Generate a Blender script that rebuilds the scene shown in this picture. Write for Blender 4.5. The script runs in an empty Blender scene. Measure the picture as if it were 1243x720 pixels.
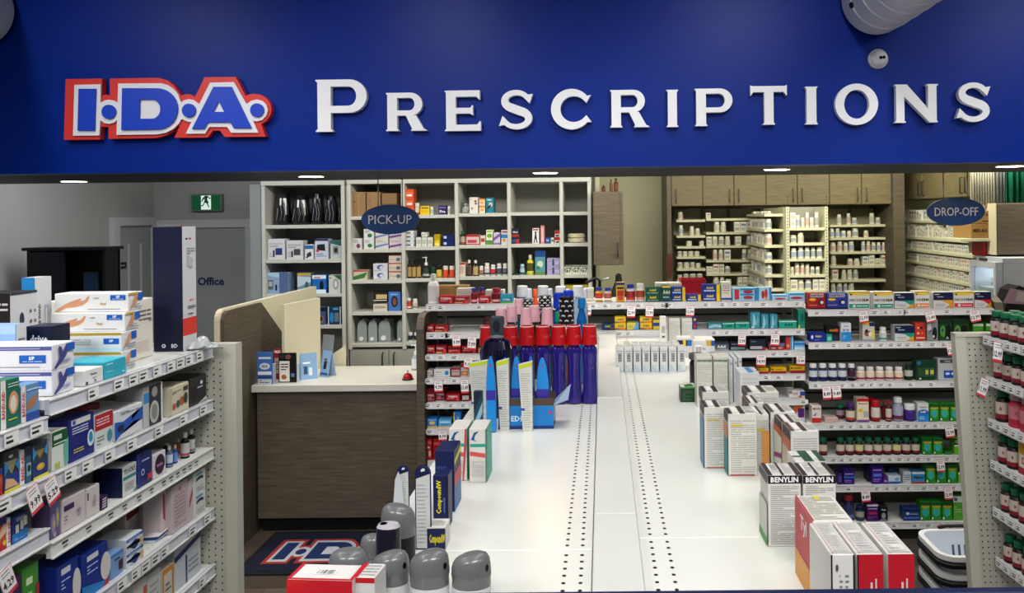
import bpy, math, random
from mathutils import Vector, Matrix
rnd = random.Random(7)
F_, CX, CY, H, RO = 950.0, 731.0, 262.0, 1.95, 0.0105
cr, sr = math.cos(RO), math.sin(RO)
SC = bpy.context.scene
COL = SC.collection

# ---------- where a thing seen in the photo stands, at a given distance Y ----------
def P(px, py, Y):
    dx, dy = px - CX, CY - py
    return Vector(((dx*cr + dy*sr)*Y/F_, Y, H + (-dx*sr + dy*cr)*Y/F_))
def XA(px, Y, z):
    return ((px - CX) + (z - H)*F_/Y*sr)/cr*Y/F_
def ZA(px, py, Y):
    return P(px, py, Y).z
def YA(px, X, z):
    return F_*(X*cr - (z - H)*sr)/(px - CX)

# ---------- materials ----------
def lin(h):
    if len(h) == 3: h = ''.join(c*2 for c in h)
    o = []
    for i in (0, 2, 4):
        c = int(h[i:i+2], 16)/255
        o.append(c/12.92 if c <= .04045 else ((c + .055)/1.055)**2.4)
    return (*o, 1)
_M = {}
def mat(h, rough=.42, metal=0, emit=0, trans=0, alpha=1, coat=0, noise=0, ns=40, stretch=None, spec=.32, bump=0):
    k = (h, rough, metal, emit, trans, alpha, coat, noise, ns, stretch, spec, bump)
    if k in _M: return _M[k]
    m = bpy.data.materials.new('mat_' + h); m.use_nodes = True
    nt = m.node_tree; b = nt.nodes['Principled BSDF']
    c = lin(h); c = tuple(v**1.14 for v in c[:3]) + (1,)
    b.inputs['Base Color'].default_value = c
    b.inputs['Roughness'].default_value = rough
    b.inputs['Metallic'].default_value = metal
    b.inputs['Specular IOR Level'].default_value = spec
    if coat: b.inputs['Coat Weight'].default_value = coat
    if trans: b.inputs['Transmission Weight'].default_value = trans; b.inputs['IOR'].default_value = 1.35
    if alpha < 1: b.inputs['Alpha'].default_value = alpha
    if emit:
        b.inputs['Emission Color'].default_value = c; b.inputs['Emission Strength'].default_value = emit
    if noise or bump:
        tc = nt.nodes.new('ShaderNodeTexCoord'); mp = nt.nodes.new('ShaderNodeMapping')
        nz = nt.nodes.new('ShaderNodeTexNoise'); nz.inputs['Scale'].default_value = ns
        nz.inputs['Detail'].default_value = 5
        if stretch: mp.inputs['Scale'].default_value = stretch
        nt.links.new(tc.outputs['Object'], mp.inputs['Vector']); nt.links.new(mp.outputs['Vector'], nz.inputs['Vector'])
        if noise:
            rp = nt.nodes.new('ShaderNodeValToRGB')
            rp.color_ramp.elements[0].position = .3; rp.color_ramp.elements[1].position = .7
            rp.color_ramp.elements[0].color = tuple(x*(1 - noise) for x in c[:3]) + (1,)
            rp.color_ramp.elements[1].color = tuple(min(1, x*(1 + noise)) for x in c[:3]) + (1,)
            nt.links.new(nz.outputs['Fac'], rp.inputs['Fac']); nt.links.new(rp.outputs['Color'], b.inputs['Base Color'])
        if bump:
            bp = nt.nodes.new('ShaderNodeBump'); bp.inputs['Strength'].default_value = bump
            nt.links.new(nz.outputs['Fac'], bp.inputs['Height']); nt.links.new(bp.outputs['Normal'], b.inputs['Normal'])
    _M[k] = m
    return m
def M(x): return mat(x) if isinstance(x, str) else x
WHITE = mat('d9dad6', .3, noise=.03, ns=3)
DECK = mat('dedfd9', .24, noise=.03, ns=2.5, spec=.6)
WOODD = mat('5f574b', .5, noise=.28, ns=5, stretch=(1.2, 1.2, 16))
WOODL = mat('73694f', .5, noise=.22, ns=5, stretch=(1.2, 1.2, 18))
WOODG = mat('665d50', .5, noise=.25, ns=5, stretch=(1.2, 1.2, 18))
ALU = mat('b9bbbe', .3, .35)
DARK = mat('1d1d1f', .6)
SLAT = mat('7a7a77', .55, noise=.1)
BLUE = mat('09338f', .4, noise=.03, ns=2, spec=.12)

# ---------- text outlines ----------
_T = {}
def text_geo(s, bold=False, res=1):
    k = (s, bold, res)
    if k in _T: return _T[k]
    cu = bpy.data.curves.new('t', 'FONT'); cu.body = s; cu.resolution_u = res
    if bold: cu.offset = .03
    ob = bpy.data.objects.new('t', cu); COL.objects.link(ob)
    dg = bpy.context.evaluated_depsgraph_get()
    me = bpy.data.meshes.new_from_object(ob.evaluated_get(dg))
    vs = [(v.co.x, v.co.y) for v in me.vertices]; fs = [tuple(p.vertices) for p in me.polygons]
    bpy.data.objects.remove(ob); bpy.data.meshes.remove(me); bpy.data.curves.remove(cu)
    if not vs: vs, fs = [(0, 0), (.01, 0), (0, .01)], [(0, 1, 2)]
    x0 = min(v[0] for v in vs); x1 = max(v[0] for v in vs)
    y0 = min(v[1] for v in vs); y1 = max(v[1] for v in vs)
    hh = y1 - y0
    cx, cy = (x0 + x1)/2, (y0 + y1)/2
    vs = [((x - cx)/hh, (y - cy)/hh) for x, y in vs]
    _T[k] = (vs, fs, (x1 - x0)/hh)
    return _T[k]

# ---------- mesh builder ----------
class MB:
    def __init__(s): s.v = []; s.f = []; s.m = []; s.mats = []; s.sm = []
    def mi(s, m):
        m = M(m)
        if m not in s.mats: s.mats.append(m)
        return s.mats.index(m)
    def add(s, vs, fs, m, smooth=False):
        b = len(s.v); s.v += [tuple(v) for v in vs]; i = s.mi(m)
        for f in fs: s.f.append(tuple(b + j for j in f)); s.m.append(i); s.sm.append(smooth)
    def box(s, x0, y0, z0, x1, y1, z1, m):
        s.add([(x0,y0,z0),(x1,y0,z0),(x1,y1,z0),(x0,y1,z0),(x0,y0,z1),(x1,y0,z1),(x1,y1,z1),(x0,y1,z1)],
              [(0,3,2,1),(4,5,6,7),(0,1,5,4),(1,2,6,5),(2,3,7,6),(3,0,4,7)], m)
    def bbox(s, x0, y0, z0, x1, y1, z1, m, b=.002):
        # box with chamfered vertical and horizontal edges (octagonal section rings)
        def ring(z, i):
            return [(x0+i+b,y0+i,z),(x1-i-b,y0+i,z),(x1-i,y0+i+b,z),(x1-i,y1-i-b,z),(x1-i-b,y1-i,z),(x0+i+b,y1-i,z),(x0+i,y1-i-b,z),(x0+i,y0+i+b,z)]
        vs = ring(z0, b) + ring(z0 + b, 0) + ring(z1 - b, 0) + ring(z1, b)
        fs = [tuple(range(7, -1, -1)), tuple(range(24, 32))]
        for k in range(3):
            for j in range(8): fs.append((8*k+j, 8*k+(j+1) % 8, 8*k+8+(j+1) % 8, 8*k+8+j))
        s.add(vs, fs, m)
    def quad(s, o, u, v, m):
        o, u, v = Vector(o), Vector(u), Vector(v)
        s.add([o, o+u, o+u+v, o+v], [(0,1,2,3)], m)
    def prism(s, pts, a, b, m, ax='Y', cap=True):
        n = len(pts)
        def e(p, t): return {'Y': (p[0], t, p[1]), 'X': (t, p[0], p[1]), 'Z': (p[0], p[1], t)}[ax]
        vs = [e(p, a) for p in pts] + [e(p, b) for p in pts]
        fs = [(j, (j+1) % n, n+(j+1) % n, n+j) for j in range(n)]
        if cap: fs += [tuple(range(n-1, -1, -1)), tuple(range(n, 2*n))]
        s.add(vs, fs, m)
    def lathe(s, prof, m, n=14, c=(0,0,0), sx=1, sy=1, a0=0, a1=2*math.pi, smooth=True):
        full = abs(a1 - a0 - 2*math.pi) < 1e-6
        k = n if full else n + 1
        for j in range(len(prof) - 1):
            mm = m[j] if isinstance(m, list) else m
            if mm is None: continue
            (r0, z0), (r1, z1) = prof[j], prof[j+1]
            vs = []
            for (r, z) in ((r0, z0), (r1, z1)):
                for i in range(k):
                    a = a0 + (a1 - a0)*i/n
                    vs.append((c[0] + r*math.cos(a)*sx, c[1] + r*math.sin(a)*sy, c[2] + z))
            fs = [(i, (i+1) % k, k+(i+1) % k, k+i) for i in range(k if full else n)]
            s.add(vs, fs, mm, smooth)
        for (r, z), t in ((prof[0], 0), (prof[-1], -1)):
            if r > 1e-5 and full:
                mm = m[t] if isinstance(m, list) else m
                if mm is None: continue
                vs = [(c[0] + r*math.cos(2*math.pi*i/n)*sx, c[1] + r*math.sin(2*math.pi*i/n)*sy, c[2] + z) for i in range(n)]
                s.add(vs, [tuple(range(n)) if t else tuple(range(n-1, -1, -1))], mm)
    def tube(s, pts, r, m, n=8):
        pts = [Vector(p) for p in pts]; rings = []
        for i, p in enumerate(pts):
            d = (pts[min(i+1, len(pts)-1)] - pts[max(i-1, 0)]).normalized()
            a = Vector((0,0,1)) if abs(d.z) < .9 else Vector((1,0,0))
            u = d.cross(a).normalized(); w = d.cross(u)
            rings.append([p + (u*math.cos(2*math.pi*k/n) + w*math.sin(2*math.pi*k/n))*r for k in range(n)])
        vs = [q for R_ in rings for q in R_]
        fs = [(n*i+k, n*i+(k+1) % n, n*(i+1)+(k+1) % n, n*(i+1)+k) for i in range(len(pts)-1) for k in range(n)]
        fs += [tuple(range(n-1, -1, -1)), tuple(range(n*(len(pts)-1), n*len(pts)))]
        s.add(vs, fs, m, True)
    def text(s, t, c, u, v, h, m, mw=None, bold=True, res=1, depth=0):
        vs, fs, w = text_geo(t, bold, res); u, v, c = Vector(u), Vector(v), Vector(c)
        kx = h if not mw or w*h <= mw else mw/w
        pts = [c + u*(x*kx) + v*(y*h) for x, y in vs]
        s.add(pts, fs, m)
        if depth:
            nn = u.cross(v).normalized()*depth
            s.add([p + nn for p in pts], fs, m)
            e = {}
            for f in fs:
                for i in range(len(f)):
                    a, b = f[i], f[(i+1) % len(f)]
                    e[(a, b)] = 1
            bd = [(a, b) for (a, b) in e if (b, a) not in e]
            k = len(pts)
            s.add(pts + [p + nn for p in pts], [(a, b, b+k, a+k) for a, b in bd], m)
    def cyltext(s, t, r, z, h, m, mw, ang=-math.pi/2, bold=True):
        vs, fs, w = text_geo(t, bold, 1)
        kx = h if w*h <= mw else mw/w
        s.add([(r*math.cos(ang + x*kx/r), r*math.sin(ang + x*kx/r), z + y*h) for x, y in vs], fs, m)
    def build(s, name, parent=None, loc=(0,0,0), rz=0, mesh_only=False):
        me = bpy.data.meshes.new(name)
        me.from_pydata(s.v, [], s.f)
        for m in s.mats: me.materials.append(m)
        me.polygons.foreach_set('material_index', s.m); me.polygons.foreach_set('use_smooth', s.sm)
        me.update()
        if mesh_only: return me
        o = bpy.data.objects.new(name, me); COL.objects.link(o)
        o.location = loc; o.rotation_euler = (0, 0, rz)
        if parent: o.parent = parent
        return o
LABELS = {}
def tag(o, label, cat, group=None):
    o['label'] = label; o['category'] = cat
    if group: o['group'] = group
    LABELS.setdefault(label, []).append(o.name)
    return o
def empty(name, loc, label, cat, group=None, rz=0):
    o = bpy.data.objects.new(name, None); COL.objects.link(o); o.location = loc; o.rotation_euler = (0,0,rz)
    return tag(o, label, cat, group)
def struct(o): o['kind'] = 'structure'; return o
def copytree(o, parent=None):
    c = o.copy(); COL.objects.link(c); c.parent = parent
    for ch in o.children: copytree(ch, c)
    return c
ORD = 'first second third fourth fifth sixth seventh eighth ninth tenth eleventh twelfth thirteenth fourteenth fifteenth sixteenth seventeenth eighteenth nineteenth twentieth'.split()

# ---------- printed cartons ----------
def R(u0, v0, u1, v1, c, f='F'): return ('r', f, u0, v0, u1, v1, c)
def T(t, u, v, h, c, mw=.88, f='F', rot=0): return ('t', f, t, u, v, h, c, mw, rot)
def L(u0, v0, u1, v1, n, c='8a8a8a', f='F'): return ('l', f, u0, v0, u1, v1, n, c)
def E(u, v, ru, rv, c, f='F'): return ('e', f, u, v, ru, rv, c)
def Q(pts, c, f='F'): return ('p', f, pts, c)
def B(u0, v0, u1, v1, f='F'): return ('b', f, u0, v0, u1, v1)
def frame(w, d, h, f):
    return {'F': ((-w/2,-d/2,0), (w,0,0), (0,0,h), (0,-1,0)), 'R': ((w/2,-d/2,0), (0,d,0), (0,0,h), (1,0,0)),
            'L': ((-w/2,d/2,0), (0,-d,0), (0,0,h), (-1,0,0)), 'T': ((-w/2,-d/2,h), (w,0,0), (0,d,0), (0,0,1)),
            'B': ((w/2,d/2,0), (-w,0,0), (0,0,h), (0,1,0))}[f]
def decorate(mb, w, d, h, ops, z0=0):
    rr = random.Random(len(ops)*31 + int(w*1e4))
    for k, op in enumerate(ops):
        o, u, v, n = (Vector(q) for q in frame(w, d, h, op[1])); o = o + n*(.0003*(k + 1)); o.z += z0
        t = op[0]
        if t == 'r':
            _, _, a, b, c, e, col = op; mb.quad(o + u*a + v*b, u*(c-a), v*(e-b), col)
        elif t == 'p':
            mb.add([o + u*a + v*b for a, b in op[2]], [tuple(range(len(op[2])))], op[3])
        elif t == 'e':
            _, _, a, b, ru, rv, col = op
            mb.add([o + u*(a + ru*math.cos(i*math.pi/8)) + v*(b + rv*math.sin(i*math.pi/8)) for i in range(16)], [tuple(range(16))], col)
        elif t == 't':
            _, _, s, a, b, hh, col, mw, rot = op
            U, V = u.normalized(), v.normalized(); lim, hb = mw*u.length, hh*v.length
            if rot: U, V = V, -U; lim, hb = mw*v.length, hh*u.length
            if rot < 0: U, V = -U, -V
            mb.text(s, o + u*a + v*b, U, V, hb, col, lim)
        elif t == 'l':
            _, _, a, b, c, e, nr, col = op
            for i in range(nr):
                y = b + (e - b)*(i + .5)/nr; x = a; hh = (e - b)/nr*.4
                while x < c - .02:
                    x1 = min(c, x + (c - a)*rr.choice((.25, .45, .7, 1)))
                    mb.quad(o + u*x + v*(y - hh/2), u*(x1 - x), v*hh, col); x = x1 + (c - a)*.05
                    if rr.random() < .25: break
        elif t == 'b':
            _, _, a, b, c, e = op
            mb.quad(o + u*a + v*b, u*(c-a), v*(e-b), 'eeeeee'); x = a + .06*(c-a)
            while x < c - .06*(c-a):
                ww = (c-a)*rr.choice((.02, .035, .05)); mb.quad(o + n*.0002 + u*x + v*(b + .1*(e-b)), u*ww, v*((e-b)*.8), '151515'); x += ww + (c-a)*rr.choice((.02, .035, .05))
def carton(w, d, h, base, ops, loc, rz, label, cat='medicine box', name='medicine_carton', group=None):
    mb = MB()
    if max(w, h) > .055: mb.bbox(-w/2, -d/2, 0, w/2, d/2, h, base, .0012)
    else: mb.box(-w/2, -d/2, 0, w/2, d/2, h, base)
    decorate(mb, w, d, h, ops)
    return tag(mb.build(name, loc=loc, rz=rz), label, cat, group)
STK = {1: [''], 2: [', lower of the stacked pair', ', upper of the stacked pair'], 3: [', bottom of a stack of three', ', middle of a stack of three', ', top of a stack of three'],
       4: [', bottom of a stack of four', ', third down in a stack of four', ', second down in a stack of four', ', top of a stack of four']}
def pbox(x0, x1, yt, Y, z, st, label, cat='medicine box', d=.07, n=1, name='medicine_carton', group=None, gap=.0012):
    X0, X1 = XA(x0, Y, z), XA(x1, Y, z); h = max(.01, ZA((x0+x1)/2, yt, Y) - z); w = X1 - X0 - gap*2
    base, ops = st if isinstance(st, tuple) else (st, [])
    for k in range(n):
        carton(w, d, h/n - .0006, base, ops, ((X0+X1)/2, Y + d/2, z + k*h/n), 0, label + STK[n][k], cat, name, group)
# ---------- bottles ----------
def bottle(r, h, body, cap, lab, acc, txt=None, shape='pill', sy=1, n=12, name='pill_bottle', tc='222'):
    mb = MB(); cb = MB()
    if shape == 'pill':
        H0 = h*.78
        pr = [(r*.9, 0), (r, h*.03), (r, h*.1), (r, h*.25), (r, h*.56), (r, h*.62), (r*.8, h*.72), (r*.62, h*.76), (r*.62, H0)]
        mb.lathe(pr, [body, body, acc, lab, lab, body, body, body], n, sy=sy)
        cb.lathe([(r*.78, H0), (r*.8, H0 + h*.02), (r*.8, h*.97), (r*.72, h)], cap, n, sy=sy)
    elif shape == 'tall':
        H0 = h*.8
        pr = [(r*.9, 0), (r, h*.02), (r, h*.08), (r, h*.5), (r, h*.6), (r*.85, h*.7), (r*.42, h*.77), (r*.4, H0)]
        mb.lathe(pr, [body, body, lab, lab, body, body, body], n, sy=sy)
        cb.lathe([(r*.46, H0), (r*.48, h*.82), (r*.48, h*.98), (r*.42, h)], cap, n, sy=sy)
    elif shape == 'jar':
        H0 = h*.68
        mb.lathe([(r*.92, 0), (r, h*.05), (r, h*.15), (r, h*.55), (r*.9, h*.66), (r*.85, H0)], [body, body, lab, lab, body], n, sy=sy)
        cb.lathe([(r*.95, H0), (r*.97, h*.72), (r*.97, h*.96), (r*.9, h)], cap, n, sy=sy)
    elif shape == 'pump':
        H0 = h*.6
        mb.lathe([(r*.9, 0), (r, h*.02), (r, h*.08), (r, h*.4), (r, h*.46), (r*.6, h*.56), (r*.4, H0)], [body, body, lab, lab, body, body], n, sy=sy)
        cb.lathe([(r*.45, H0), (r*.45, h*.72), (r*.15, h*.74), (r*.15, h*.92), (r*.3, h*.93), (r*.3, h*.99), (r*.1, h)], cap, n)
        cb.tube([(0, 0, h*.96), (-r*.9, 0, h*.97), (-r*1.1, 0, h*.93)], r*.12, cap, 6)
    if acc and shape != 'pill': mb.lathe([(r*1.01, h*.1), (r*1.01, h*.2)], acc, n, sy=sy)
    if txt: mb.cyltext(txt, r*1.02, h*.42, h*.1, tc, r*1.6)
    o = mb.build(name); c = cb.build('cap', o); return o
def pbot(x0, x1, yt, Y, z, sp, label, cat='bottle', group=None, name='pill_bottle', **kw):
    X0, X1 = XA(x0, Y, z), XA(x1, Y, z); r = (X1 - X0)/2 - .0008; h = ZA((x0+x1)/2, yt, Y) - z
    o = bottle(r, h, *sp, name=name, **kw); o.location = ((X0+X1)/2, Y + r, z)
    return tag(o, label, cat, group)
def price_tag(c, w, h, txt, label, face=0, tilt=0, group='red-edged price tags hanging from the shelf rails', small='SPECIAL'):
    mb = MB(); mb.box(-w/2, -.0008, -h, w/2, 0, 0, 'f1eeee')
    mb.quad((-w/2, -.001, -h), (w,0,0), (0,0,h*.13), 'd84a54'); mb.quad((-w/2, -.001, -h*.04), (w,0,0), (0,0,h*.04), 'dc7a80')
    for s in (-1, 1): mb.quad((s*w*.485 - w*.015, -.001, -h), (w*.03,0,0), (0,0,h), 'dc8a90')
    mb.text(txt, (0, -.0011, -h*.6), (1,0,0), (0,0,1), h*.3, '141414', w*.82)
    for k in (.15, .27): mb.quad((-w*.32, -.001, -h*k - h*.03), (w*.6,0,0), (0,0,h*.035), '777777')
    o = mb.build('price_tag', loc=c); o.rotation_euler = Matrix.Rotation(face, 3, 'Z').to_4x4().to_euler() if not tilt else (Matrix.Rotation(face, 4, 'Z') @ Matrix.Rotation(tilt, 4, 'Y')).to_euler()
    return tag(o, label, 'price tag', group)
# generic printed carton designs
def G(b, a, c='777777', t=None, tc='ffffff', k=0):
    ops = [R(0, .72, 1, 1, a), L(.1, .12, .75, .42, 3, c), R(.1, .5, .6, .6, a)]
    if k == 1: ops = [R(0, 0, .3, 1, a), L(.38, .2, .92, .7, 4, c), R(.4, .78, .85, .88, a)]
    if k == 2: ops = [R(0, 0, 1, .28, a), L(.1, .4, .8, .62, 2, c), E(.75, .7, .15, .18, a)]
    if k == 3: ops = [Q([(0,0), (1,0), (1,.5), (0,.25)], a), L(.1, .55, .8, .8, 2, c)]
    if t: ops.append(T(t, .5, .84 if k == 0 else .6, .16 if k == 0 else .22, tc))
    return (b, ops)
def fine(u0=.08, v0=.05, u1=.92, v1=.86, n=26): return [L(u0, v0, u1, v1, n, 'a9a9a4')]
# ---------- camera ----------
cam = bpy.data.cameras.new('camera'); co = bpy.data.objects.new('camera', cam); COL.objects.link(co)
cam.sensor_width = 36; cam.lens = 36*F_/1243; cam.shift_x = -(CX - 621.5)/1243; cam.shift_y = -(360 - CY)/1243
cam.clip_start = .02
co.matrix_world = Matrix.Translation((0, 0, H)) @ Matrix.Rotation(math.pi/2, 4, 'X') @ Matrix.Rotation(-RO, 4, 'Z')
SC.camera = co
# ================= the room =================
def room(name, *bx, m=None):
    mb = MB()
    for b in bx: mb.box(*b, m)
    return struct(mb.build(name))
fl = mat('5b5049', .45)
nt = fl.node_tree; bs = nt.nodes['Principled BSDF']
tc = nt.nodes.new('ShaderNodeTexCoord'); br = nt.nodes.new('ShaderNodeTexBrick'); br.inputs['Scale'].default_value = 1
br.inputs['Brick Width'].default_value = 1.2; br.inputs['Row Height'].default_value = .18; br.inputs['Mortar Size'].default_value = .003
br.inputs['Color1'].default_value = lin('6a5d53'); br.inputs['Color2'].default_value = lin('4d433c'); br.inputs['Mortar'].default_value = lin('2e2824')
nz = nt.nodes.new('ShaderNodeTexNoise'); nz.inputs['Scale'].default_value = 4; mp = nt.nodes.new('ShaderNodeMapping'); mp.inputs['Scale'].default_value = (1, 14, 1)
mx = nt.nodes.new('ShaderNodeMixRGB'); mx.blend_type = 'MULTIPLY'; mx.inputs[0].default_value = .6
nt.links.new(tc.outputs['Object'], br.inputs['Vector']); nt.links.new(tc.outputs['Object'], mp.inputs['Vector']); nt.links.new(mp.outputs['Vector'], nz.inputs['Vector'])
nt.links.new(br.outputs['Color'], mx.inputs[1]); nt.links.new(nz.outputs['Fac'], mx.inputs[2]); nt.links.new(mx.outputs['Color'], bs.inputs['Base Color'])
room('floor', (-5, -1, -.05, 4.6, 8, 0), m=fl)
GREY = mat('9b9c9b', .8, noise=.03, ns=3); CREAM = mat('cbcab0', .8, noise=.03, ns=3)
LX = -3.95; BY = 6.9
PY = 7.45                                     # back wall of the dispensary
room('wall_left', (LX - .1, -1, 0, LX, BY, 3.6), m=GREY)
room('wall_corridor', (LX - .1, BY, 0, -2.6, BY + .1, 2.7), m=GREY)
room('wall_back', (-2.6, BY + .25, 0, -.02, BY + .35, 2.7), m=GREY)
room('wall_dispensary', (-.02, PY, 0, 4.6, PY + .1, 2.7), (-.06, BY, 0, -.02, PY + .1, 2.7), m=CREAM)
room('wall_right', (4.0, -1, 0, 4.1, PY, 3.6), m=CREAM)
room('ceiling', (LX - .1, 4.4, 2.62, 4.1, PY + .1, 2.7), m=mat('c9c9c4', .9))
room('ceiling_shop', (-5, -1, 3.6, 4.6, 4.6, 3.7), m=mat('55575c', .9))
# blue header over the dispensary, turned slightly
TH = -.03
FY = 3.7
def fas(px, py, off=0):
    d = P(px, py, 1.0) - Vector((0, 0, H)); n = Vector((math.sin(TH)*-1, -math.cos(TH), 0)); n = Vector((-.03, -1, 0)).normalized()
    p0 = Vector((0, FY, 0)) + n*off
    t = (p0 - Vector((0, 0, H))).dot(n)/d.dot(n)
    return Vector((0, 0, H)) + d*t
FN = Vector((-.03, -1, 0)).normalized(); FU = Vector((1, -.03, 0)).normalized()
zb = fas(620, 204).z
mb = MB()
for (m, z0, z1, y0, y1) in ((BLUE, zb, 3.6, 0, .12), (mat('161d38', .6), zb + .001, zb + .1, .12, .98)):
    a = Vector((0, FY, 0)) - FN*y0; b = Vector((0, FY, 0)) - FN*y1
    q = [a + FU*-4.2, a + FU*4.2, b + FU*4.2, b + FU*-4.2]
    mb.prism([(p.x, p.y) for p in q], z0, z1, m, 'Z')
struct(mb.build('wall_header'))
UNDER = zb
# letters as extruded outlines
def outline(polys, depth, m, name, to3, parent=None, bev=0):
    cu = bpy.data.curves.new('o', 'CURVE'); cu.dimensions = '2D'; cu.fill_mode = 'BOTH'; cu.extrude = depth/2
    if bev: cu.bevel_depth = bev; cu.offset = -bev
    for pl in polys:
        sp = cu.splines.new('POLY'); sp.points.add(len(pl) - 1); sp.use_cyclic_u = True
        for k, (x, y) in enumerate(pl): sp.points[k].co = (x, y, 0, 1)
    ob = bpy.data.objects.new('o', cu); COL.objects.link(ob)
    me = bpy.data.meshes.new_from_object(ob.evaluated_get(bpy.context.evaluated_depsgraph_get()))
    vs = [v.co.copy() for v in me.vertices]; fs = [tuple(p.vertices) for p in me.polygons]
    bpy.data.objects.remove(ob); bpy.data.meshes.remove(me); bpy.data.curves.remove(cu)
    mb = MB(); mb.add([to3(v.x, v.y, v.z + depth/2) for v in vs], fs, m)
    return mb.build(name, parent)
def arc(cx, cy, rx, ry, a0, a1, n=14):
    return [(cx + rx*math.cos(math.radians(a0 + (a1-a0)*i/n)), cy + ry*math.sin(math.radians(a0 + (a1-a0)*i/n))) for i in range(n + 1)]
def stroke(pts, wf):
    Lp, Rp = [], []; n = len(pts)
    for i, (x, y) in enumerate(pts):
        a, b = pts[max(i-1, 0)], pts[min(i+1, n-1)]; dx, dy = b[0]-a[0], b[1]-a[1]; l = math.hypot(dx, dy)
        w = wf(i/(n-1)); nx, ny = -dy/l*w/2, dx/l*w/2
        Lp.append((x+nx, y+ny)); Rp.append((x-nx, y-ny))
    return Lp + Rp[::-1]
def glyph(c):
    s = .25; e = .035; t = .155
    def st(x0, x1): return [(x0-e, 0), (x1+e, 0), (x1+e, .02), (x1, .055), (x1, .945), (x1+e, .98), (x1+e, 1), (x0-e, 1), (x0-e, .98), (x0, .945), (x0, .055), (x0-e, .02)]
    if c == 'I': return [st(e, e + s)], e*2 + s
    if c in 'PR':
        w = .96 if c == 'P' else .98; yb = .36 if c == 'P' else .40
        my = (1 + yb)/2; ry = (1 - yb)/2; cx = w - ry*1.02 - (.0 if c == 'P' else .06)
        out = [(0, 0), (s+e*2, 0), (s+e*2, .02), (s+e, .055)]
        if c == 'P': out += [(s+e, yb)]
        else: out += [(s+e, yb), (.5, yb), (.66, .05), (.63, .02), (.63, 0), (1.03, 0), (1.03, .02), (.95, .055), (.76, yb + .005)]
        out += arc(cx, my, ry*1.02, ry, -90 if c == 'P' else -75, 90) + [(0, 1), (0, .98), (e, .945), (e, .055), (0, .02)]
        k = .135
        inn = [(s+e, yb + k)] + arc(cx - .02, my, ry*1.0 - k*1.25, ry - k, -90, 90, 10) + [(s+e, 1 - k)]
        return [out, inn], 1.03 if c == 'R' else w
    if c == 'E':
        return [[(0,0),(.93,0),(.93,.23),(.91,.24),(.84,t),(e+s,t),(e+s,.43),(.66,.43),(.71,.39),(.73,.39),(.73,.63),(.71,.63),(.66,.57),(e+s,.57),(e+s,1-t),(.82,1-t),(.89,.77),(.91,.77),(.91,1),(0,1),(0,.98),(e,.945),(e,.055),(0,.02)]], .93
    if c == 'T':
        x = .37
        return [[(x-e,0),(x+s+e,0),(x+s+e,.02),(x+s,.055),(x+s,1-t),(.9,1-t),(.96,.76),(.98,.76),(.98,1.02),(.96,1.02),(.93,1),(.05,1),(.03,1.02),(0,1.02),(0,.76),(.02,.76),(.08,1-t),(x,1-t),(x,.055),(x-e,.02)]], .98
    if c == 'O': return [arc(.55, .5, .55, .53, 0, 360, 40)[:-1], arc(.55, .5, .32, .37, 0, 360, 40)[:-1]], 1.1
    if c == 'N':
        return [[(0,0),(.27,0),(.27,.02),(.235,.055),(.235,.68),(.86,-.0),(1.07,0),(1.07,.02),(1.04,.055),(1.04,.945),(1.08,.98),(1.08,1),(.8,1),(.8,.98),(.83,.945),(.83,.36),(.3,1),(0,1),(0,.98),(.03,.945),(.03,.055),(0,.02)]], 1.08
    if c == 'C':
        pts = arc(.55, .5, .435, .43, 42, 318, 30)
        pl = stroke(pts, lambda q: .14 + .1*math.sin(math.pi*q))
        n = len(pl)//2
        pl = [(.90, .66)] + pl[:n] + [(.90, .34), (1.03, .16)] + pl[n:] + [(1.02, .86)]
        return [pl], 1.04
    if c == 'S':
        up = arc(.44, .735, .29, .205, 30, 250, 16); dn = arc(.44, .27, .31, .205, 70, -150, 16)
        pts = up + dn
        pl = stroke(pts, lambda q: .13 + .09*math.exp(-((q-.5)/.22)**2))
        n = len(pl)//2
        pl = [(.775, .66)] + pl[:n] + [(.0, .09), (.09, .35)] + pl[n:] + [(.86, .90)]
        return [pl], .88
SIGNW = mat('f0f0f2', .35)
LET = [('P',386.4,448,98.2,161,'large white capital P starting the blue header word'),('R',471,520,114,160,'white letter R right after the large P'),
 ('E',541.8,585,111.3,160,'white letter E on the blue header'),('S',607,649,111,158,'white letter S between E and C on header'),
 ('C',670,719,110.6,157,'white letter C on the blue header'),('R',741,788,110.6,155.6,'white letter R right after the C'),
 ('I',809,823,110.3,155,'white letter I between R and P on header'),('P',843,888.4,109,154,'small white letter P left of the T'),
 ('T',910,954,106,152.5,'white letter T on the blue header'),('I',976,991,106.5,152,'white letter I between T and O on header'),
 ('O',1012,1063.7,104.5,151.5,'white letter O below the dome camera'),('N',1084,1136,104,150,'white letter N on the blue header'),
 ('S',1157.6,1200,102,149,'last white letter S at the header right end')]
for c, x0, x1, y0, y1, lab in LET:
    pl, gw = glyph(c); bl = fas(x0, y1, .006); brr = fas(x1, y1, .006); tl = fas(x0, y0, .006)
    hh = tl.z - bl.z; ww = (brr - bl).length; zc = bl.z
    o = outline(pl, .03, SIGNW, 'sign_letter', lambda x, y, d: bl + FU*(x/gw*ww) + Vector((0,0,1))*(y*hh) + FN*d)
    tag(o, lab, 'sign letter', 'white raised letters on the blue header')
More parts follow.
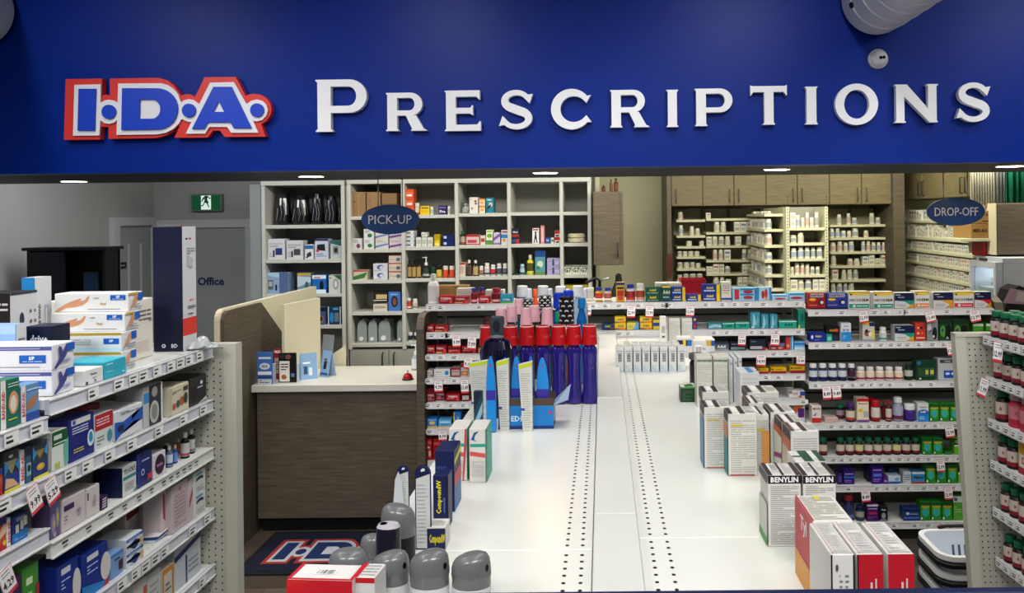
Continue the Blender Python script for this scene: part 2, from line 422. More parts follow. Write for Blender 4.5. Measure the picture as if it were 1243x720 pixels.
# round-and-square badge: I.D.A.
red = [(255,292),(387,290),(387,352),(400,348),(415,350),(415,290),(590,287),(622,296),(646,314),(664,340),(672,352),(690,346),(708,348),(722,358),(757,285),(870,284),(905,352),(920,347),(938,345),(962,349),(982,362),(995,382),(999,402),(994,424),(980,443),(962,454),(977,500),(830,501),(812,478),(787,478),(768,503),(648,504),(668,460),(660,462),(645,478),(620,495),(580,505),(410,508),(410,465),(384,464),(379,510),(249,512)]
wht = [(275,310),(371,308),(369,376),(384,367),(400,364),(418,367),(432,376),(434,305),(590,304),(615,311),(636,325),(652,345),(662,374),(674,366),(690,362),(708,365),(724,377),(729,380),(768,302),(855,300),(900,380),(918,368),(938,363),(958,368),(972,382),(978,402),(972,422),(958,437),(938,443),(924,441),(943,484),(845,484),(830,463),(765,463),(750,487),(680,488),(700,445),(688,444),(664,434),(655,450),(635,470),(608,484),(575,490),(428,492),(430,438),(418,448),(400,452),(384,449),(369,438),(365,494),(270,495)]
dI = [[(290,324),(352,324),(348,476),(286,476)]]
dD = [[(448,322)] + [(x, y) for x, y in arc(575, 397, 75, 75, -90, 90)] + [(445,474)], [(512,363)] + arc(556, 398, 31, 35, -90, 90) + [(511,433)]]
dA = [[(780,317),(845,317),(918,467),(853,467),(842,446),(760,446),(745,470),(702,470)], [(799,368),(819,408),(778,408)]]
dots = [arc(399,408,26,26,0,360,20)[:-1], arc(690,403,25,25,0,360,20)[:-1], arc(938,402,25,25,0,360,20)[:-1]]
lg = empty('logo_sign', fas(208, 170, .01), 'raised red white and blue initials badge left of the big white word', 'sign')
def lto(off): return lambda x, y, d: (fas(x/3, -y/3, off) + FN*d) - lg.location
ng = lambda P_: [[(x, -y) for x, y in p] for p in P_]
outline(ng([red]), .03, mat('d9423c', .4), 'red_backing_plate', lto(.005), lg)
outline(ng([wht]), .008, mat('e6e6ea', .4), 'white_plate', lto(.036), lg)
for nm, pl in (('letter', dI), ('letter', dD), ('letter', dA), ('dot', [dots[0]]), ('dot', [dots[1]]), ('dot', [dots[2]])):
    outline(ng(pl), .008, mat('1b4bc4', .4), nm, lto(.045), lg)
# recessed lights in the underside
for k, (px, py) in enumerate(((90, 220), (378, 214), (662, 209.5), (943, 205.5), (1226, 201.5))):
    d = P(px, py, 1) - Vector((0,0,H)); t = (UNDER - H)/d.z; c = Vector((0,0,H)) + d*t
    if k == 4: c.x = min(c.x, 2.4)
    e = empty('ceiling_light', (c.x, c.y, UNDER), 'round recessed ceiling light, %s from the left under the blue header' % ORD[k], 'ceiling light', 'recessed lights under the blue header')
    a = MB(); a.lathe([(.062, -.003), (.068, -.004), (.07, 0)], mat('e8e8e8', .4), 24); a.build('trim_ring', e)
    a = MB(); a.lathe([(0, -.0035), (.062, -.0035)], mat('fff0e0', .4, emit=14), 24); a.build('lens', e)
    ld = bpy.data.lights.new('downlight', 'SPOT'); ld.energy = 22; ld.color = (1, .93, .84); ld.spot_size = 2.0; ld.spot_blend = .6; ld.shadow_soft_size = .06
    lo = bpy.data.objects.new('downlight', ld); COL.objects.link(lo); lo.location = (c.x, c.y, UNDER - .02)
# ducts
def duct(px, py, label):
    c = fas(px, py); r = 42*c.y/F_
    pr = []; mb = MB(); L_ = 2.6; z = 0
    while z < L_:
        pr += [(r, z), (r, z + .11), (r + .004, z + .115), (r + .004, z + .125)]; z += .13
    mb.lathe([(0, 0), (r*.9, .0)] + pr + [(r, z)], mat('d4d5da', .35, .1), 36)
    o = mb.build('round_duct', loc=(c.x, c.y - .03, c.z)); o.rotation_euler = (math.pi/2, 0, 0)
    a = MB(); aa = math.radians(200); a.lathe([(0, .001), (.014, .001), (.014, .004), (0, .004)], mat('111111', .7), 16, sx=1.6)
    h = a.build('damper_hole', o); h.location = (r*math.cos(aa)*1.0, r*math.sin(aa)*1.0, .12); h.rotation_euler = (0, -math.pi/2, 0); h.rotation_euler = Matrix.Rotation(aa, 4, 'Z').to_euler(); h.rotation_euler = (Matrix.Rotation(aa, 4, 'Z') @ Matrix.Rotation(math.pi/2, 4, 'Y')).to_euler()
    tag(o, label, 'duct')
duct(1061, 2, 'round grey metal air duct above the word, meeting the header at upper right')
duct(-19, 16, 'round grey metal air duct cut off by the upper left corner')
# dome camera
c = fas(1065, 72, 0); r = 11.5*c.y/F_
cam_o = empty('security_camera', c, 'white dome security camera on the blue header above letter O', 'camera')
a = MB(); a.lathe([(r*1.05, 0), (r*1.05, .012), (r*.98, .018)], mat('dcdde0', .4), 28); o = a.build('mount_ring', cam_o); o.rotation_euler = (math.pi/2, 0, 0)
a = MB(); a.lathe([(r*.98, .016)] + [(r*.92*math.cos(t*math.pi/16), .018 + r*.92*math.sin(t*math.pi/16)) for t in range(9)], mat('e4e4e8', .25), 28); o = a.build('dome', cam_o); o.rotation_euler = (math.pi/2, 0, 0)
for dx in (.0, .36):
    dv = Vector((-.12 + dx, -1, -.08 + dx*.1)).normalized()
    a = MB(); a.lathe([(0, 0), (.0075, 0), (.007, .003), (0, .003)], mat('08080a', .1), 16)
    o = a.build('lens', cam_o); o.rotation_euler = dv.to_track_quat('Z', 'Y').to_euler(); o.location = Vector((0, -.018, 0)) + dv*r*.915
# hanging oval signs
def oval(px, py, rw, rh, Y, txt, label):
    c = P(px, py, Y); a_, b_ = rw*Y/F_, rh*Y/F_
    e = empty('hanging_sign', (c.x, c.y, c.z - b_), label, 'hanging sign', 'oval signs hung under the blue header')
    a = MB(); a.prism([(a_*math.cos(t*math.pi/24), b_ + b_*math.sin(t*math.pi/24)) for t in range(48)], -.008, .008, mat('164a84', .4)); a.build('oval_panel', e)
    a = MB(); a.text(txt, (0, -.0085, b_), (1,0,0), (0,0,1), b_*.6, mat('e2e5ec', .4), a_*1.5, bold=False, res=2, depth=.003); a.build('lettering', e)
    for s in (-1, 1):
        a = MB(); x = s*a_*.42; a.tube([(x, 0, b_ + b_*.85), (x, 0, UNDER - e.location.z - .001 + (.0))], .003, mat('c8c8cc', .3, .6), 6); a.build('hanger', e)
oval(474, 266.5, 35, 18, 4.35, 'PICK-UP', 'dark blue oval sign reading PICK-UP')
oval(1160, 257, 35, 17, 4.4, 'DROP-OFF', 'dark blue oval sign reading DROP-OFF')
# ---------- corridor on the left ----------
FRM = mat('b2b3b4', .6); DOOR = mat('949697', .55)
def dr(name, y0, y1, zt):      # door in the left wall
    mb = MB()
    mb.box(LX, y0, 0, LX + .02, y1, zt, DOOR)
    o = struct(mb.build(name))
    mb = MB(); mb.box(LX, y0 - .07, 0, LX + .045, y0, zt + .07, FRM); mb.box(LX, y1, 0, LX + .045, min(y1 + .07, BY - .01), zt + .07, FRM); mb.box(LX, y0, zt, LX + .045, y1, zt + .07, FRM)
    mb.build('door_frame', o)
    mb = MB(); mb.box(LX + .02, y0 + .14, .3, LX + .026, y0 + .16, zt - .15, FRM); mb.box(LX + .02, y1 - .16, .3, LX + .026, y1 - .14, zt - .15, FRM); mb.build('door_moulding', o)
zt = ZA(160, 274, 6.5)
dr('door_1', YA(135, LX, 1.5) + .05, BY - .09, zt)
x0, x1 = XA(236, BY, 1.5), XA(301, BY, 1.5); x0 = x1 - .86
zt2 = ZA(280, 276, BY)
mb = MB(); mb.box(x0, BY - .03, 0, x1, BY, zt2, DOOR); o = struct(mb.build('door_2'))
mb = MB(); mb.box(x0 - .07, BY - .05, 0, x0, BY, zt2 + .07, FRM); mb.box(x1, BY - .05, 0, x1 + .07, BY, zt2 + .07, FRM); mb.box(x0, BY - .05, zt2, x1, BY, zt2 + .07, FRM); mb.build('door_frame', o)
a = MB(); c = P(256, 341.5, BY - .032); a.text('Office', c, (1,0,0), (0,0,1), 10*BY/F_, '1c2450', 37*BY/F_, bold=True, res=2); a.build('lettering', o)
# fire exit sign
c = P(251, 246, BY - .04); w, h = 37*BY/F_, 21*BY/F_
e = empty('exit_sign', (c.x, BY - .01, c.z - h/2), 'green running man exit sign with grey frame above the Office door', 'exit sign')
a = MB(); a.bbox(-w/2, -.04, 0, w/2, 0, h, mat('777a7a', .4), .004); a.build('housing', e)
a = MB(); a.box(-w*.46, -.043, h*.08, w*.46, -.04, h*.92, mat('12613a', .4, emit=.25)); a.build('green_face', e)
a = MB(); yy = -.0435
a.box(-w*.16, yy - .001, h*.1, w*.16, yy, h*.9, mat('dff2e8', .4, emit=.55))
gm = mat('0f5a38', .5)
fig = [[(-.02,.32),(.06,.3),(.05,.12),(.1,.02),(.07,-.06),(.13,-.2),(.1,-.24),(.02,-.04),(-.03,0),(-.1,-.16),(-.17,-.17),(-.17,-.12),(-.11,-.1),(-.06,.05),(-.04,.18),(-.1,.12),(-.14,.02),(-.17,.04),(-.12,.2)], [(.05,.28),(.12,.16),(.19,.2),(.17,.24),(.12,.22),(.07,.32)]]
for p in fig: a.add([(x*w*.9, yy - .002, h*.5 + z*h*1.25) for x, z in p], [tuple(range(len(p)))], gm)
a.add([(.0 + .035*w*math.cos(t*math.pi/6) + .03*w, yy - .002, h*.82 + .035*w*math.sin(t*math.pi/6)*1.0) for t in range(12)], [tuple(range(12))], gm)
a.build('running_man_pictogram', e)
# small black plate beside the door
c = P(140, 324, 6.2); a = MB(); a.box(0, -.09, -.025, .012, .09, .025, mat('141416', .4)); a.quad((.0125, -.07, -.008), (0,.14,0), (0,0,.014), '888888')
o = a.build('door_plate', loc=(LX + .02, YA(140.5, LX, c.z), c.z)); tag(o, 'small black name plate on the grey corridor door', 'sign')
# black hutch
Yh = 5.15; X0, X1 = XA(33, Yh, 1.5), XA(128, Yh, 1.5); zt = ZA(80, 304, Yh)
e = empty('tall_cabinet', ((X0+X1)/2, Yh, 0), 'tall black open cabinet standing by the left grey wall', 'cabinet')
w = X1 - X0; BK = mat('0b0f16', .4)
a = MB(); a.box(-w/2, 0, 0, w/2, .02, .9, BK); a.box(-w/2, 0, 0, -w/2 + .02, .16, zt, BK); a.box(w/2 - .02, 0, 0, w/2, .16, zt, BK); a.box(-w/2, .14, 0, w/2, .16, zt, BK); a.box(-w/2 + .02, .02, .9, w/2 - .02, .14, .92, BK); a.box(.02, .02, 1.45, w/2 - .02, .14, 1.47, BK); a.build('body', e)
a = MB(); a.box(-w/2 - .02, -.02, zt, w/2 + .02, .17, zt + .02, BK); a.build('top_board', e)
a = MB(); a.box(-w/2 + .02, -.018, .1, -.0, 0, zt - .01, mat('0e141d', .35)); a.build('door', e)
o = MB(); o.bbox(-.05, 0, 0, .05, .02, .14, mat('2e3a48', .3), .004); o.quad((-.042, -.0005, .01), (.084,0,0), (0,0,.12), mat('1d3a55', .2)); o = o.build('picture_frame', loc=(0,0,0)); o.location = ((X0+X1)/2 + .12, Yh + .06, 1.471); tag(o, 'small dark blue framed picture inside the black cabinet', 'picture frame')
# ================= pick-up counter =================
CY_ = 4.8; cz = ZA(405, 467, CY_)
X0, X1 = XA(304.5, CY_, cz), XA(508, CY_, cz) - .0
TOP = mat('cfcdc4', .3)
e = empty('service_counter', ((X0+X1)/2, CY_, 0), 'dark wood pick-up counter with pale top', 'counter'); w = X1 - X0
a = MB(); a.bbox(-w/2, 0, cz - .045, w/2, .6, cz, TOP, .004); a.build('countertop', e)
a = MB(); a.box(-w/2 + .02, .04, .1, w/2, .58, cz - .045, WOODD); a.build('front_panel', e)
a = MB(); a.box(-w/2 + .02, .1, 0, w/2, .56, .1, mat('141414', .5)); a.build('toe_kick', e)
# partition at the counter's left end
PX = -2.19
zt = ZA(290, 373, 4.6)
ya, yb, yc = YA(266, PX, 1.4), YA(346, PX, 1.1), YA(384, PX, 1.4)
yp = YA(313, PX, 1.4); zc = ZA(346, 414, yb)
e = empty('counter_partition', (PX, ya, 0), 'wood and cream privacy partition left of the pick-up counter', 'partition')
CRM = mat('d6d0b8', .5)
rc = [(ya - ya + .06 - .06*math.sin(t*math.pi/8), zt - .06 + .06*math.cos(t*math.pi/8)) for t in range(5)][::-1]
a = MB(); a.prism([(0, 0)] + rc + [(yc - ya, zt), (yc - ya, 0)], -.03, 0, CRM, 'X'); a.build('cream_panel', e)
a = MB(); a.prism([(.012, 0), (.012, zt - .06), (.03, zt - .025), (.06, zt - .012), (yp - ya, zt - .012), (yb - ya, zc), (yb - ya, 0)], .0005, .022, WOODD, 'X'); a.build('wood_panel', e)
# cream divider standing on the counter
xa_, xb_ = XA(338, 4.93, 1.3), XA(384, 5.3, 1.3)
a = MB(); z0 = cz; a.prism([(0, 0), (0, ZA(340, 371, 4.93) - z0), (.37, ZA(384, 362, 5.3) - z0), (.37, 0)], 0, .02, CRM, 'X')
o = a.build('counter_divider', loc=(xa_, 4.98, cz)); o.rotation_euler = (0, 0, -math.atan2(xb_ - xa_, .37)); tag(o, 'cream upright divider panel standing on the pick-up counter', 'divider')
a = MB(); xd, zd_ = XA(402, 5.44, .9), ZA(402, 431, 5.44); a.prism([(0, 0), (0, zd_), (.1, zd_ + .065), (.1, 0)], 0, .02, CRM); o = a.build('counter_divider', loc=(xd, 5.44, 0))
tag(o, 'small sloping cream panel behind the tent cards', 'divider')
# things on the counter
def on(px, py): # point on the counter
    Y = (H - cz)*F_/(py - CY + (px - CX)*-RO*-1*0 - (CX - px)*RO) ; return XA(px, Y, cz), Y
def rack(px0, px1, pt, pb, base, ops, label, cat, d=.05, rz=0, name='brochure_holder', yo=0):
    x, Y = on((px0+px1)/2, pb); Y += yo; w = (px1-px0)*Y/F_; h = (pb-pt)*Y/F_
    mb = MB(); mb.bbox(-w/2, -.002, 0, w/2, .006, h*.99, base, .001); mb.box(-w/2, .006, 0, w/2, d, h*.6, mat('c4cbd2', .2)); mb.box(-w/2-.003, -.008, 0, w/2+.003, d + .003, .004, mat('c4cbd2', .2))
    decorate(mb, w, .004, h, ops)
    o = mb.build(name, loc=(x, Y, cz), rz=rz); return tag(o, label, cat)
rack(312.5, 331, 427, 467, '4a78b8', [R(.1,.78,.9,.84,'dfe6ee'), E(.5,.56,.35,.1,'d8e2ec'), T('SILK',.5,.56,.08,'27406e'), R(.05,.3,.95,.4,'e8edf2'), R(.05,.2,.95,.27,'2c4f86'), R(.05,.02,.95,.17,'c9d0d4'), L(.15,.04,.8,.15,2,'444444')], 'blue and white brochure in a clear holder at the counter left end', 'brochure holder')
rack(330.5, 339, 424.5, 462, 'a32029', [T('FREE',.5,.9,.08,'ffffff'), R(.1,.2,.9,.7,'b9b3b3'), L(.2,.3,.8,.6,4,'8e2026')], 'red brochure behind the blue and white one', 'brochure', yo=.03)
rack(338.5, 360, 428, 465, '1b1b1e', [R(.05,.05,.62,.72,'e6e3da'), L(.12,.4,.55,.66,3,'303030'), E(.3,.2,.15,.08,'b66a3a'), E(.55,.86,.16,.08,'8d5a5a'), R(.1,.82,.32,.94,'3b3b40'), R(.7,.2,.9,.32,'6f86b5')], 'black brochure with white panel on the counter', 'brochure', yo=-.0)
rack(350.5, 369, 413.5, 452, '24508f', [R(.7,.86,.95,.96,'cfd8e6'), L(.15,.5,.6,.7,3,'8fa9d0')], 'dark blue folder leaning behind the black brochure', 'folder', yo=.02, rz=-.15)
a = MB(); a.box(-.045, 0, 0, .045, .004, .23, mat('9fa6b0', .15, alpha=.45)); o = a.build('brochure_holder'); x, Y = on(380, 449); o.location = (x+.075, Y + .03, cz); o.rotation_euler = (-.15, 0, -.35); tag(o, 'empty clear plastic leaflet stand behind the pale blue tent card', 'leaflet stand')
def tent(px0, px1, pt, pb, label, rz, ops):
    x, Y = on((px0+px1)/2, pb); w = (px1-px0)*.72*Y/F_; h = (pb-pt)*Y/F_
    mb = MB(); mb.prism([(-.035, 0), (-.033, 0), (.001, h), (-.001, h)], -w/2, w/2, '8fb2d6', 'X'); mb.prism([(.035, 0), (.033, 0), (-.001, h), (.001, h)], -w/2, w/2, 'a9c4de', 'X')
    for op in ops:
        u0, v0, u1, v1, c = op; mb.add([(-w/2 + w*u, -.0355 + .035*v - .0004, h*v) for u, v in ((u0,v0),(u1,v0),(u1,v1),(u0,v1))], [(0,1,2,3)], c)
    o = mb.build('tent_card', loc=(x, Y + .04, cz), rz=rz); tag(o, label, 'tent card', 'pale blue tent cards')
tent(358, 385, 430, 461, 'pale blue tent card with small product pictures', .5, [(.15,.6,.6,.66,'ffffff'), (.2,.2,.42,.5,'3c5878'), (.5,.15,.7,.45,'e0e6ec')])
tent(385, 406, 427, 458, 'pale blue tent card on the right showing a dark figure', -.55, [(.3,.3,.65,.6,'1f2a3a'), (.3,.62,.6,.7,'6b4a3a'), (.1,.08,.9,.16,'2f5ea8')])
x, Y = on(495, 461); bl = empty('service_bell', (x, Y, cz), 'red counter bell on a black base beside the sanitizer pump', 'bell')
a = MB(); a.lathe([(.036, 0), (.036, .006), (.03, .01)], mat('141414', .4), 20); a.build('base', bl)
a = MB(); a.lathe([(.03, .012), (.028, .024), (.02, .036), (.008, .042), (.004, .043)], mat('b3202c', .25, .3), 20); a.build('dome', bl)
a = MB(); a.lathe([(.003, .043), (.003, .052), (.006, .054), (.005, .058)], mat('b0b0b0', .3, .8), 10); a.build('striker', bl)
x, Y = on(499.5, 452); o = bottle(.028, .17, mat('cfd6d6', .15, trans=.6), 'e8e8e6', mat('d8dde0', .3), None, shape='pump', name='sanitizer_bottle'); o.location = (x + .01, Y + .08, cz); tag(o, 'clear hand sanitizer bottle with white pump on the counter', 'pump bottle')
# mat
mb = MB(); zf = 0
q = [P(333, 644, 4.9), P(298, 684, 4.39)]
XL = -2.05; XR = -.98; yn, yf = 4.28, 4.86
e = empty('floor_mat', ((XL+XR)/2, (yn+yf)/2, 0), 'navy floor mat with red white and blue initials before the counter', 'floor mat')
w, d = XR - XL, yf - yn
a = MB(); a.bbox(-w/2, -d/2, 0, w/2, d/2, .01, mat('15181f', .9), .003); a.bbox(-w/2 + .03, -d/2 + .03, .009, w/2 - .03, d/2 - .03, .012, mat('121b36', .95, noise=.2, ns=200), .001); a.build('carpet', e)
K = .86/750
for nm, pl, col, zz in (('initials_border', [red], 'a43a34', .0125), ('initials_ground', [wht], 'b9bfc6', .013)):
    outline([[((x - 624)*K, -(y - 397)*K*1.3) for x, y in p] for p in pl], .0004, mat(col, .9), nm, lambda x, y, dd: Vector((x, y, zz + dd)), e)
for pl in (dI, dD, dA, [dots[0]], [dots[1]], [dots[2]]):
    outline([[((x - 624)*K, -(y - 397)*K*1.3) for x, y in p] for p in pl], .0004, mat('1f3566', .9), 'initial', lambda x, y, dd: Vector((x, y, .0138 + dd)), e)

# ================= white cubby shelving behind the counter =================
SY = 6.2; SD = .42; BYB = SY + SD
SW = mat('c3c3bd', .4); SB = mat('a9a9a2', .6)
zt = ZA(520, 219, SY)
def unit(px, shelves, z0, outer, label, tz, side_l=.02):
    """px: pixel x of verticals; shelves: per cell list of pixel y"""
    Xs = [XA(p, SY, 1.6) for p in px]; e = empty('wall_shelving', ((Xs[0]+Xs[-1])/2, SY, 0), label, 'shelving'); ox = e.location.x
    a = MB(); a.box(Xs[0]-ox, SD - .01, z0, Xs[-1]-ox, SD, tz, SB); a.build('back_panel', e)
    a = MB(); a.bbox(Xs[0]-ox - .016, -.012, tz, Xs[-1]-ox + .016, SD, tz + .035, SW, .002); a.build('top_panel', e)
    for X in Xs: a = MB(); a.bbox(X-ox-.014, -.008, z0, X-ox+.014, SD - .011, tz, SW, .002); a.build('divider', e)
    zz = []
    for k, sh in enumerate(shelves):
        row = []
        for py in sh:
            z = ZA((px[k]+px[k+1])/2, py, SY); row.append(z)
            a = MB(); a.bbox(Xs[k]-ox+.0145, -.004, z - .028, Xs[k+1]-ox-.0145, SD - .011, z, SW, .002); a.build('shelf', e)
        zz.append(row)
    return e, zz
zb_ = ZA(520, 419, SY)
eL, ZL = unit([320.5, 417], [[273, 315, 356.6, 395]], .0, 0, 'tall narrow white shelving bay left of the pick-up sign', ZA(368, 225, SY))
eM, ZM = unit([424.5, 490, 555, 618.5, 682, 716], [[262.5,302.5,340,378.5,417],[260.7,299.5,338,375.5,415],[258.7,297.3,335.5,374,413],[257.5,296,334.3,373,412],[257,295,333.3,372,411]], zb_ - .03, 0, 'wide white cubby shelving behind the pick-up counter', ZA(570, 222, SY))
a = MB(); a.box(XA(304, SY, 1.6), -0, 0, XA(317.3, SY, 1.6), .4, ZA(311, 224, SY), mat('8d9294', .5)); o = a.build('side_panel', eL); o.location = (-eL.location.x, 0, 0)
a = MB(); a.box(XA(418, SY, 1.6)+.015, .01, 0, XA(423.5, SY, 1.6)-.015, .4, ZA(421, 225, SY), SW); o = a.build('filler_panel', loc=(0, SY, 0)); tag(o, 'thin white filler strip between the two shelving bays', 'panel')
# base cabinets
for k, (p0, p1) in enumerate(((424.5, 472), (472, 520), (520, 569), (569, 618), (618, 667), (667, 716))):
    x0, x1 = XA(p0, SY, .8), XA(p1, SY, .8)
    if k % 2 == 0:
        x2 = XA((424.5, 472, 520, 569, 618, 667, 716)[k+2], SY, .8); e = empty('base_cabinet', ((x0+x2)/2, SY, 0), 'pale grey base cabinet, %s from the left under the cubbies' % ORD[k//2], 'cabinet', 'base cabinets under the cubbies'); ox = e.location.x
        a = MB(); a.box(x0-ox+.001, .02, .1, x2-ox-.001, .42, zb_ - .032, SW); a.build('body', e)
    a = MB(); a.box(x0-ox+.003, .05, 0, x1-ox-.003, .4, .099, SW); a.build('toe_kick', e)
    a = MB(); a.bbox(x0-ox+.003, 0, .1, x1-ox-.003, .018, zb_ - .034, mat('a6a69e', .5), .002); dd = a.build('door', e)
    hx = (x1-ox-.045) if k % 2 == 0 else (x0-ox+.045)
    a = MB(); a.tube([(hx, 0, zb_-.2), (hx, -.025, zb_-.185), (hx, -.025, zb_-.07), (hx, 0, zb_-.055)], .006, mat('202022', .4), 8); a.build('handle', dd)
a = MB(); a.bbox(-.014, -.02, -.055, .014, 0, .055, mat('111113', .4), .004); o = a.build('cabinet_latch', loc=(XA(419.5, SY, .8), SY - .004, ZA(419, 441, SY))); tag(o, 'small black latch on the strip between shelving bays', 'latch')
def cub(k, s, x0, x1, yt, st, label, cat='medicine box', n=1, name='cubby_box', group=None, d=.1, Yo=.03, m=ZM):
    pbox(x0, x1, yt, SY + Yo, m[k][s], st, label, cat, d, n, name, group)
def cubb(k, s, x0, x1, yt, sp, label, cat='bottle', Yo=.03, m=ZM, **kw):
    pbot(x0, x1, yt, SY + Yo, m[k][s], sp, label, cat, **kw)
# left bay
bag = mat('1a1c20', .18, coat=.8, noise=.3, ns=30, bump=.6)
for k, (x0, x1, yt) in enumerate(((324.5, 344, 231), (346, 368, 234), (369, 385, 232), (386, 402, 235), (403, 414.5, 232))):
    X0, X1 = XA(x0, SY, 2), XA(x1, SY, 2); w = (X1 - X0)/2*1.08; h = ZA(x0, yt, SY) - ZL[0][0]
    a = MB(); r2 = random.Random(k)
    pr = [(w*.8, 0), (w*.98, h*.06), (w*.98, h*.3), (w*.9, h*.55), (w*.8, h*.78), (w*.66, h*.93), (w*.3, h)]
    a.lathe(pr, bag, 16, sy=1.1); o = a.build('wrapped_item', loc=((X0+X1)/2, SY + .16, ZL[0][0]))
    for v in o.data.vertices:
        t = math.atan2(v.co.y, v.co.x); f = 1 + .05*math.sin(5*t + v.co.z*20 + k) - .05; v.co.x *= f; v.co.y *= f
    for j in range(3):
        xx = -w*.6 + j*w*.5 + r2.uniform(0, w*.2); b = MB(); zz = [h*.15, h*.35, h*.6]
        b.tube([(xx, -w*1.1, h*.12), (xx + w*.15, -w*1.05, h*.35), (xx*.7, -w*.95, h*(.5 + .07*j))], .0022, mat('9a9da4', .2), 5); b.build('plastic_fold', o)
    tag(o, 'black item in clear plastic wrap, %s from left on the bay top shelf' % ORD[k], 'wrapped item', 'plastic wrapped black items')
def dev(bg, scr, strip): return (bg, [R(.08,.72,.9,.8,strip), R(.1,.62,.6,.67,'9a9aa0'), R(.45,.22,.85,.55,scr), R(.3,.12,.4,.45,'202226'), L(.1,.1,.28,.4,3,'999999')])
cub(0,1,325,346,290,dev('cfcfd4','2b3f7c','b8b8c2'),'white monitor box with blue screen picture, second shelf of narrow bay',m=ZL,cat='box')
cub(0,1,347.5,368,292,dev('cdcdd0','4a4f52','aaaaaf'),'white monitor box with grey screen picture, second shelf of narrow bay',m=ZL,cat='box')
cub(0,1,370,380.5,297,('d6d8dc',[R(0,.7,1,.95,'2d6ea8'),E(.5,.3,.3,.14,'33373a'),Q([(.1,.1),(.4,.1),(.8,.5),(.5,.5)],'3a3f44')]),'small white and blue box with black tools picture',m=ZL,cat='box')
cub(0,1,382,398.5,290,('c5cad8',[R(0,.9,1,1,'2b2f6a'),Q([(.15,.45),(.8,.4),(.75,.75),(.2,.72)],'1c1e28'),E(.22,.42,.12,.08,'c23a52'),L(.1,.1,.9,.3,2,'6670a0')]),'pale box with black cuff monitor picture, narrow bay',m=ZL,cat='box')
cub(0,1,401,414.5,292,('b9c0c2',[Q([(0,.85),(1,.7),(1,1),(0,1)],'2a6c66'),R(.25,.25,.75,.7,'8d8f92'),R(.35,.35,.65,.6,'2a2c30')]),'grey and teal box with square gauge picture, narrow bay',m=ZL,cat='box')
cub(0,2,323,350,331,('8fa6c6',[R(.6,0,1,1,'5a6f95'),Q([(0,.9),(.6,.75),(.6,1),(0,1)],'a8c8d8'),R(.1,.2,.32,.65,'5f6668'),R(.13,.35,.28,.58,'aab4b8'),R(.42,.15,.5,.42,'15171a')]),'large pale blue box showing a meter, third shelf of narrow bay',m=ZL,cat='box',d=.14)
cub(0,2,361,377.5,331.5,('6f93a8',[R(0,.88,1,1,'c9a04a'),R(0,0,1,.08,'c9b04a'),Q([(0,.3),(1,.55),(1,.8),(0,.85)],'b8ccd6'),E(.7,.4,.14,.18,'456070')]),'blue grey box with gold top edge, third shelf of narrow bay',m=ZL,cat='box')
cub(0,2,379,396,334,('1f6fb8',[R(0,.8,1,1,'dfe6ec'),R(.12,.84,.6,.9,'c04040'),E(.68,.42,.15,.28,'14181c'),R(0,0,1,.2,'cfe0ec')]),'bright blue box with black meter picture, narrow bay',m=ZL,cat='box')
cub(0,2,399,413.5,334,('c9cbc8',[Q([(.4,1),(1,.7),(1,1)],'1f6b35'),E(.6,.5,.24,.32,'9aa0a2'),E(.6,.5,.12,.18,'d8dada'),E(.15,.85,.06,.05,'2b7a3a')]),'white and green corner box with meter picture, narrow bay',m=ZL,cat='box')
cub(0,3,384,395.5,372,('4a5f80',[R(0,.72,1,.95,'1b2440'),E(.5,.3,.3,.2,'a86b72'),E(.5,.32,.18,.14,'24262c')]),'dark blue and pink meter box on the fourth shelf',m=ZL,cat='box')
cub(0,3,398,414,372,('163a5e',[R(0,0,.08,1,'c8ccd0'),R(.92,0,1,1,'c8ccd0'),R(.4,.82,.8,.92,'5fa8c8'),R(.5,.15,.85,.65,'6f7f88'),E(.3,.4,.16,.3,'2b8ac8')]),'navy box with grey borders on the fourth shelf',m=ZL,cat='box')
# main cubbies, column 1
KR = ('9a7a55', [R(.46,0,.54,1,'a98960'), E(.2,.6,.04,.03,'3a2c1c')])
cub(0,0,427,444,233,KR,'brown cardboard box, leftmost on the top cubby shelf','cardboard box',name='cardboard_box',d=.2)
cub(0,0,445,462,233,KR,'brown cardboard box, second from left on top cubby shelf','cardboard box',name='cardboard_box',d=.2)
cub(0,0,463.5,482,234.5,('8f704c',[R(0,.48,1,.54,'6d5438')]),'shorter brown cardboard box above the pick-up sign','cardboard box',name='cardboard_box',d=.2)
cub(0,1,427,439.5,289.5,('d2d0cc',[L(.1,.6,.6,.9,2,'888888'),E(.65,.3,.2,.22,'7a3f66')]),'white box with purple spot in first cubby column')
cub(0,1,441.5,454,278,('d4d6d2',[L(.1,.6,.6,.9,2,'888888'),E(.6,.35,.24,.2,'2f7d4a')]),'white box with green spot in first cubby column',n=2)
cub(0,1,455.5,471.5,279,('cfcbc8',[Q([(0,.1),(1,.45),(1,.6),(0,.35)],'6f86b8'),L(.1,.65,.8,.9,2,'9a8a80')]),'white box with blue wave in first cubby column',n=2)
cub(0,1,472.5,488,279,('cfc6c8',[Q([(0,.1),(1,.35),(1,.55),(0,.35)],'7a4a8f'),L(.1,.65,.8,.9,2,'9a8a80')]),'white box with purple wave in first cubby column',n=2)
cub(0,2,429,446,328,('c8bfae',[Q([(0,0),(.8,.2),(1,.8),(0,.35)],'3f7a42'),R(0,.85,1,1,'b04a3a')]),'low cream box with green curve and red edge')
cub(0,2,453,470.5,320,('cccdd4',[E(.5,.55,.24,.3,'5566a0'),E(.58,.5,.14,.2,'cccdd4'),R(.1,.1,.6,.16,'9a9ab0')]),'white box with blue swirl in the third cubby row',n=2)
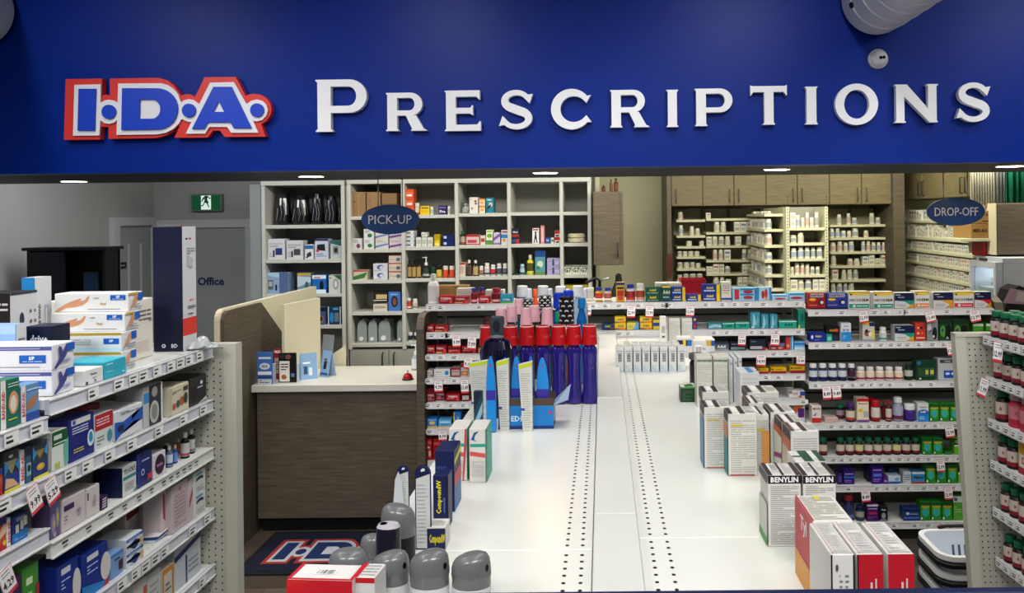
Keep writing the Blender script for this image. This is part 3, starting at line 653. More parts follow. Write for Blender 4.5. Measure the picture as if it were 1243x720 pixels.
cub(0,2,472,487.5,309,('cfc4b8',[R(0,.86,1,1,'b0604a'),E(.75,.4,.18,.22,'6a6f80'),L(.1,.3,.5,.6,2,'9a8a80')]),'white box with orange edge in third cubby row',n=3)
cub(0,3,453,470,367,('cfc8bc',[R(0,.85,1,1,'3a2a20'),L(.1,.3,.9,.6,2,'5a4a40')]),'small cream box in the fourth cubby row')
pbox(453,470,354.5,SY+.03,ZA(461,367,SY)+.001,('2b2522',[R(.2,.3,1,.75,'c9b48a'),R(0,.1,1,.2,'d8d0c0')]),'dark box with tan panel on top of the small cream box',d=.1)
cub(0,3,471.5,486.5,354.5,('4f7cc0',[E(.5,.5,.28,.3,'2a2430'),E(.5,.5,.16,.2,'8a5a44'),L(.2,.82,.8,.92,1,'c0d0e8')]),'blue box with a dark round portrait picture',cat='box')
jug = mat('b3bcbc', .25, trans=.35)
for k, (x0, x1) in enumerate(((431,443.5),(444.5,456),(457,472.5),(480,488))):
    z = ZM[0][4]; X0, X1 = XA(x0, SY, z), XA(x1, SY, z); w = (X1-X0)/2*.94; h = ZA(x0, 389, SY) - z
    a = MB(); a.prism([(-w,0),(w,0),(w,h*.6),(w*.75,h*.9),(w*.3,h*.96),(-w*.35,h*.96),(-w*.8,h*.85),(-w,h*.6)], -.07, .07, jug); a.prism([(-w*.3,h*.94),(w*.3,h*.94),(w*.3,h),(-w*.3,h)], -.025, .025, jug)
    o = a.build('plastic_jug', loc=((X0+X1)/2, SY + .12, z))
    b = MB(); b.lathe([(0, 0), (w*.42, 0), (w*.42, .012), (0, .012)], mat('e2e4e2', .3), 16); c = b.build('cap', o); c.rotation_euler = (math.pi/2, 0, 0); c.location = (-w*.15, -.07, w*.5 + .012)
    tag(o, 'translucent white jug with round cap, %s from left in the bottom cubby' % ORD[k], 'jug', 'translucent jugs in the bottom cubby')
# column 2
OR = ('d4582e', [T('PAINLESS'[:4],.5,.6,.18,'f0c0a0'), R(.1,.15,.9,.4,'f0ead8'), T('RUB',.5,.27,.18,'7a3020')])
OR = ('d4582e', [R(.1,.5,.9,.62,'e88a60'), R(.18,.15,.82,.4,'f0e2d0')])
cub(1,0,491.8,502.5,229.5,OR,'orange box with white panel in second cubby',n=3)
cubb(1,0,503,509,246.5,('b04030','d8d0c8','d0c0b0','a04030',None,'jar'),'small red and white round tub beside orange boxes','tub')
cub(1,0,510,521.5,250,('e0c21c',[R(.1,.2,.8,.6,'d8b010'),R(.1,.7,.9,.85,'705a10')]),'yellow box on the second cubby top shelf')
cubb(1,0,521.8,526,251,('cfd2d2','e0e0e0','b8bcbc',None,None,'jar'),'tiny white jar right of the yellow box')
cub(1,0,532,542.5,249.5,('33265c',[T('Five',.5,.35,.3,'e0dcec'),R(.1,.72,.9,.84,'8a78b8')]),'purple box with white word on second cubby top shelf')
cubb(1,0,543,546.5,250.5,('cfd2d2','e0e0e0','b8bcbc',None,None,'jar'),'tiny white jar right of the purple box')
cub(1,1,491.8,503,280,('c8ccd0',[R(0,.3,1,.6,'4a525a'),R(.6,.2,.9,.8,'dcdcdc')]),'white and grey flat box in second cubby column',n=4)
for k in range(3): cub(1,1,505+k*6.9,511.6+k*6.9,288,('cfcfc6',[L(.1,.3,.9,.7,2,'8a8a80')]),'little white box, %s from left in its cluster' % ORD[k])
pbox(511.5,518.5,282,SY+.03,ZA(515,287.6,SY),('cfcfc6',[L(.1,.3,.9,.7,2,'8a8a80')]),'little white box resting on top of the white cluster',d=.08)
cub(1,1,527,534,284.5,('d8c020',[Q([(0,.4),(1,.6),(1,1),(0,1)],'b89a10'),R(.2,.1,.8,.3,'e8dca0')]),'upright yellow box beside the navy boxes')
cub(1,1,537,551.5,284.5,('1c2c66',[R(.1,.3,.35,.7,'c0c8e0')]),'navy box with white square in second cubby',n=2)
AMB = mat('2a1a10', .2, coat=.3)
for k, x in enumerate((494, 499.6, 505.2)): cubb(1,2,x,x+5.4,315,(AMB,'141414','b09860',None,None,'tall'),'dark amber bottle with gold label, %s of three' % ORD[k])
cubb(1,2,512,521,312,('23282a','e0e0dc','3c4a3a','b0b8b0',None,'pump'),'dark bottle with white pump in second cubby','pump bottle')
cubb(1,2,522,528.5,318.5,('183028','0e1816','20402c',None,None,'tall'),'dark green bottle beside the white pump bottle')
cubb(1,2,529,536,322.5,('a08a28','1a1a1a','c8b850',None,None,'jar'),'yellow jar with black lid in the third cubby row','jar')
cubb(1,2,537.3,543.8,323,('c04828','e0d8c8','d8583a',None,None,'jar'),'left of two red orange jars with white lids','jar')
cubb(1,2,545,551.5,323,('c04828','e0d8c8','d8583a',None,None,'jar'),'right of two red orange jars with white lids','jar')
cubb(1,3,492,499,362.5,('b04a28','e0e0dc','c05030','d8d0c0'),'orange bottle with white cap above the sanitizer')
cubb(1,3,500,506.5,363,('c8c8c4','e0e0dc','b0b4a8',None),'white bottle right of the orange bottle')
cubb(1,4,495,500.5,404,('d0d0d0','dcdcdc','2c3040',None,None,'jar'),'small white jar, left of the bottom pair','jar')
cubb(1,4,502,507.5,404,('d0d0d0','dcdcdc','2c3040',None,None,'jar'),'small white jar, right of the bottom pair','jar')
# column 3
z = ZM[2][0]; a = MB(); X = XA(563, SY, z); r = 5*SY/F_
a.lathe([(0, 0), (r*.9, r*.2), (r*1.05, r*.9), (r*.8, r*1.5), (0, r*1.75)], mat('b8b8b4', .4), 14); a.lathe([(0, r*1.1), (r*.6, r*1.4), (r*.68, r*1.9), (r*.4, r*2.35), (0, r*2.45)], mat('b8b8b4', .4), 14)
for s in (-1, 1): a.lathe([(0, 0), (r*.16, r*.1), (r*.12, r*.3), (0, r*.35)], mat('303030', .4), 8, c=(s*r*.28, -r*.58, r*1.75)); a.lathe([(r*.3, 0), (r*.32, r*.12), (r*.1, r*.3)], mat('b8b8b4', .4), 8, c=(s*r*.7, -r*.3, r*.1))
o = a.build('toy_figure', loc=(X, SY + .1, z)); tag(o, 'small round white toy figure with dark eyes in top cubby', 'figurine')
cub(2,0,569.8,580.5,239.5,('d8d4cc',[E(.7,.75,.16,.08,'b04a3a'),R(.62,.55,.9,.65,'4a4a7a'),E(.3,.3,.12,.06,'5a5f9a'),L(.1,.85,.6,.93,1,'888888')]),'tall white box with small pictures in the top cubby')
cub(2,0,581.5,589,241,('d8d0b8',[R(0,.78,1,1,'d88a3a'),E(.5,.45,.3,.2,'d8a060')]),'orange and white box in the third cubby top shelf',n=2)
cub(2,0,590,599.5,240,('1f7f96',[E(.6,.55,.26,.14,'d8c0b0'),Q([(.1,.2),(.6,.4),(.7,.6),(.2,.4)],'14222c'),R(.1,.82,.7,.9,'c8e0e4')]),'teal box with a dark figure in the top cubby')
cubb(2,1,557.5,564.8,280.5,('201814','1d6a44','b8a898','a04038',None,'tall'),'dark bottle with green cap in third cubby column')
cub(2,1,565.8,582,285,('d0b8b4',[R(0,.8,1,1,'b02a3a'),R(.1,.2,.8,.5,'b04a5a'),R(0,0,1,.1,'b02a3a')]),'wide red and white box beside the green capped bottle')
cub(2,1,583,589.3,286,('d4ccc4',[R(.1,.3,.9,.7,'b03a30')]),'small white box with red panel in third cubby')
cub(2,1,590,598.3,279,('d8dcc8',[E(.5,.6,.4,.14,'6fa83a'),R(0,0,1,.3,'5a8f50'),R(.1,.85,.9,.95,'8abf58')]),'green and white box in third cubby column')
cub(2,1,599,607.3,282.3,('c8c0d0',[Q([(0,.3),(1,.7),(1,.95),(0,.55)],'7a5aa0'),R(0,.0,1,.15,'8a70a8')]),'lilac and white box in third cubby column')
cub(2,1,608.5,616.8,279.3,('d8d8dc',[R(0,.45,1,.7,'3a8ac0'),E(.4,.3,.25,.12,'d89a4a'),R(.1,.82,.9,.92,'b04040')]),'white box with blue middle band in third cubby')
cub(2,2,557,565,318.8,('d8ccc0',[R(0,.85,1,1,'b03a38'),L(.15,.2,.85,.7,4,'a89080')]),'cream box with red top edge in third cubby')
cubb(2,2,565.5,572.8,316,(AMB,'dcdcd8','5a4a48',None,None,'tall'),'dark brown bottle with white cap, brown label')
cubb(2,2,573.5,580.5,316,(AMB,'dcdcd8','b8a070',None,None,'tall'),'dark brown bottle with white cap, tan label')
for k, (x, t, c, yt, nm) in enumerate(((581.3,586.8,'b08070',323,'tan labelled short'),(587.5,594.3,'c8c0c0',319.5,'plain tall'),(595.2,601.5,'c03a58',321.5,'pink labelled'),(602.5,609,'58606a',320,'grey labelled'),(609.7,616,'68707a',320,'rightmost grey labelled'))):
    cubb(2,2,x,t,yt,('d6d6d2','e2e2e0',c,None),'%s white pill bottle in the third cubby' % nm)
# column 4
cub(3,1,621,630.5,277,('26303e',[R(0,.45,1,.6,'b03a30'),T('Alta'[:0] or 'Maxi',.5,.75,.12,'e0e0e0'),R(.1,.1,.9,.3,'3a5a9a'),R(.55,0,1,.3,'b03a48')]),'dark box with red band in fourth cubby column')
cub(3,1,646,654.5,277,('dcdcdc',[E(.5,.72,.14,.08,'202020'),Q([(.3,.3),(.7,.3),(.6,.65),(.4,.65)],'202020'),Q([(.2,.05),(.35,.05),(.5,.4),(.35,.4)],'202020'),Q([(.8,.05),(.65,.05),(.5,.4),(.65,.4)],'202020'),R(.1,.86,.9,.95,'b03030')]),'white box with a black standing figure picture')
cub(3,1,656.2,661,274,('c88a90',[R(.2,.1,.8,.9,'d8b8bc')]),'thin tall pink box in the fourth cubby column')
cub(3,1,661.8,667.8,288,('2f4a8a',[R(.2,.3,.8,.7,'8aa0c8')]),'small blue box in the fourth cubby column')
cub(3,1,668.5,672.6,288.5,('c8d0d0',[R(.1,.3,.9,.7,'3a8a80')]),'small white and teal box in fourth cubby column')
cub(3,1,673.3,680,280,('d8c8c0',[R(0,.5,1,1,'b03030'),R(.2,.1,.8,.35,'404040')]),'red and white box in the fourth cubby column',n=2)
cub(3,2,621.5,629.5,332.3,('2a3a40',[R(.1,.2,.9,.7,'4a6a70')]),'flat dark packet lying in the fourth cubby column')
cubb(3,2,630.8,637,321,('6fa0b8','b8d0dc','a8c0cc',None),'pale blue bottle in the fourth cubby column')
cubb(3,2,639,648,309.7,('c8bf40','d8d8c8','5a5a20','d8d060',None,'tall'),'yellow bottle with clear cap in fourth cubby column')
cub(3,2,649.5,662,304.5,('5f9aa8',[R(0,.75,1,1,'24508a'),E(.5,.45,.3,.14,'c8d8c0'),R(0,0,1,.12,'6a8a48'),E(.3,.3,.2,.08,'4f7f58')]),'tall blue green box in fourth cubby column')
cub(3,2,664,680,313.5,('a8a4c8',[R(.4,.1,.55,.9,'4a4a78'),R(.1,.6,.35,.7,'8a88b0'),R(.65,.3,.95,.6,'c0c0d8')]),'lavender box in the fourth cubby column',n=2)
# column 5
z = ZM[4][1]; X0, X1 = XA(688.5, SY, z), XA(709.5, SY, z); r = (X1-X0)/2
a = MB()
for k in range(2): a.lathe([(r*.9, .002 + k*.036), (r, .008 + k*.036), (r, .03 + k*.036), (r*.9, .036 + k*.036)], mat('cfc6ac', .8, noise=.1, ns=60), 24)
o = a.build('tape_roll', loc=((X0+X1)/2, SY + .04 + r, z)); tag(o, 'cream coiled roll lying in the right cubby column', 'roll')
for k in range(3): cub(4,2,684.7+k*9.8,694.2+k*9.8,322.7,('d8dccf',[T('G7',.5,.5,.6,'1f2e1c',.95),R(0,.9,1,1,'3f5a38')]),'white box marked G7, %s of three in a row' % ['left','middle','right'][k],d=.12)
cub(4,3,684.7,714,346,('b0a040',[R(0,.4,1,.6,'6a6020')]),'olive yellow carton low in the right cubby column',d=.12)
# ================= wood wall cabinet and dispensary =================
WY = 6.05
x0, x1 = XA(720, WY, 1.9), XA(756.5, WY, 1.9); z0, z1 = ZA(738, 322, WY), ZA(738, 232.5, WY)
e = empty('wall_cabinet', ((x0+x1)/2, WY, z0), 'single grey wood wall cabinet right of the white cubbies', 'cabinet'); w = x1-x0
a = MB(); a.box(-w/2, .02, 0, w/2, .5, z1-z0, WOODG); a.build('body', e)
a = MB(); a.bbox(-w/2 + .002, 0, .002, w/2 - .03, .018, z1-z0 - .002, WOODG, .002); d_ = a.build('door', e)
a = MB(); a.tube([(w/2-.045, 0, .06), (w/2-.045, -.02, .065), (w/2-.045, -.02, .17), (w/2-.045, 0, .175)], .005, mat('2a2a2c', .4), 6); a.build('handle', d_)
for k, (px0, px1, yt) in enumerate(((730, 735.3, 224.5), (740, 744, 217), (745.3, 751, 215.5))):
    X0, X1 = XA(px0, WY, z1), XA(px1, WY, z1); r = (X1-X0)/2; h = ZA(px0, yt, WY) - z1
    o = bottle(r, h, mat('5a2c12', .2, coat=.4), '2a1408', mat('6a3a1c', .3), None, shape='tall', name='amber_bottle'); o.location = ((X0+X1)/2, WY + .1 + r, z1 + .0005)
    tag(o, ['small', 'tall thin', 'tall wide'][k] + ' amber bottle standing on the wood wall cabinet', 'bottle')
# sink tap and black thing under the wall cabinet
a = MB(); YB = 6.4
X = XA(751, 5.6, 1.3); zb1 = ZA(751, 372, 5.6)
a.box(XA(718, 5.6, 1), 0, .85, XA(812, 5.6, 1), .6, .89, TOP); a.box(XA(718, 5.6, 1), .03, 0, XA(812, 5.6, 1), .6, .85, WOODG); o = a.build('sink_counter', loc=(0, 5.6, 0)); tag(o, 'back work counter below the wood wall cabinet', 'counter')
mb = MB(); zz = ZA(751, 333, 5.75); r = .07
hh = zz - .89
mb.lathe([(r*.9, 0), (r*1.2, .1), (r*1.25, hh*.55), (r*.8, hh*.78), (r*.35, hh*.9), (r*.3, hh*.98), (r*.1, hh)], mat('131318', .5, noise=.3, ns=30), 18)
o = mb.build('black_bag', loc=(XA(751.5, 5.75, 1.3), 5.75 + .1, .89)); 
for v in o.data.vertices:
    t = math.atan2(v.co.y, v.co.x); f = 1 + .08*math.sin(4*t + v.co.z*14); v.co.x *= f; v.co.y *= f
tag(o, 'black knotted bag on the counter under the wall cabinet', 'bag')
mb = MB(); zz = ZA(735, 337, 5.9); mb.tube([(0,0,.0), (0,0,zz-.89-.02), (-.03,-.03,zz-.89), (-.1,-.08,zz-.89 -.03)], .012, mat('3a3a3c', .3, .7), 8); mb.tube([(.0,0,zz-.91), (.07,-.05,zz-.89)], .008, mat('c0c0c0', .3, .5), 8)
o = mb.build('sink_tap', loc=(XA(728, 5.9, 1.4), 5.9, .89)); tag(o, 'dark curved tap beside the black bag', 'tap')
# upper cabinets
UY = 6.85; zb1 = ZA(950, 249.5, UY); zt1 = 2.618
xs = [XA(p, UY, 2.1) for p in (815, 853, 891, 930, 968, 1007, 1046, 1084)]
for k in range(0, 7, 2):
    x0, x1 = xs[k], xs[min(k+2, 7)]
    e = empty('upper_cabinet', ((x0+x1)/2, UY, zb1), 'light wood upper cabinet, %s from the left over the dispensary' % ORD[k//2], 'cabinet', 'light wood upper cabinets'); ox = e.location.x
    a = MB(); a.box(x0-ox+.001, .02, 0, x1-ox-.001, PY-UY-.005, zt1-zb1, WOODL); a.build('body', e)
    for j in range(k, min(k+2, 7)):
        a = MB(); a.bbox(xs[j]-ox+.003, 0, .005, xs[j+1]-ox-.003, .018, zt1-zb1-.005, WOODL, .002); d_ = a.build('door', e)
        hx = xs[j+1]-ox-.04 if j % 2 == 1 else xs[j]-ox+.04
        if j in (1, 3, 5): hx = xs[j+1]-ox-.04
        if j in (2, 4, 6): hx = xs[j]-ox+.04
        a = MB(); a.tube([(hx, 0, .03), (hx, -.02, .035), (hx, -.02, .14), (hx, 0, .145)], .005, mat('6a655c', .4, .5), 6); a.build('handle', d_)
a = MB(); a.box(xs[0]-.04, 0, 0, xs[0]-.002, PY-UY-.01, zt1, WOODG); o = a.build('cabinet_side_panel', loc=(0, UY, 0)); tag(o, 'tall wood side panel at the dispensary left end', 'panel')
# little brown clipboard hanging on the panel side
a = MB(); a.prism([(.03*math.cos(t*math.pi/8), .11 + .11*math.sin(t*math.pi/8)) for t in range(16)], -.012, 0, mat('5a3020', .5)); o = a.build('leather_strap', loc=(XA(813, UY-.02, 1.5), UY - .0005, ZA(813, 338, UY))); tag(o, 'brown leather pouch hanging at the dispensary panel edge', 'pouch')
# far right: column and corner cabinets
cxa, cxb = XA(1085, 6.8, 1.6), XA(1099, 6.8, 1.6)
a = MB(); a.bbox(cxa, 0, 0, cxb, .6, 2.6, WOODD, .003); o = a.build('wood_column', loc=(0, 6.8, 0)); tag(o, 'dark wood column between the dispensary bays', 'column')
RX = 2.62       # face of the run along the right side
# ---- dispensary shelving bays ----
PS = mat('c4c2a8', .4); PB = mat('a5a28c', .6)
rr = random.Random(3)
_small = {}
def small(kind, w, h, colr):
    key = (kind, round(w, 3), round(h, 3), colr)
    if key in _small: return _small[key]
    mb = MB()
    if kind == 'bottle':
        b, c, l = colr
        mb.lathe([(w*.47, 0), (w*.5, h*.05), (w*.5, h*.15), (w*.5, h*.55), (w*.5, h*.66), (w*.34, h*.76), (w*.34, h*.8)], [b, b, l, l, b, b], 8)
        mb.lathe([(w*.4, h*.78), (w*.4, h)], c, 8)
    else:
        b, c, l = colr; mb.box(-w/2, -.03, 0, w/2, .03, h, b); mb.quad((-w*.38, -.0305, h*.15), (w*.7,0,0), (0,0,h*.3), l); mb.quad((-w*.38, -.0305, h*.6), (w*.76,0,0), (0,0,h*.22), c)
    _small[key] = mb.build('x', mesh_only=True); return _small[key]
BC = [('d6d4c4','e2e0d2','b8b6a6'),('cfcdbc','dcdacb','c6c2b0'),('d6d4c6','dddbcc','9aa0a0'),('d2d0c0','e0decf','c0a8a0'),('d2d2c6','e0ded0','a0a8b8')]
XC = [('d6d4c6','b8b6a8','9c9c94'),('d8d6c8','a8b0a0','b0aea0'),('d2d0c4','8f9a88','aaa89a'),('d8d4c8','b06a6a','b0aea0'),('d6d6cc','6a80a8','b0aea0')]
NSM = [0]; CNT = {}
WIDE = ORD
def fill(x0, x1, Y, z, hmax, place, dens=.9, mix=.35, wr=(.042, .06), hr=(.5, .85), face=None, cat_=None, colb=None):
    x = x0; items = []
    while True:
        w = rr.uniform(*wr)
        if x + w > x1: break
        if rr.random() < dens:
            kind = 'box' if rr.random() < mix else 'bottle'
            h = min(hmax*.92, rr.choice((.06, .075, .09, .1, .115)))
            items.append((x + w/2, round(w*.96*200)/200, round(h*100)/100, kind, rr.choice(XC if kind == 'box' else (colb or BC))))
        x += w + .003
    for (cx, w, h, kind, c) in items:
        k = CNT.get(place, 0); CNT[place] = k + 1
        me = small(kind, min(w, .06), h, c)
        pos = (cx, Y, z) if face is None else face(cx)
        pos = (pos[0], pos[1], pos[2] + .0008)
        o = bpy.data.objects.new('pill_bottle' if kind == 'bottle' else 'stock_box', me); COL.objects.link(o)
        o.location = pos
        if face is not None: o.rotation_euler = (0, 0, FR[0])
        tall = 'short ' if h < .07 else ('tall ' if h > .085 else '')
        where = '%s along' % WIDE[k] if k < 20 else '%s past the twentieth' % ORD[k-20]
        tag(o, '%swhite %s, %s the %s' % (tall, 'medicine box' if kind == 'box' else 'pill bottle', where, place), 'pill bottle' if kind == 'bottle' else 'medicine box', 'stock on ' + place)
        NSM[0] += 1
def bay(pa, pb, ys, Y, label, dep, spec, uprights=(), name='dispensary_shelving', top=253, backc=None, cols=None):
    X0, X1 = XA(pa, Y, 1.6), XA(pb, Y, 1.6)
    e = empty(name, ((X0+X1)/2, Y, 0), label, 'shelving'); ox = e.location.x; zt = ZA((pa+pb)/2, top, Y)
    a = MB(); a.box(X0-ox, dep, .2, X1-ox, dep + .015, zt, backc or PB); a.build('back_panel', e)
    for u in uprights:
        a = MB(); xx = XA(u, Y, 1.6) - ox; a.box(xx-.012, dep-.02, .2, xx+.012, dep, zt, mat('6a6858', .5)); a.build('upright', e)
    for k, y in enumerate(ys):
        z = ZA((pa+pb)/2, y, Y); a = MB(); a.bbox(X0-ox, 0, z-.022, X1-ox, dep, z, PS, .002); a.build('shelf', e)
        zn = ZA((pa+pb)/2, ys[k-1] if k else top, Y) if True else 0
        for (q0, q1, kw) in spec[k]:
            fill(XA(q0, Y, z), XA(q1, Y, z), Y + .045, z, abs(zn - z) - .03, '%s shelf of the %s' % (ORD[k], cols), **kw)
    return e
NB = [('d6d4c4','1c1e26','b0aea0'),('d6d4c4','1c1e26','c8c4b4')]
bay(821.5,856.5,(266.7,285.8,299,311.5,326,340),7.0,'narrow left bay of the dispensary shelves full of bottles',.3,
    [[(823,831,dict(mix=0,wr=(.05,.055)))],[(824,855,dict(mix=.1,wr=(.045,.05)))],[(833,856,dict(mix=0,colb=NB))],[(822.5,856,dict(mix=0,colb=NB,dens=1))],[(822.5,856,dict(mix=0,colb=NB,dens=1))],[(822.5,856,dict(mix=0,colb=NB,dens=1))]],cols='narrow left bay')
bay(857.5,931.5,(265,281.7,298,315.5,331.8,347.5),7.0,'wide dispensary shelves right of the narrow left bay',.3,
    [[(857.5,866,dict(mix=1,wr=(.03,.04)))],[(867,890,dict(mix=.3,dens=1)),(892,931,dict(mix=.7,dens=1))],[(858,892,dict(mix=.2,dens=1)),(893,905,dict(mix=1)),(907,930,dict(mix=.1))],[(858,892,dict(mix=.2,dens=.8)),(893,929,dict(mix=.2,dens=.9))],[(858,894,dict(mix=.3,dens=1)),(895,930,dict(mix=.6,dens=.8))],[(860,895,dict(mix=.5)),(896,931,dict(mix=1,dens=1,wr=(.04,.045)))]],uprights=(860,891,929),cols='wide dispensary bay')
bay(1008,1085,(272.5,288.3,305.5,322.5,339.5,355),7.0,'dispensary shelves just left of the dark wood column',.3,
    [[(1009,1028,dict(mix=.4,dens=.9)),(1029,1050,dict(mix=.2,dens=1)),(1057,1078,dict(mix=0,dens=1))],[(1009,1048,dict(mix=.3,dens=1)),(1050,1063,dict(mix=0,dens=1))],[(1009,1044,dict(mix=.3,dens=1)),(1047,1083,dict(mix=0,dens=1,wr=(.042,.046)))],[(1010,1019,dict()),(1030,1047,dict(mix=.1)),(1048,1080,dict(mix=1,dens=.9,wr=(.05,.055)))],[(1011,1022,dict(mix=.8)),(1023,1048,dict(mix=.2))],[(1010,1045,dict(mix=.2,dens=1))]],uprights=(1010.5,1044,1082),top=253,cols='bay by dark column')
# white end unit facing the shop
EYc = 6.15
e = bay(958,1003,(276.5,295,314,333.7,352),EYc,'white metal end shelving in the middle of the dispensary',.28,
    [[(960,1001,dict(mix=.2,dens=.9,wr=(.03,.042)))],[(960,982,dict(mix=0,dens=1)),(983,993,dict(mix=1,wr=(.03,.035))),(997,1002,dict(mix=0))],[(961,1003,dict(mix=.1,dens=1))],[(960,1003,dict(mix=0,dens=1,wr=(.036,.04)))],[(960,1003,dict(mix=.2,dens=.9))]],uprights=(),name='end_shelving',top=251,backc=mat('8e8e84', .5),cols='white end unit')
for px in (956.5, 1003.5):
    X = XA(px, EYc, 1.7) - e.location.x; zt = ZA(980, 251, EYc); a = MB(); a.box(X-.012, -.0, .1, X+.012, .29, zt, PS)
    for q in range(50): a.quad((X-.004, -.0008, .9 + q*.024), (.008,0,0), (0,0,.011), '3a3a34')
    a.build('upright', e)
# run of shelves along the aisle, left of the end unit (faces left)
def run(Xf, Ya, Yb, zs, dep, s, label, cols, spec, top, name='aisle_shelving'):
    """faces direction s (-1: faces -X) along Y; zs shelf heights"""
    e = empty(name, (Xf, Ya, 0), label, 'shelving')
    q = -s*dep
    a = MB(); a.box(min(q, q*1.05), 0, .2, max(q, q*1.05), Yb-Ya, top, PB); a.build('back_panel', e)
    for k, z in enumerate(zs):
        a = MB(); a.bbox(min(0, q), 0, z-.022, max(0, q), Yb-Ya, z, PS, .002); a.build('shelf', e)
        FR[0] = -math.pi/2 if s < 0 else math.pi/2
        for kw in spec[k]:
            kw = dict(kw); a0 = kw.pop('a', .02); b0 = kw.pop('b', .02)
            fill(Ya + a0, Yb - b0, 0, z, (zs[k-1] if k else top) - z - .03, '%s shelf of the %s' % (ORD[k], cols), face=lambda t, z=z: (Xf - s*.045, t, z), **kw)
    return e
FR = [0]
Xr = XA(954.5, EYc + .05, 1.7) - .01
# anchor heights on the near end, x=950
zr = [ZA(950, y, EYc + .1) for y in (259.5, 278, 297.3, 315.5, 333, 350)]
run(Xr - .16, EYc + .06, 6.98, zr, .15, -1, 'narrow shelf run receding behind the white end unit', 'receding run', [[dict(mix=.3, dens=.7)]] + [[dict(mix=.25, dens=1, wr=(.04, .055))] for _ in range(5)], ZA(950, 252, EYc))
# right hand run
X_r = XA(1099.5, 7.15, 1.6)
zR = [ZA(1100, y, 7.1) for y in (267.2, 287, 301.8, 316, 331, 346)]
endp = (1140, 1208, 1181, 1164, 1165, 1155)
Yn = YA(1181, X_r, 1.6)
e = run(X_r, Yn, 7.2, zR, .3, -1, 'long shelf run on the right behind the drop-off sign', 'right side run',
    [[dict(mix=.8, dens=1)], [dict(mix=.7, dens=1, wr=(.03,.045))], [dict(mix=.9, dens=1, wr=(.03,.045))], [dict(mix=.9, dens=1, wr=(.03,.045))], [dict(mix=.9, dens=1, wr=(.03,.045))], [dict(mix=.9, dens=1, wr=(.03,.045))]], ZA(1100, 250, 7.1))
# upper cabinets on that run
zc = ZA(1100, 243, 7.1)
for k, (ya_, yb_) in enumerate(((6.35, 7.2), (5.6, 6.348))):
    e = empty('upper_cabinet', (X_r, ya_, zc), ['light wood corner cabinet right of the dark column', 'light wood cabinet just above the drop-off sign'][k], 'cabinet', 'light wood upper cabinets')
    a = MB(); a.box(.02, 0, 0, .35, yb_-ya_, 2.6-zc, WOODL); a.build('body', e)
    for j in range(2):
        L_ = (yb_-ya_)/2; a = MB(); a.bbox(0, j*L_+.003, .005, .018, (j+1)*L_-.003, 2.59-zc, WOODL, .002); d_ = a.build('door', e)
        hy = L_ + (.04 if j else -.04); a = MB(); a.tube([(0, hy, .03), (-.02, hy, .035), (-.02, hy, .15), (0, hy, .155)], .005, mat('2a2a2c', .4), 6); a.build('handle', d_)
# pleated curtain, grey and green cloths
def pleats(px0, px1, py0, Y, zbot, colr, label, n, amp=.009, name='curtain'):
    X0, X1 = XA(px0, Y, 2), XA(px1, Y, 2); mb = MB(); N = n*6; vs = []
    for i in range(N+1):
        x = X0 + (X1-X0)*i/N; y = Y + amp*math.sin(i/6*2*math.pi)
        vs += [(x, y, zbot), (x, y, 2.6), (x, y + .012, zbot), (x, y + .012, 2.6)]
    fs = []
    for i in range(N):
        b = 4*i; c = b + 4
        fs += [(b, c, c+1, b+1), (b+2, b+3, c+3, c+2), (b, b+2, c+2, c), (b+1, c+1, c+3, b+3)]
    mb.add(vs, fs, colr, True); o = mb.build(name); tag(o, label, 'curtain')
pleats(1179, 1207, 208, 5.42, ZA(1190, 250, 5.42), mat('c9c7b8', .8), 'off-white pleated curtain hanging at the right', 9)
pleats(1208, 1220, 208, 5.4, ZA(1210, 246, 5.4), mat('8f9290', .8), 'grey pleated curtain beside the green one', 3)
pleats(1222, 1248, 208, 5.38, ZA(1230, 246, 5.38), mat('0f7a5c', .8), 'green pleated curtain at the far right edge', 4, .03)
# wood panel block
Yw = 5.3; x0 = XA(1210, Yw, 1.8); zt = ZA(1225, 246.5, Yw); z0 = ZA(1225, 309.5, Yw)
e = empty('wall_cabinet', (x0 + .3, Yw, z0), 'dark wood cabinet box above the small fridge', 'cabinet')
a = MB(); a.box(-.3, .02, 0, .5, .4, zt-z0, WOODG); a.build('body', e); a = MB(); a.bbox(-.295, 0, .003, .5, .018, zt-z0-.003, WOODG, .002); a.build('door', e); a = MB(); a.box(-.306, .0, 0, -.3005, .4, zt-z0, mat('c8c0a8', .5)); a.build('edge_banding', e)
# cardboard boxes on a ledge
Yb2 = 5.4
z0 = ZA(1190, 289.5, Yb2)
a = MB(); a.bbox(0, 0, -.02, XA(1209, Yb2, 1.8)-XA(1165, Yb2, 1.8), .35, 0, PS, .002); o = a.build('ledge_shelf', loc=(XA(1165, Yb2, 1.8), Yb2 - .02, z0)); tag(o, 'short cream shelf carrying two cardboard boxes', 'shelf')
pbox(1179,1208,272,Yb2,z0+.0005,('9c7c50',[T('MED-RX',.38,.55,.24,'2c2218',.6),R(.82,.15,.98,.5,'c8c0b0')]),'lower cardboard box with black stamped letters by the fridge','cardboard box',.28,name='cardboard_box')
pbox(1179,1206,256,Yb2,ZA(1190,271.6,Yb2),('96764a',[T('AX',.75,.7,.2,'2c2218'),L(.5,.1,.9,.3,1,'3a2c1c')]),'upper cardboard box half hidden by the drop-off sign','cardboard box',.28,name='cardboard_box')
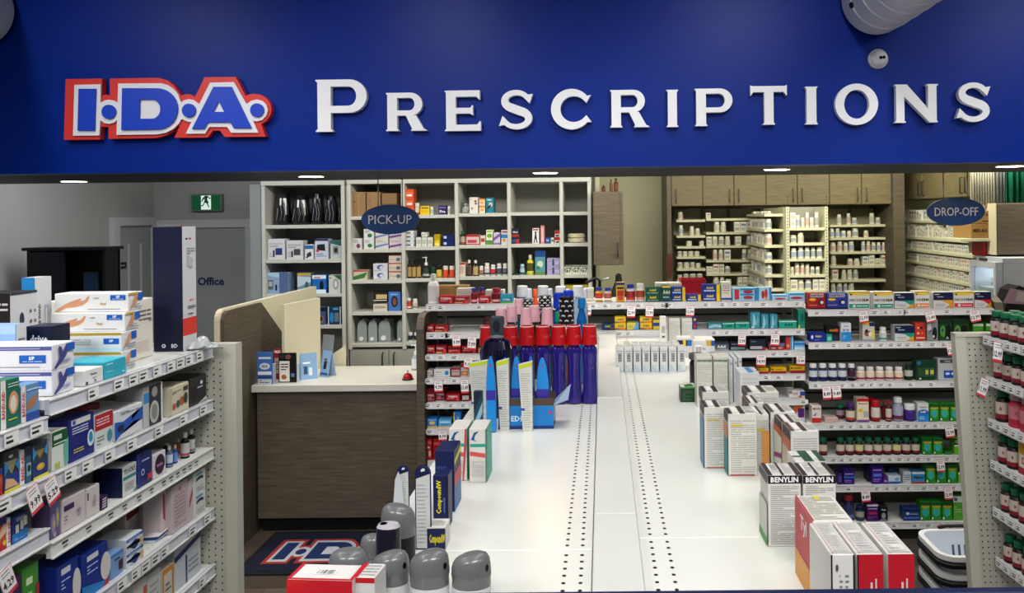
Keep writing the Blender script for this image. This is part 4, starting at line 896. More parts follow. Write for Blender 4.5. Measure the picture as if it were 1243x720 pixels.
# fridge: its lit door faces left, its side faces the shop
XF = 2.6; Yn_, Yf_ = YA(1208.5, XF, 1.6), YA(1177, XF, 1.6); zt = ZA(1205, 313, 5.2); w = Yf_-Yn_; h = .78; z0 = zt-h
e = empty('fridge', (XF, (Yn_+Yf_)/2, z0), 'small white fridge with a lit glass door', 'fridge', rz=-math.pi/2)
FW = mat('b9bcc4', .35)
a = MB(); a.box(-w/2, .05, .031, -w/2+.02, .429, h-.041, FW); a.box(w/2-.02, .05, .031, w/2, .429, h-.041, FW); a.bbox(-w/2, .046, h-.04, w/2, .45, h, FW, .003); a.box(-w/2, .43, .031, w/2, .45, h-.041, FW); a.box(-w/2, .05, 0, w/2, .45, .03, FW); a.build('body', e)
a = MB(); t = .03
a.box(-w/2, 0, 0, -w/2+t, .045, h-.03, FW); a.box(w/2-t, 0, 0, w/2, .045, h-.03, FW); a.box(-w/2+t, 0, h-.075, w/2-t, .045, h-.03, FW); a.box(-w/2+t, 0, 0, w/2-t, .045, .04, FW); d_ = a.build('door', e)
a = MB(); a.box(-w/2+t, .02, .04, w/2-t, .026, h-.075, mat('c8d8dc', .05, alpha=.25)); a.build('glass', d_)
a = MB(); a.box(-w*.1, -.004, h-.028, w*.2, .0, h-.01, mat('303236', .4)); a.build('control_panel', e)
a = MB(); a.box(-w*.38, .3, h-.07, w*.38, .33, h-.055, mat('dff0ff', .4, emit=6)); a.build('lamp', e)
for zz in (.38, .56): a = MB(); a.box(-w/2+.021, .06, zz, w/2-.021, .42, zz+.006, mat('cfd4d6', .3)); a.build('shelf', e)
a = MB(); a.box(XF+.03, Yn_+.03, 0, XF+.44, Yf_-.03, z0-.0005, WOODG); o = a.build('fridge_stand'); tag(o, 'wood stand below the small white fridge', 'stand')
ld = bpy.data.lights.new('fridge_lamp', 'POINT'); ld.energy = 1.3; ld.color = (.8, .93, 1); ld.shadow_soft_size = .03
lo = bpy.data.objects.new('fridge_lamp', ld); COL.objects.link(lo); lo.location = (XF + .2, (Yn_+Yf_)/2, zt - .1)
for k in range(5):
    by, bz = ((-.06, .386), (.05, .386), (-.1, .566), (.0, .566), (.09, .566))[k]
    o = bpy.data.objects.new('pill_bottle', small('bottle' if k % 2 else 'box', .035, .06, ('c8ccd0', 'e0e0e0', '6a7a8a'))); COL.objects.link(o); o.location = (XF + .14, (Yn_+Yf_)/2 + by, z0 + bz + .0005); o.rotation_euler = (0, 0, -math.pi/2)
    tag(o, 'small white pack inside the lit fridge, %s of five' % ORD[k], 'medicine box', 'packs inside the fridge')
# red binders beside
for k in range(3): pbox(1193+k*5.4,1198+k*5.4,294,5.42,zt+.0005,('a01826',[R(.3,.1,.7,.9,'b83040')]),'red binder standing on the fridge, %s of three' % ORD[k],'binder',.16,name='binder')
# black case in the far right
Yq = 4.98; xq = XA(1232, Yq, 1.4); zq = ZA(1232, 385, Yq)
e = empty('carry_case', (xq, Yq, zq - .35), 'black slanted case with pink and white labels at the right edge', 'case')
a = MB(); a.prism([(-.08, 0), (.25, 0), (.25, .46), (.03, .55), (-.02, .52), (-.08, .36)], 0, .15, mat('131316', .45)); a.build('body', e)
a = MB(); a.prism([(-.075, .44), (-.03, .535), (.2, .49), (.2, .42)], -.002, 0, mat('b79aa8', .5)); a.prism([(0, .455), (.02, .515), (.13, .49), (.13, .43)], -.004, -.002, mat('c9c3c0', .5)); a.build('labels', e)
a = MB(); a.box(-.1, -.01, -(zq-.35), .4, .16, -.0005, mat('17171a', .5)); o = a.build('dark_cabinet', loc=(xq, Yq, zq - .35)); o.location = (xq, Yq, zq-.35); tag(o, 'dark low cabinet behind the right end of the back shelf', 'cabinet')
# ================= back cross rows =================
RAIL = mat('dadbdc', .3, .05)
_lab = {}
def label_mesh(w, h, k):
    key = (round(w, 3), k)
    if key not in _lab:
        mb = MB(); mb.box(-w/2, -.0007, -h/2, w/2, 0, h/2, 'e8e8e6')
        r2 = random.Random(k); mb.quad((-w*.4, -.001, h*.12), (w*r2.uniform(.4, .7),0,0), (0,0,h*.16), '555555'); mb.quad((-w*.4, -.001, -h*.25), (w*r2.uniform(.3, .55),0,0), (0,0,h*.2), '222222')
        _lab[key] = mb.build('x', mesh_only=True)
    return _lab[key]
def cross_row(name_label, pa, pb, Y, levels, endpx=None):
    """levels: [(pixel x, pixel y)] of shelf top edges"""
    X0, X1 = XA(pa, Y, 1.2), XA(pb, Y, 1.2); D = .34
    e = empty('shelving_unit', ((X0+X1)/2, Y, 0), name_label, 'store shelving', 'back row of slatwall shelving'); ox = e.location.x
    zs = [ZA(p, y, Y) for p, y in levels]
    mb = MB(); mb.box(X0-ox, D, .05, X1-ox, D+.03, zs[0]-.03, SLAT)
    z = .2
    while z < zs[0] - .08:
        mb.box(X0-ox, D-.003, z, X1-ox, D, z+.012, '121212'); z += .1
    mb.build('slat_panel', e)
    mb = MB(); mb.box(X0-ox, .02, 0, X1-ox, D, .075, mat('202022', .5)); mb.build('base', e)
    for xx in (X0-ox+.05, X1-ox-.05):
        mb = MB(); mb.box(xx-.012, D-.015, .076, xx+.012, D-.004, zs[0]-.03, mat('77797c', .3, .5)); mb.build('upright', e)
    sh = []
    for z in zs:
        mb = MB(); mb.box(X0-ox+.002, .01, z-.018, X1-ox-.002, D-.016, z, mat('d4d4d0', .3)); mb.box(X0-ox+.002, 0, z-.036, X1-ox-.002, .009, z+.002, RAIL)
        mb.box(X0-ox+.002, -.003, z-.038, X1-ox-.002, 0, z-.034, RAIL); mb.box(X0-ox+.002, -.003, z-.002, X1-ox-.002, 0, z+.002, RAIL)
        sh.append(mb.build('shelf', e))
    return e, zs, sh, ox
def labs(sh, ox, Y, z, pxs, w=.047):
    for p in pxs:
        me = label_mesh(w, .027, int(p) % 5); o = bpy.data.objects.new('price_label', me); COL.objects.link(o); o.parent = sh
        o.location = (XA(p, Y, z) - ox, -.0035, z - .018)
LY = 4.72
lev = [(520,370),(520,404),(520,430.5),(520,459),(520,489),(520,520.5),(520,560),(520,600),(520,638)]
eA, ZB, shA, oA = cross_row('back row shelving, left part full of pain relief boxes', 517, 977.5, LY, lev)
a = MB(); a.prism([(-.03, 0), (-.03, 1.28), (0, 1.345), (.05, 1.365), (.42, 1.365), (.42, 0)], 0, .045, WOODD, 'X'); o = a.build('end_panel', eA); o.location = (XA(516.5, LY, 1) - .047 - oA, 0, 0)
labsL = [(524,536,583,721,736,752,776,806,812,858,878,893,907,927,947,969), (525,539,545,868,884,914,926,944,970,752,764), (521,536,552,940,955), (521,537,553,931,946,970), (520,534,549,564,976), (522,), (), (), ()]
for k, p in enumerate(labsL): labs(shA[k], oA, LY, ZB[k], p)
def b1(s, x0, x1, yt, st, label, cat='medicine box', n=1, d=.07, Yo=.02, **kw): pbox(max(x0, 518.4), x1, yt, LY + Yo, ZB[s] + .0022, st, label, cat, d, n, **({'name': 'pain_relief_box'} | kw))
def b1b(s, x0, x1, yt, sp, label, cat='bottle', Yo=.02, **kw): pbot(x0, x1, yt, LY + Yo, ZB[s] + .0022, sp, label, cat, **kw)
def TY(k=0):
    if k == 0: return ('a3141f', [T('TYLENOL',.5,.66,.26,'f0ecec',.8), R(0,0,1,.22,'7c0f1a'), E(.85,.25,.1,.2,'d04a4a'), L(.08,.3,.6,.48,1,'d8a0a0')])
    if k == 1: return ('8f1a26', [T('TYLENOL',.42,.65,.24,'e8e0e0',.7), R(.72,0,1,.5,'c84040'), R(0,.05,.6,.2,'c8a060')])
    if k == 2: return ('d4cccc', [T('TYLENOL',.48,.62,.26,'a81c28',.8), R(.6,.1,.95,.35,'b03040'), L(.08,.15,.5,.4,2,'8a8080')])
    return ('96202c', [R(0,.7,1,1,'6c141e'), T('TYLENOL',.5,.5,.16,'e8dede',.85), L(.1,.1,.9,.35,2,'d8a8a8'), E(.7,.25,.16,.1,'2a3470')])
b1b(0,518,532,333,('dcdcda','e4e4e2','c8c4c4',None,None,'tall'),'tall white plastic bottle at the left end of the back row top shelf',name='plastic_bottle')
b1(0,514.5,568,347,('96764c',[R(0,.8,1,1,'a98a5c'),T('TRAY',.72,.9,.1,'5a4020')]),'long shallow tan carton behind the small red boxes','carton',Yo=.2,d=.1)
b1(0,533,550,359,TY(),'red box with white brand word, beside the tall white bottle')
b1(0,551.5,569,360,TY(1),'darker red box, second along from the tall white bottle')
b1(0,554,574.5,350,('cdcbc0',[L(.1,.2,.9,.8,5,'a8a498')]),'plain pale carton standing behind the dark red box','carton',Yo=.12)
b1b(0,571,579,350,('8a1822','3a3a90','7c1420','d8a8a8',None,'pill'),'left red bottle with a blue purple lid')
b1b(0,579.5,588,349,('8a1822','3a3a90','7c1420','d8a8a8',None,'pill'),'right red bottle with a blue purple lid',Yo=.09)
b1(0,581,594.5,360,TY(),'small red box in front of the blue-lidded bottles')
b1b(0,595.5,608.5,350,('8a1822','8f2434','6c141e','d8a8a8',None,'pill'),'red bottle with a dark red lid, beside the blue-green box')
b1(0,589,612,352,('cfcfca',[L(.1,.2,.9,.8,4,'aaaaa4')]),'plain white carton standing behind the red lidded bottle','carton',Yo=.14)
b1(0,607,622.5,357.5,('1f7aa8',[R(0,0,1,.2,'5aa83a'),R(.05,.65,.95,.9,'1d9a8a'),T('ULTRA',.5,.42,.2,'dfe8ee')]),'blue and green flat box on the back row top shelf')
b1(0,709.5,721,350,('cfcfc8',[L(.1,.2,.9,.8,4,'b0b0aa')]),'white carton left of the yellow bottles','carton',Yo=.1)
b1b(0,722.5,732,349,('c8a024','2e3a94','b83c28',None,None,'pill'),'yellow red bottle with blue lid, first of a pair')
b1b(0,733.2,743,349.5,('c4bcb0','2e3a94','b06050',None,None,'pill'),'pale red bottle with blue lid, second of a pair')
b1(0,748,758.6,343,('c8a41c',[R(0,.86,1,1,'28348c'),R(.1,.3,.9,.6,'a8322c'),E(.5,.2,.35,.12,'c84a34'),R(.1,.66,.9,.78,'4a3a20')]),'tall yellow box with blue top and red panel')
b1b(0,760,771.5,345.5,('d6d6d4','2a3aa0','982f3c','c84a50',None,'pill'),'white bottle with blue cap and red label')
b1b(0,772,783,344.5,('d6d6d4','dcdcda','a8502c','c8a090',None,'pill'),'white bottle with white cap and orange red label')
GA = ('0f5a4c',[T('Advil',.45,.6,.34,'e0c828',.7), L(.1,.1,.8,.3,1,'b8c8a0'), R(.85,0,1,1,'0c463c')])
b1(0,783.6,803,348.7,GA,'dark green box with yellow word on the top shelf',n=2)
b1(0,803.6,814.6,347,('12555a',[R(0,.88,1,1,'d8c020'),T('Advil',.5,.6,.24,'d8dca0',.8),L(.1,.2,.8,.35,1,'a8c0a0')]),'teal box with a yellow top edge')
AB = ('1c3a8c',[T('Advil',.42,.62,.32,'e4d428',.62),R(.8,0,1,1,'e0c81c'),R(.08,.15,.7,.35,'a8b8d8')])
b1(0,815,832,348.6,AB,'blue and yellow box, left stack on the top shelf',n=2)
b1(0,833.4,851,357.6,AB,'single blue and yellow box below the red bin')
b1(0,852.4,874.4,345.4,AB,'blue and yellow box, right stack by the white box',n=2)
b1(0,796,828,343.5,('d4d4cc',[R(0,.9,1,1,'e0e0d8')]),'flat white tray behind the green boxes','tray',Yo=.2,d=.1)
X0, X1 = XA(826, LY+.24, 1.5), XA(855, LY+.24, 1.5); h = ZA(840, 338, LY+.24) - ZB[0]; w = (X1-X0)/2
a = MB(); rb = mat('b01c2c', .35)
vs = [(-w*.86,-.05,0),(w*.86,-.05,0),(w*.86,.05,0),(-w*.86,.05,0),(-w,-.06,h),(w,-.06,h),(w,.06,h),(-w,.06,h),(-w*.95,-.052,h),(w*.95,-.052,h),(w*.95,.052,h),(-w*.95,.052,h),(-w*.82,-.043,.01),(w*.82,-.043,.01),(w*.82,.043,.01),(-w*.82,.043,.01)]
a.add(vs, [(0,3,2,1)]+[(i,(i+1)%4,4+(i+1)%4,4+i) for i in range(4)]+[(4+i,4+(i+1)%4,8+(i+1)%4,8+i) for i in range(4)]+[(8+i,8+(i+1)%4,12+(i+1)%4,12+i) for i in range(4)]+[(12,13,14,15)], rb)
o = a.build('storage_bin', loc=((X0+X1)/2, LY+.25, ZB[0]+.001)); b = MB(); b.box(-w*1.03,-.064,h*.84,w*1.03,-.058,h*.98,rb); b.box(-w*1.03,.058,h*.84,w*1.03,.064,h*.98,rb); b.build('rim', o); tag(o, 'open red plastic bin behind the blue and yellow boxes', 'bin')
b1(0,875.4,888,342.3,('d4d4d0',[R(0,.05,1,.16,'24489a'),L(.15,.5,.85,.85,3,'8a8a94'),R(.1,.4,.7,.45,'c8b840')]),'tall white box with blue bottom stripe')
PL = ('8ec4dc',[Q([(.1,.1),(.3,.1),(.3,.9),(.1,.9)],'b83440'),E(.7,.25,.22,.14,'a8303c'),E(.7,.7,.22,.14,'a8303c'),R(.35,.82,.95,.95,'2f86c0'),R(.35,.42,.95,.55,'2f86c0')])
b1(0,888.8,916.6,349.5,PL,'light blue box with red pill pictures, beside tall white box')
b1(0,917.4,936.8,349,('a8cfe0',[R(0,0,.2,1,'2f8ac4'),R(.85,0,1,1,'2f8ac4'),E(.45,.45,.1,.32,'a83038'),E(.65,.5,.1,.4,'b83844'),E(.68,.15,.1,.12,'e08a30')]),'light blue box with two upright red pills')
b1(0,937.4,957,358,('a4cce0',[E(.5,.3,.38,.18,'b03440'),R(.1,.7,.9,.9,'2f86c0')]),'low light blue box, left of the long pair')
b1(0,957.6,977.5,355.5,('9cc8e0',[E(.45,.3,.4,.18,'b03440'),R(.05,.7,.95,.92,'3a8ec8')]),'low light blue box, right of the long pair')
# level 2
b1(1,513.5,526.5,395,TY(),'small red box at the left end of second shelf')
b1(1,527.5,543.5,395,TY(1),'red white and yellow box on the second shelf')
b1b(1,586,595.5,385,('3a1014','5a2028','6c1c24','c8a0a0',None,'pill'),'dark red bottle on the second shelf behind mouthwash')
b1(1,730,745,393,('16305c',[T('Advil',.5,.6,.3,'c8d040',.7),E(.85,.25,.12,.15,'b03050')]),'dark blue box low behind the bottles')
AY = ('d8b818',[T('Advil',.5,.6,.34,'1c2a60',.75),R(0,.1,1,.26,'c84828'),R(0,.1,.35,.26,'28408c')])
b1(1,746.3,760,384.5,AY,'yellow box with dark word, left stack on second shelf',n=2)
b1(1,760.8,775.5,391.5,('ccc45a',[Q([(.5,0),(1,0),(1,1),(.8,1)],'6a9ac8'),L(.1,.2,.5,.7,3,'8a8440')]),'pale yellow and blue box between yellow stacks')
b1(1,776.8,791.5,384.5,AY,'yellow box with dark word, right stack on second shelf',n=2)
b1(1,792.5,801,386,('cdb428',[R(0,.3,1,.6,'24408c'),R(0,.85,1,1,'1c2c60')]),'yellow box with blue middle band on second shelf')
b1(1,840.5,846.5,385,('2a3f8a',[E(.5,.2,.3,.12,'b83440'),E(.5,.8,.3,.1,'d8b030'),R(0,.4,1,.5,'a83040')]),'narrow blue and red box behind the white cartons')
TE = ('1fa08c',[T('Advil',.52,.5,.42,'16243c',.8),R(0,.86,1,1,'c8ded8')])
WV = ('5a9cac',[Q([(0,.1),(.5,.4),(1,.2),(1,.6),(.5,.8),(0,.4)],'a8c8cc'),R(0,.88,1,1,'2f7f90')])
b1(1,860,876,392.3,WV,'low sea blue box at the left of teal boxes')
b1(1,876.8,891.8,392.3,TE,'teal box with dark word, first of a touching pair')
b1(1,892.5,910,391.5,TE,'teal box with dark word, second of a touching pair')
TALLT = ('3f8fa4',[Q([(.2,0),(.6,.3),(.4,.9),(.3,.9)],'9cc4cc'),Q([(.6,.1),(.9,.5),(.7,.8)],'6aa8b8'),R(.1,.04,.4,.1,'d8e8ea')])
b1(1,910.8,923,379,TALLT,'tallest sea blue box on the second shelf')
b1(1,924,933.5,381.5,TALLT,'middle one of three tall sea blue boxes')
b1(1,934.5,944,381.5,TALLT,'rightmost of three tall sea blue boxes')
b1(1,945.5,967.5,389.5,TE,'wide teal box with dark word, right of tall boxes')
b1(1,968.8,977.3,376,('178a78',[T('Advil',.55,.55,.42,'14203c',.7,rot=1),R(0,0,.25,.18,'d8c028')]),'upright teal box at the right end of second shelf',Yo=.01)
# level 3
b1(2,515,528,420,TY(),'small red box, leftmost on the third shelf')
b1(2,529,542,419.5,TY(1),'small dark red box, second on the third shelf')
b1(2,543.5,559,420.5,('b02a34',[R(0,.6,1,.9,'701822'),L(.1,.2,.8,.5,2,'e0b0b0')]),'low red box with dark stripe on the third shelf')
b1(2,560.5,578.5,420,TY(),'wider red box behind the second hanging tag')
b1(2,580,585.5,422,('9a6a30',[R(.2,.2,.8,.8,'c89a50')]),'small amber box beside the big dark mouthwash bottle')
DG = ('24304a',[T('Advil',.4,.45,.36,'c8ccd4',.62),R(0,0,1,.22,'8a9098'),Q([(.7,.1),(1,.1),(1,.7)],'b8bcc4')])
b1(2,866.5,885,416,('5a6068',[T('Advil',.5,.5,.4,'e0e4e8',.8),R(0,0,1,.2,'9aa0a4'),R(0,.88,1,1,'20283c')]),'grey box with large pale word on the third shelf')
b1(2,886,906,414.5,('1c2233',[R(.05,.1,.9,.4,'7a8894'),L(.1,.6,.6,.8,1,'9098a8'),R(0,0,.5,.1,'2a7a74')]),'black box with grey panel on the third shelf')
b1(2,909.5,929.5,411.5,('1a2438',[R(.05,.1,.8,.36,'a8aab0'),E(.9,.15,.1,.12,'b02a30'),L(.1,.7,.4,.85,1,'8090a8')]),'navy box with red corner dot, third shelf')
b1(2,933,953,416.5,('a83c48',[R(0,.6,1,.9,'3a7ab0'),E(.3,.3,.16,.16,'c8b0a8'),E(.7,.3,.14,.14,'e0a080')]),'low red and blue box on the third shelf')
b1(2,953.8,963.3,408.5,('3a8ac0',[R(0,0,.55,1,'c0392c'),E(.3,.3,.2,.12,'d8a030'),R(.8,0,1,1,'9cc8dc')]),'upright orange red and blue box on the third shelf')
b1(2,964,977.3,415,('7fb4dc',[R(0,.6,1,.9,'2f80c0'),R(0,0,1,.35,'c0d8e8')]),'light blue box ending the third shelf')
# level 4
b1(3,512.5,525,449.5,TY(2),'white box with red word at the left of fourth shelf')
b1(3,526.5,546.3,448,('d2d2d4',[T('MUSCLE',.3,.6,.16,'a02a34',.5),E(.8,.5,.13,.3,'3a80b8'),L(.05,.15,.6,.35,2,'9a9aa0')]),'wide white box with blue spot on the fourth shelf')
b1(3,548,558.3,446.3,('b8a8a4',[R(0,.75,1,1,'a02430'),T('TYLENOL',.5,.55,.14,'8a1c28',.85),R(0,0,1,.15,'8a2430')]),'squarish pale box with red top on the fourth shelf')
b1(3,559.3,569,441,('c8c0b8',[R(0,.7,1,1,'b03038'),R(.1,.1,.9,.4,'a8402c'),E(.5,.25,.3,.1,'d8b060')]),'taller red and cream box on the fourth shelf')
YC = ('d4ac14',[T('CONTAC',.5,.68,.22,'201c18',.8),R(0,0,1,.38,'8a1c38'),E(.1,.7,.06,.14,'201c18')])
b1(3,921,933,447,YC,'partly hidden yellow and dark red box on fourth shelf')
b1(3,935.7,955,446,YC,'middle yellow and dark red box on fourth shelf')
b1(3,959,977.3,444,YC,'right-hand yellow and dark red box on fourth shelf')
# level 5
b1(4,512.5,528,472.5,TY(3),'red box at the left of the fifth shelf')
b1(4,529,540,471,TY(3),'taller red box beside it on the fifth shelf',Yo=.05)
b1(4,541,558.5,478.5,TY(),'wide red box with blue dot on the fifth shelf')
b1(4,560.3,570,479,('7c1822',[B(.1,.25,.9,.85)]),'dark red box end with a barcode on the fifth shelf')
b1(4,957.5,977.3,472.5+2,('cfccd0',[R(0,.6,.2,1,'8a6a5a'),R(.7,.3,1,.9,'2c4fa0'),R(.6,0,.8,.3,'c86a3a'),T('EYE',.4,.6,.3,'8a2c3c')]),'white orange and blue low box on the fifth shelf')
# level 6
b1(5,513.5,531,508,('2f80c4',[R(0,0,1,.15,'d8b428'),E(.5,.5,.3,.2,'d8b870'),L(.1,.75,.9,.9,1,'c8dcf0')]),'blue box with tan drawing on the sixth shelf')
b1(5,532,548.3,509,('5aa4d0',[R(0,0,1,.12,'d8b428'),R(.1,.55,.9,.75,'b8d8ec'),L(.2,.2,.8,.4,1,'2a60a0')]),'lighter blue box on the sixth shelf')
b1(5,550.3,560,500,('2a7cc0',[R(0,0,.16,1,'d8b428'),T('EASE',.6,.5,.3,'a8c8e0',.7,rot=1)]),'upright blue box with yellow edge on the sixth shelf')
b1(5,563,570.5,508,('3584c4',[R(0,0,1,.12,'d8b428')]),'small blue box right of the upright blue box')
b1(5,963,977.3,489.5,('d0c8d4',[Q([(0,.4),(1,.9),(1,1),(0,1)],'c86a3a'),R(.4,.3,.95,.75,'5a2a78')]),'white and purple box on the sixth shelf')
b1(6,512,524.5,533,('a81c24',[E(.55,.3,.28,.16,'d8b0a0'),R(.1,.75,.9,.9,'d06060'),R(.1,.55,.6,.65,'e0c0c0')]),'tall red box with a small picture near the floor')
b1(6,525.5,536,533,('981a22',[R(.1,.7,.9,.85,'c85858')]),'second tall red box near the floor, left end')
def tagp(px0, px1, py0, py1, Y, txt, label, tilt=0):
    c = P((px0+px1)/2, py0, Y - .006); w = (px1-px0)*Y/F_; h = (py1-py0)*Y/F_
    price_tag(c, w, h, txt, label, 0, tilt)
for a_ in ((548.8,558.6,406.5,421.5,'9.99','left end of second shelf, near the red boxes'),(568,578.3,408,424.5,'7.99','second shelf, right of the first left-hand tag'),(563.5,574,433.5,447.5,'9.49','third shelf beside the dark bottle'),
           (526.8,537,461.5,476,'9.79','fourth shelf above the tall red box'),(559,568.5,460.5,477.5,'13.49','fourth shelf left of the white tube'),(532,542,522,535,'8.99','sixth shelf below the blue boxes'),
           (709,718,369.5,383.5,'17.99','top shelf just right of the mouthwash'),(761.6,771.5,371,385.5,'22.99','top shelf below the white bottles'),(784,793.6,371,385.5,'12.99','top shelf below the dark green boxes'),
           (833,843,371,384,'12.99','top shelf below the red bin'),(896.3,905.6,405.5,419.8,'13.99','second shelf below the first teal pair'),(936,946.5,405,420,'9.99','second shelf below the tall sea blue boxes'),
           (918.5,930,430,444.5,'14.99','third shelf above the yellow boxes'),(967,977.5,431,443,'15.49','right end of third shelf')):
    tagp(*a_[:4], LY, a_[4], 'red-edged price tag on the %s' % a_[5], tilt=.06 if a_[0] > 560 else -.04)

# -------- right part --------
RY = 4.66
lev = [(1100,375.2),(1100,415),(1100,463.2),(1100,513.5),(1100,554),(1100,589),(1100,634.3)]
eR, ZC, shR, oR = cross_row('back row shelving, right part with smoking aid boxes on top', 981.2, 1206, RY, lev)
a = MB(); a.prism([(-.03, 0), (-.03, 1.33), (0, 1.41), (.06, 1.44), (.42, 1.44), (.42, 0)], 0, .05, WOODD, 'X'); o = a.build('end_panel', eR); o.location = (XA(1206.5, RY, 1) + .004 - oR, 0, 0)
labsR = [(992,1022,1062,1076,1094,1101,1150,1176,1204), (992,1013,1031,1045,1056,1070,1082,1092,1102,1116,1132,1146), (991,1024,1036,1047,1059,1070,1081,1106,1131,1156), (1010,1022,1034,1046,1056,1067,1079,1091,1102,1113,1124,1136,1160),
         (1012,1023,1034,1045,1058,1069,1081,1092,1104,1115,1128,1150,1164), (1031,1065,1078,1089,1104,1122,1138,1159), (1062,1073,1086,1111,1127,1143,1156,1167)]
for k, p in enumerate(labsR): labs(shR[k], oR, RY, ZC[k], p, .043)
def b2(s, x0, x1, yt, st, label, cat='medicine box', n=1, d=.07, Yo=.02, **kw): pbox(x0, min(x1, 1203.5), yt, RY + Yo, ZC[s] + .0022, st, label, cat, d, n, **({'name': 'remedy_box'} | kw))
def b2b(s, x0, x1, yt, sp, label, cat='bottle', Yo=.02, **kw): pbot(x0, x1, yt, RY + Yo, ZC[s] + .0022, sp, label, cat, **kw)
def HB(b, b2_): return (b, [R(.12,.74,.88,.97,'b8b8c0'), T('HABITROL',.5,.85,.16,b2_,.72), E(.25,.6,.2,.08,'e0b828'), L(.05,.2,.5,.3,1,'d0a040'), E(.74,.42,.16,.18,b2_), E(.78,.42,.09,.1,'e0d8d8'), R(0,0,1,.1,b2_)])
b2(0,981,1002.5,355.8,HB('9a1c28','4a0c1c'),'dark red box with large white word, left of the top shelf')
b2(0,1003.3,1029,355.8,HB('24409c','141c50'),'royal blue box with large white word on the top shelf')
def ND(b, pre='NICODERM'): return ('dcdcd8', [R(0,.84,1,1,'d8b43a'), E(.5,.84,.42,.09,'e8cf60'), T(pre,.5,.5,.17,'16181c',.88), R(.03,.04,.97,.28,b), R(.2,.08,.34,.24,'c8d8d4'), L(.4,.1,.9,.22,1,'e8e8e8'), E(.12,.82,.05,.05,'2a2a2a')])
b2(0,1029.8,1056,353.8,ND('14907c'),'white box with teal base band, left of two alike')
b2(0,1060,1085,354.2,ND('14907c'),'white box with teal base band, right of two alike')
b2(0,1056.8,1059.2,355,('d0d0cc',[]),'thin white box edge between the two teal banded boxes',Yo=.04)
def NP(wv): return ('cfd0d2', [R(0,.5,1,1,'14204c'), Q([(0,.5),(.5,.44),(.9,.16),(1,.1),(1,.5)], wv), Q([(.6,0),(1,0),(1,.35)], 'c8982c'), T('Nicotine',.35,.72,.09,'c8d0e0',.6), L(.05,.82,.3,.92,1,'e0e0e0'), L(.1,.1,.6,.28,2,'9a9aa0')])
b2(0,1085.8,1109.6,355.5,NP('1c9a88'),'navy and white box with teal wave on top shelf')
b2(0,1110.3,1128.5,353.6,ND('e08a30','ODERM'),'white and orange box partly hidden on the top shelf')
b2(0,1133,1157,354.8,NP('d89a28'),'navy and white box with yellow wave on top shelf')
b2(0,1157.6,1182.3,353.8,ND('c81c38'),'white box with crimson base band on top shelf')
b2(0,1183,1205.5,354.3,NP('c01c38'),'navy and white box with red wave at the right end')
# level 2
b2(1,983,1002.6,404.3,('1c3494',[T('Night',.55,.6,.3,'d8c848',.5),E(.14,.55,.07,.22,'d8dcec'),L(.3,.15,.8,.3,1,'8a9ad0')]),'blue box with a crescent moon on second shelf')
b2(1,1003,1020,396,('14141c',[T('Advil',.45,.72,.16,'d8a838',.6),E(.76,.72,.11,.12,'e04a28'),R(.5,.05,.95,.4,'2a3048')]),'black box with gold word on the right second shelf',Yo=.05)
b2(1,1003.2,1010.5,406,('1f9c8c',[R(.2,.2,.8,.7,'8ac8c0')]),'small teal box in front of the black box',d=.025)
b2(1,1021,1033.5,392.3,('d4d8dc',[R(0,0,1,.52,'2f8ccc'),T('RUB',.5,.62,.14,'2a70b0',.8),L(.2,.15,.8,.35,2,'b0d8f0'),T('Aspirin'[:0] or 'Relief',.5,.84,.08,'4a80b0')]),'white and blue upright box on the right second shelf')
b2(1,1047.3,1062,391.5,('c8c4c0',[R(0,.87,.55,1,'e0c020'),R(.55,.8,1,1,'1c2c60'),E(.4,.42,.3,.16,'8a5a48'),E(.65,.38,.2,.12,'e0d8d0'),E(.3,.55,.12,.1,'2a2020'),R(.75,.1,1,.6,'d8c870'),R(0,0,1,.12,'9a98a8')]),'box with a sleeping person photograph on it')
b2b(1,1068.5,1078,397.8,('dcdcda','e2e2e0','c8ccc8','2a9a90',None,'pill'),'white bottle with teal label foot on second shelf')
b2(1,1086,1109.8,395,NP('1c9a88'),'navy and white box with teal wave on second shelf')
b2(1,1110.5,1124,391.8,('b8402c',[E(.3,.72,.1,.06,'e8b0a0'),E(.6,.72,.12,.07,'401818'),E(.3,.42,.12,.07,'e8b0a0'),E(.65,.42,.13,.08,'d87058'),L(.1,.08,.9,.25,1,'e8c0b0')]),'orange red blister box on the second shelf')
b2(1,1125,1139,388,('8a8f90',[R(.05,.5,.4,.8,'c8ccc8'),E(.7,.35,.22,.3,'1c1c20'),Q([(.1,.3),(.4,.45),(.4,.55)],'4a2a80'),E(.6,.2,.08,.06,'d8d8d8')]),'clear and black blister pack on the second shelf')
GB = lambda c: ('1c4a28',[R(0,.8,1,1,'14361e'),E(.28,.45,.2,.28,c),E(.7,.42,.24,.34,'101418'),Q([(.5,.05),(.62,.2),(.75,.05),(.62,.12)],'c8ccd0'),Q([(.1,.5),(.35,.6),(.3,.4)],'3a2a8a')])
b2(1,1140,1156.2,388,GB('5a9a3a'),'green and black blister pack, left of a touching pair')
b2(1,1157,1176.5,388,GB('6a9a3a'),'green and black blister pack, right of a touching pair')
b2(1,1181,1194,393,('4a9a2c',[Q([(.35,.3),(.8,.7),(.8,.25)],'8a1c7a'),R(0,.85,1,1,'d0d8c8'),R(0,0,1,.15,'2a6a1c')]),'bright green box with magenta shape on second shelf')
b2(1,1197,1205.5,393,('4a9a2c',[R(0,.85,1,1,'d0d8c8'),R(.3,.3,.9,.6,'2a3a20')]),'bright green box at the right end of second shelf')
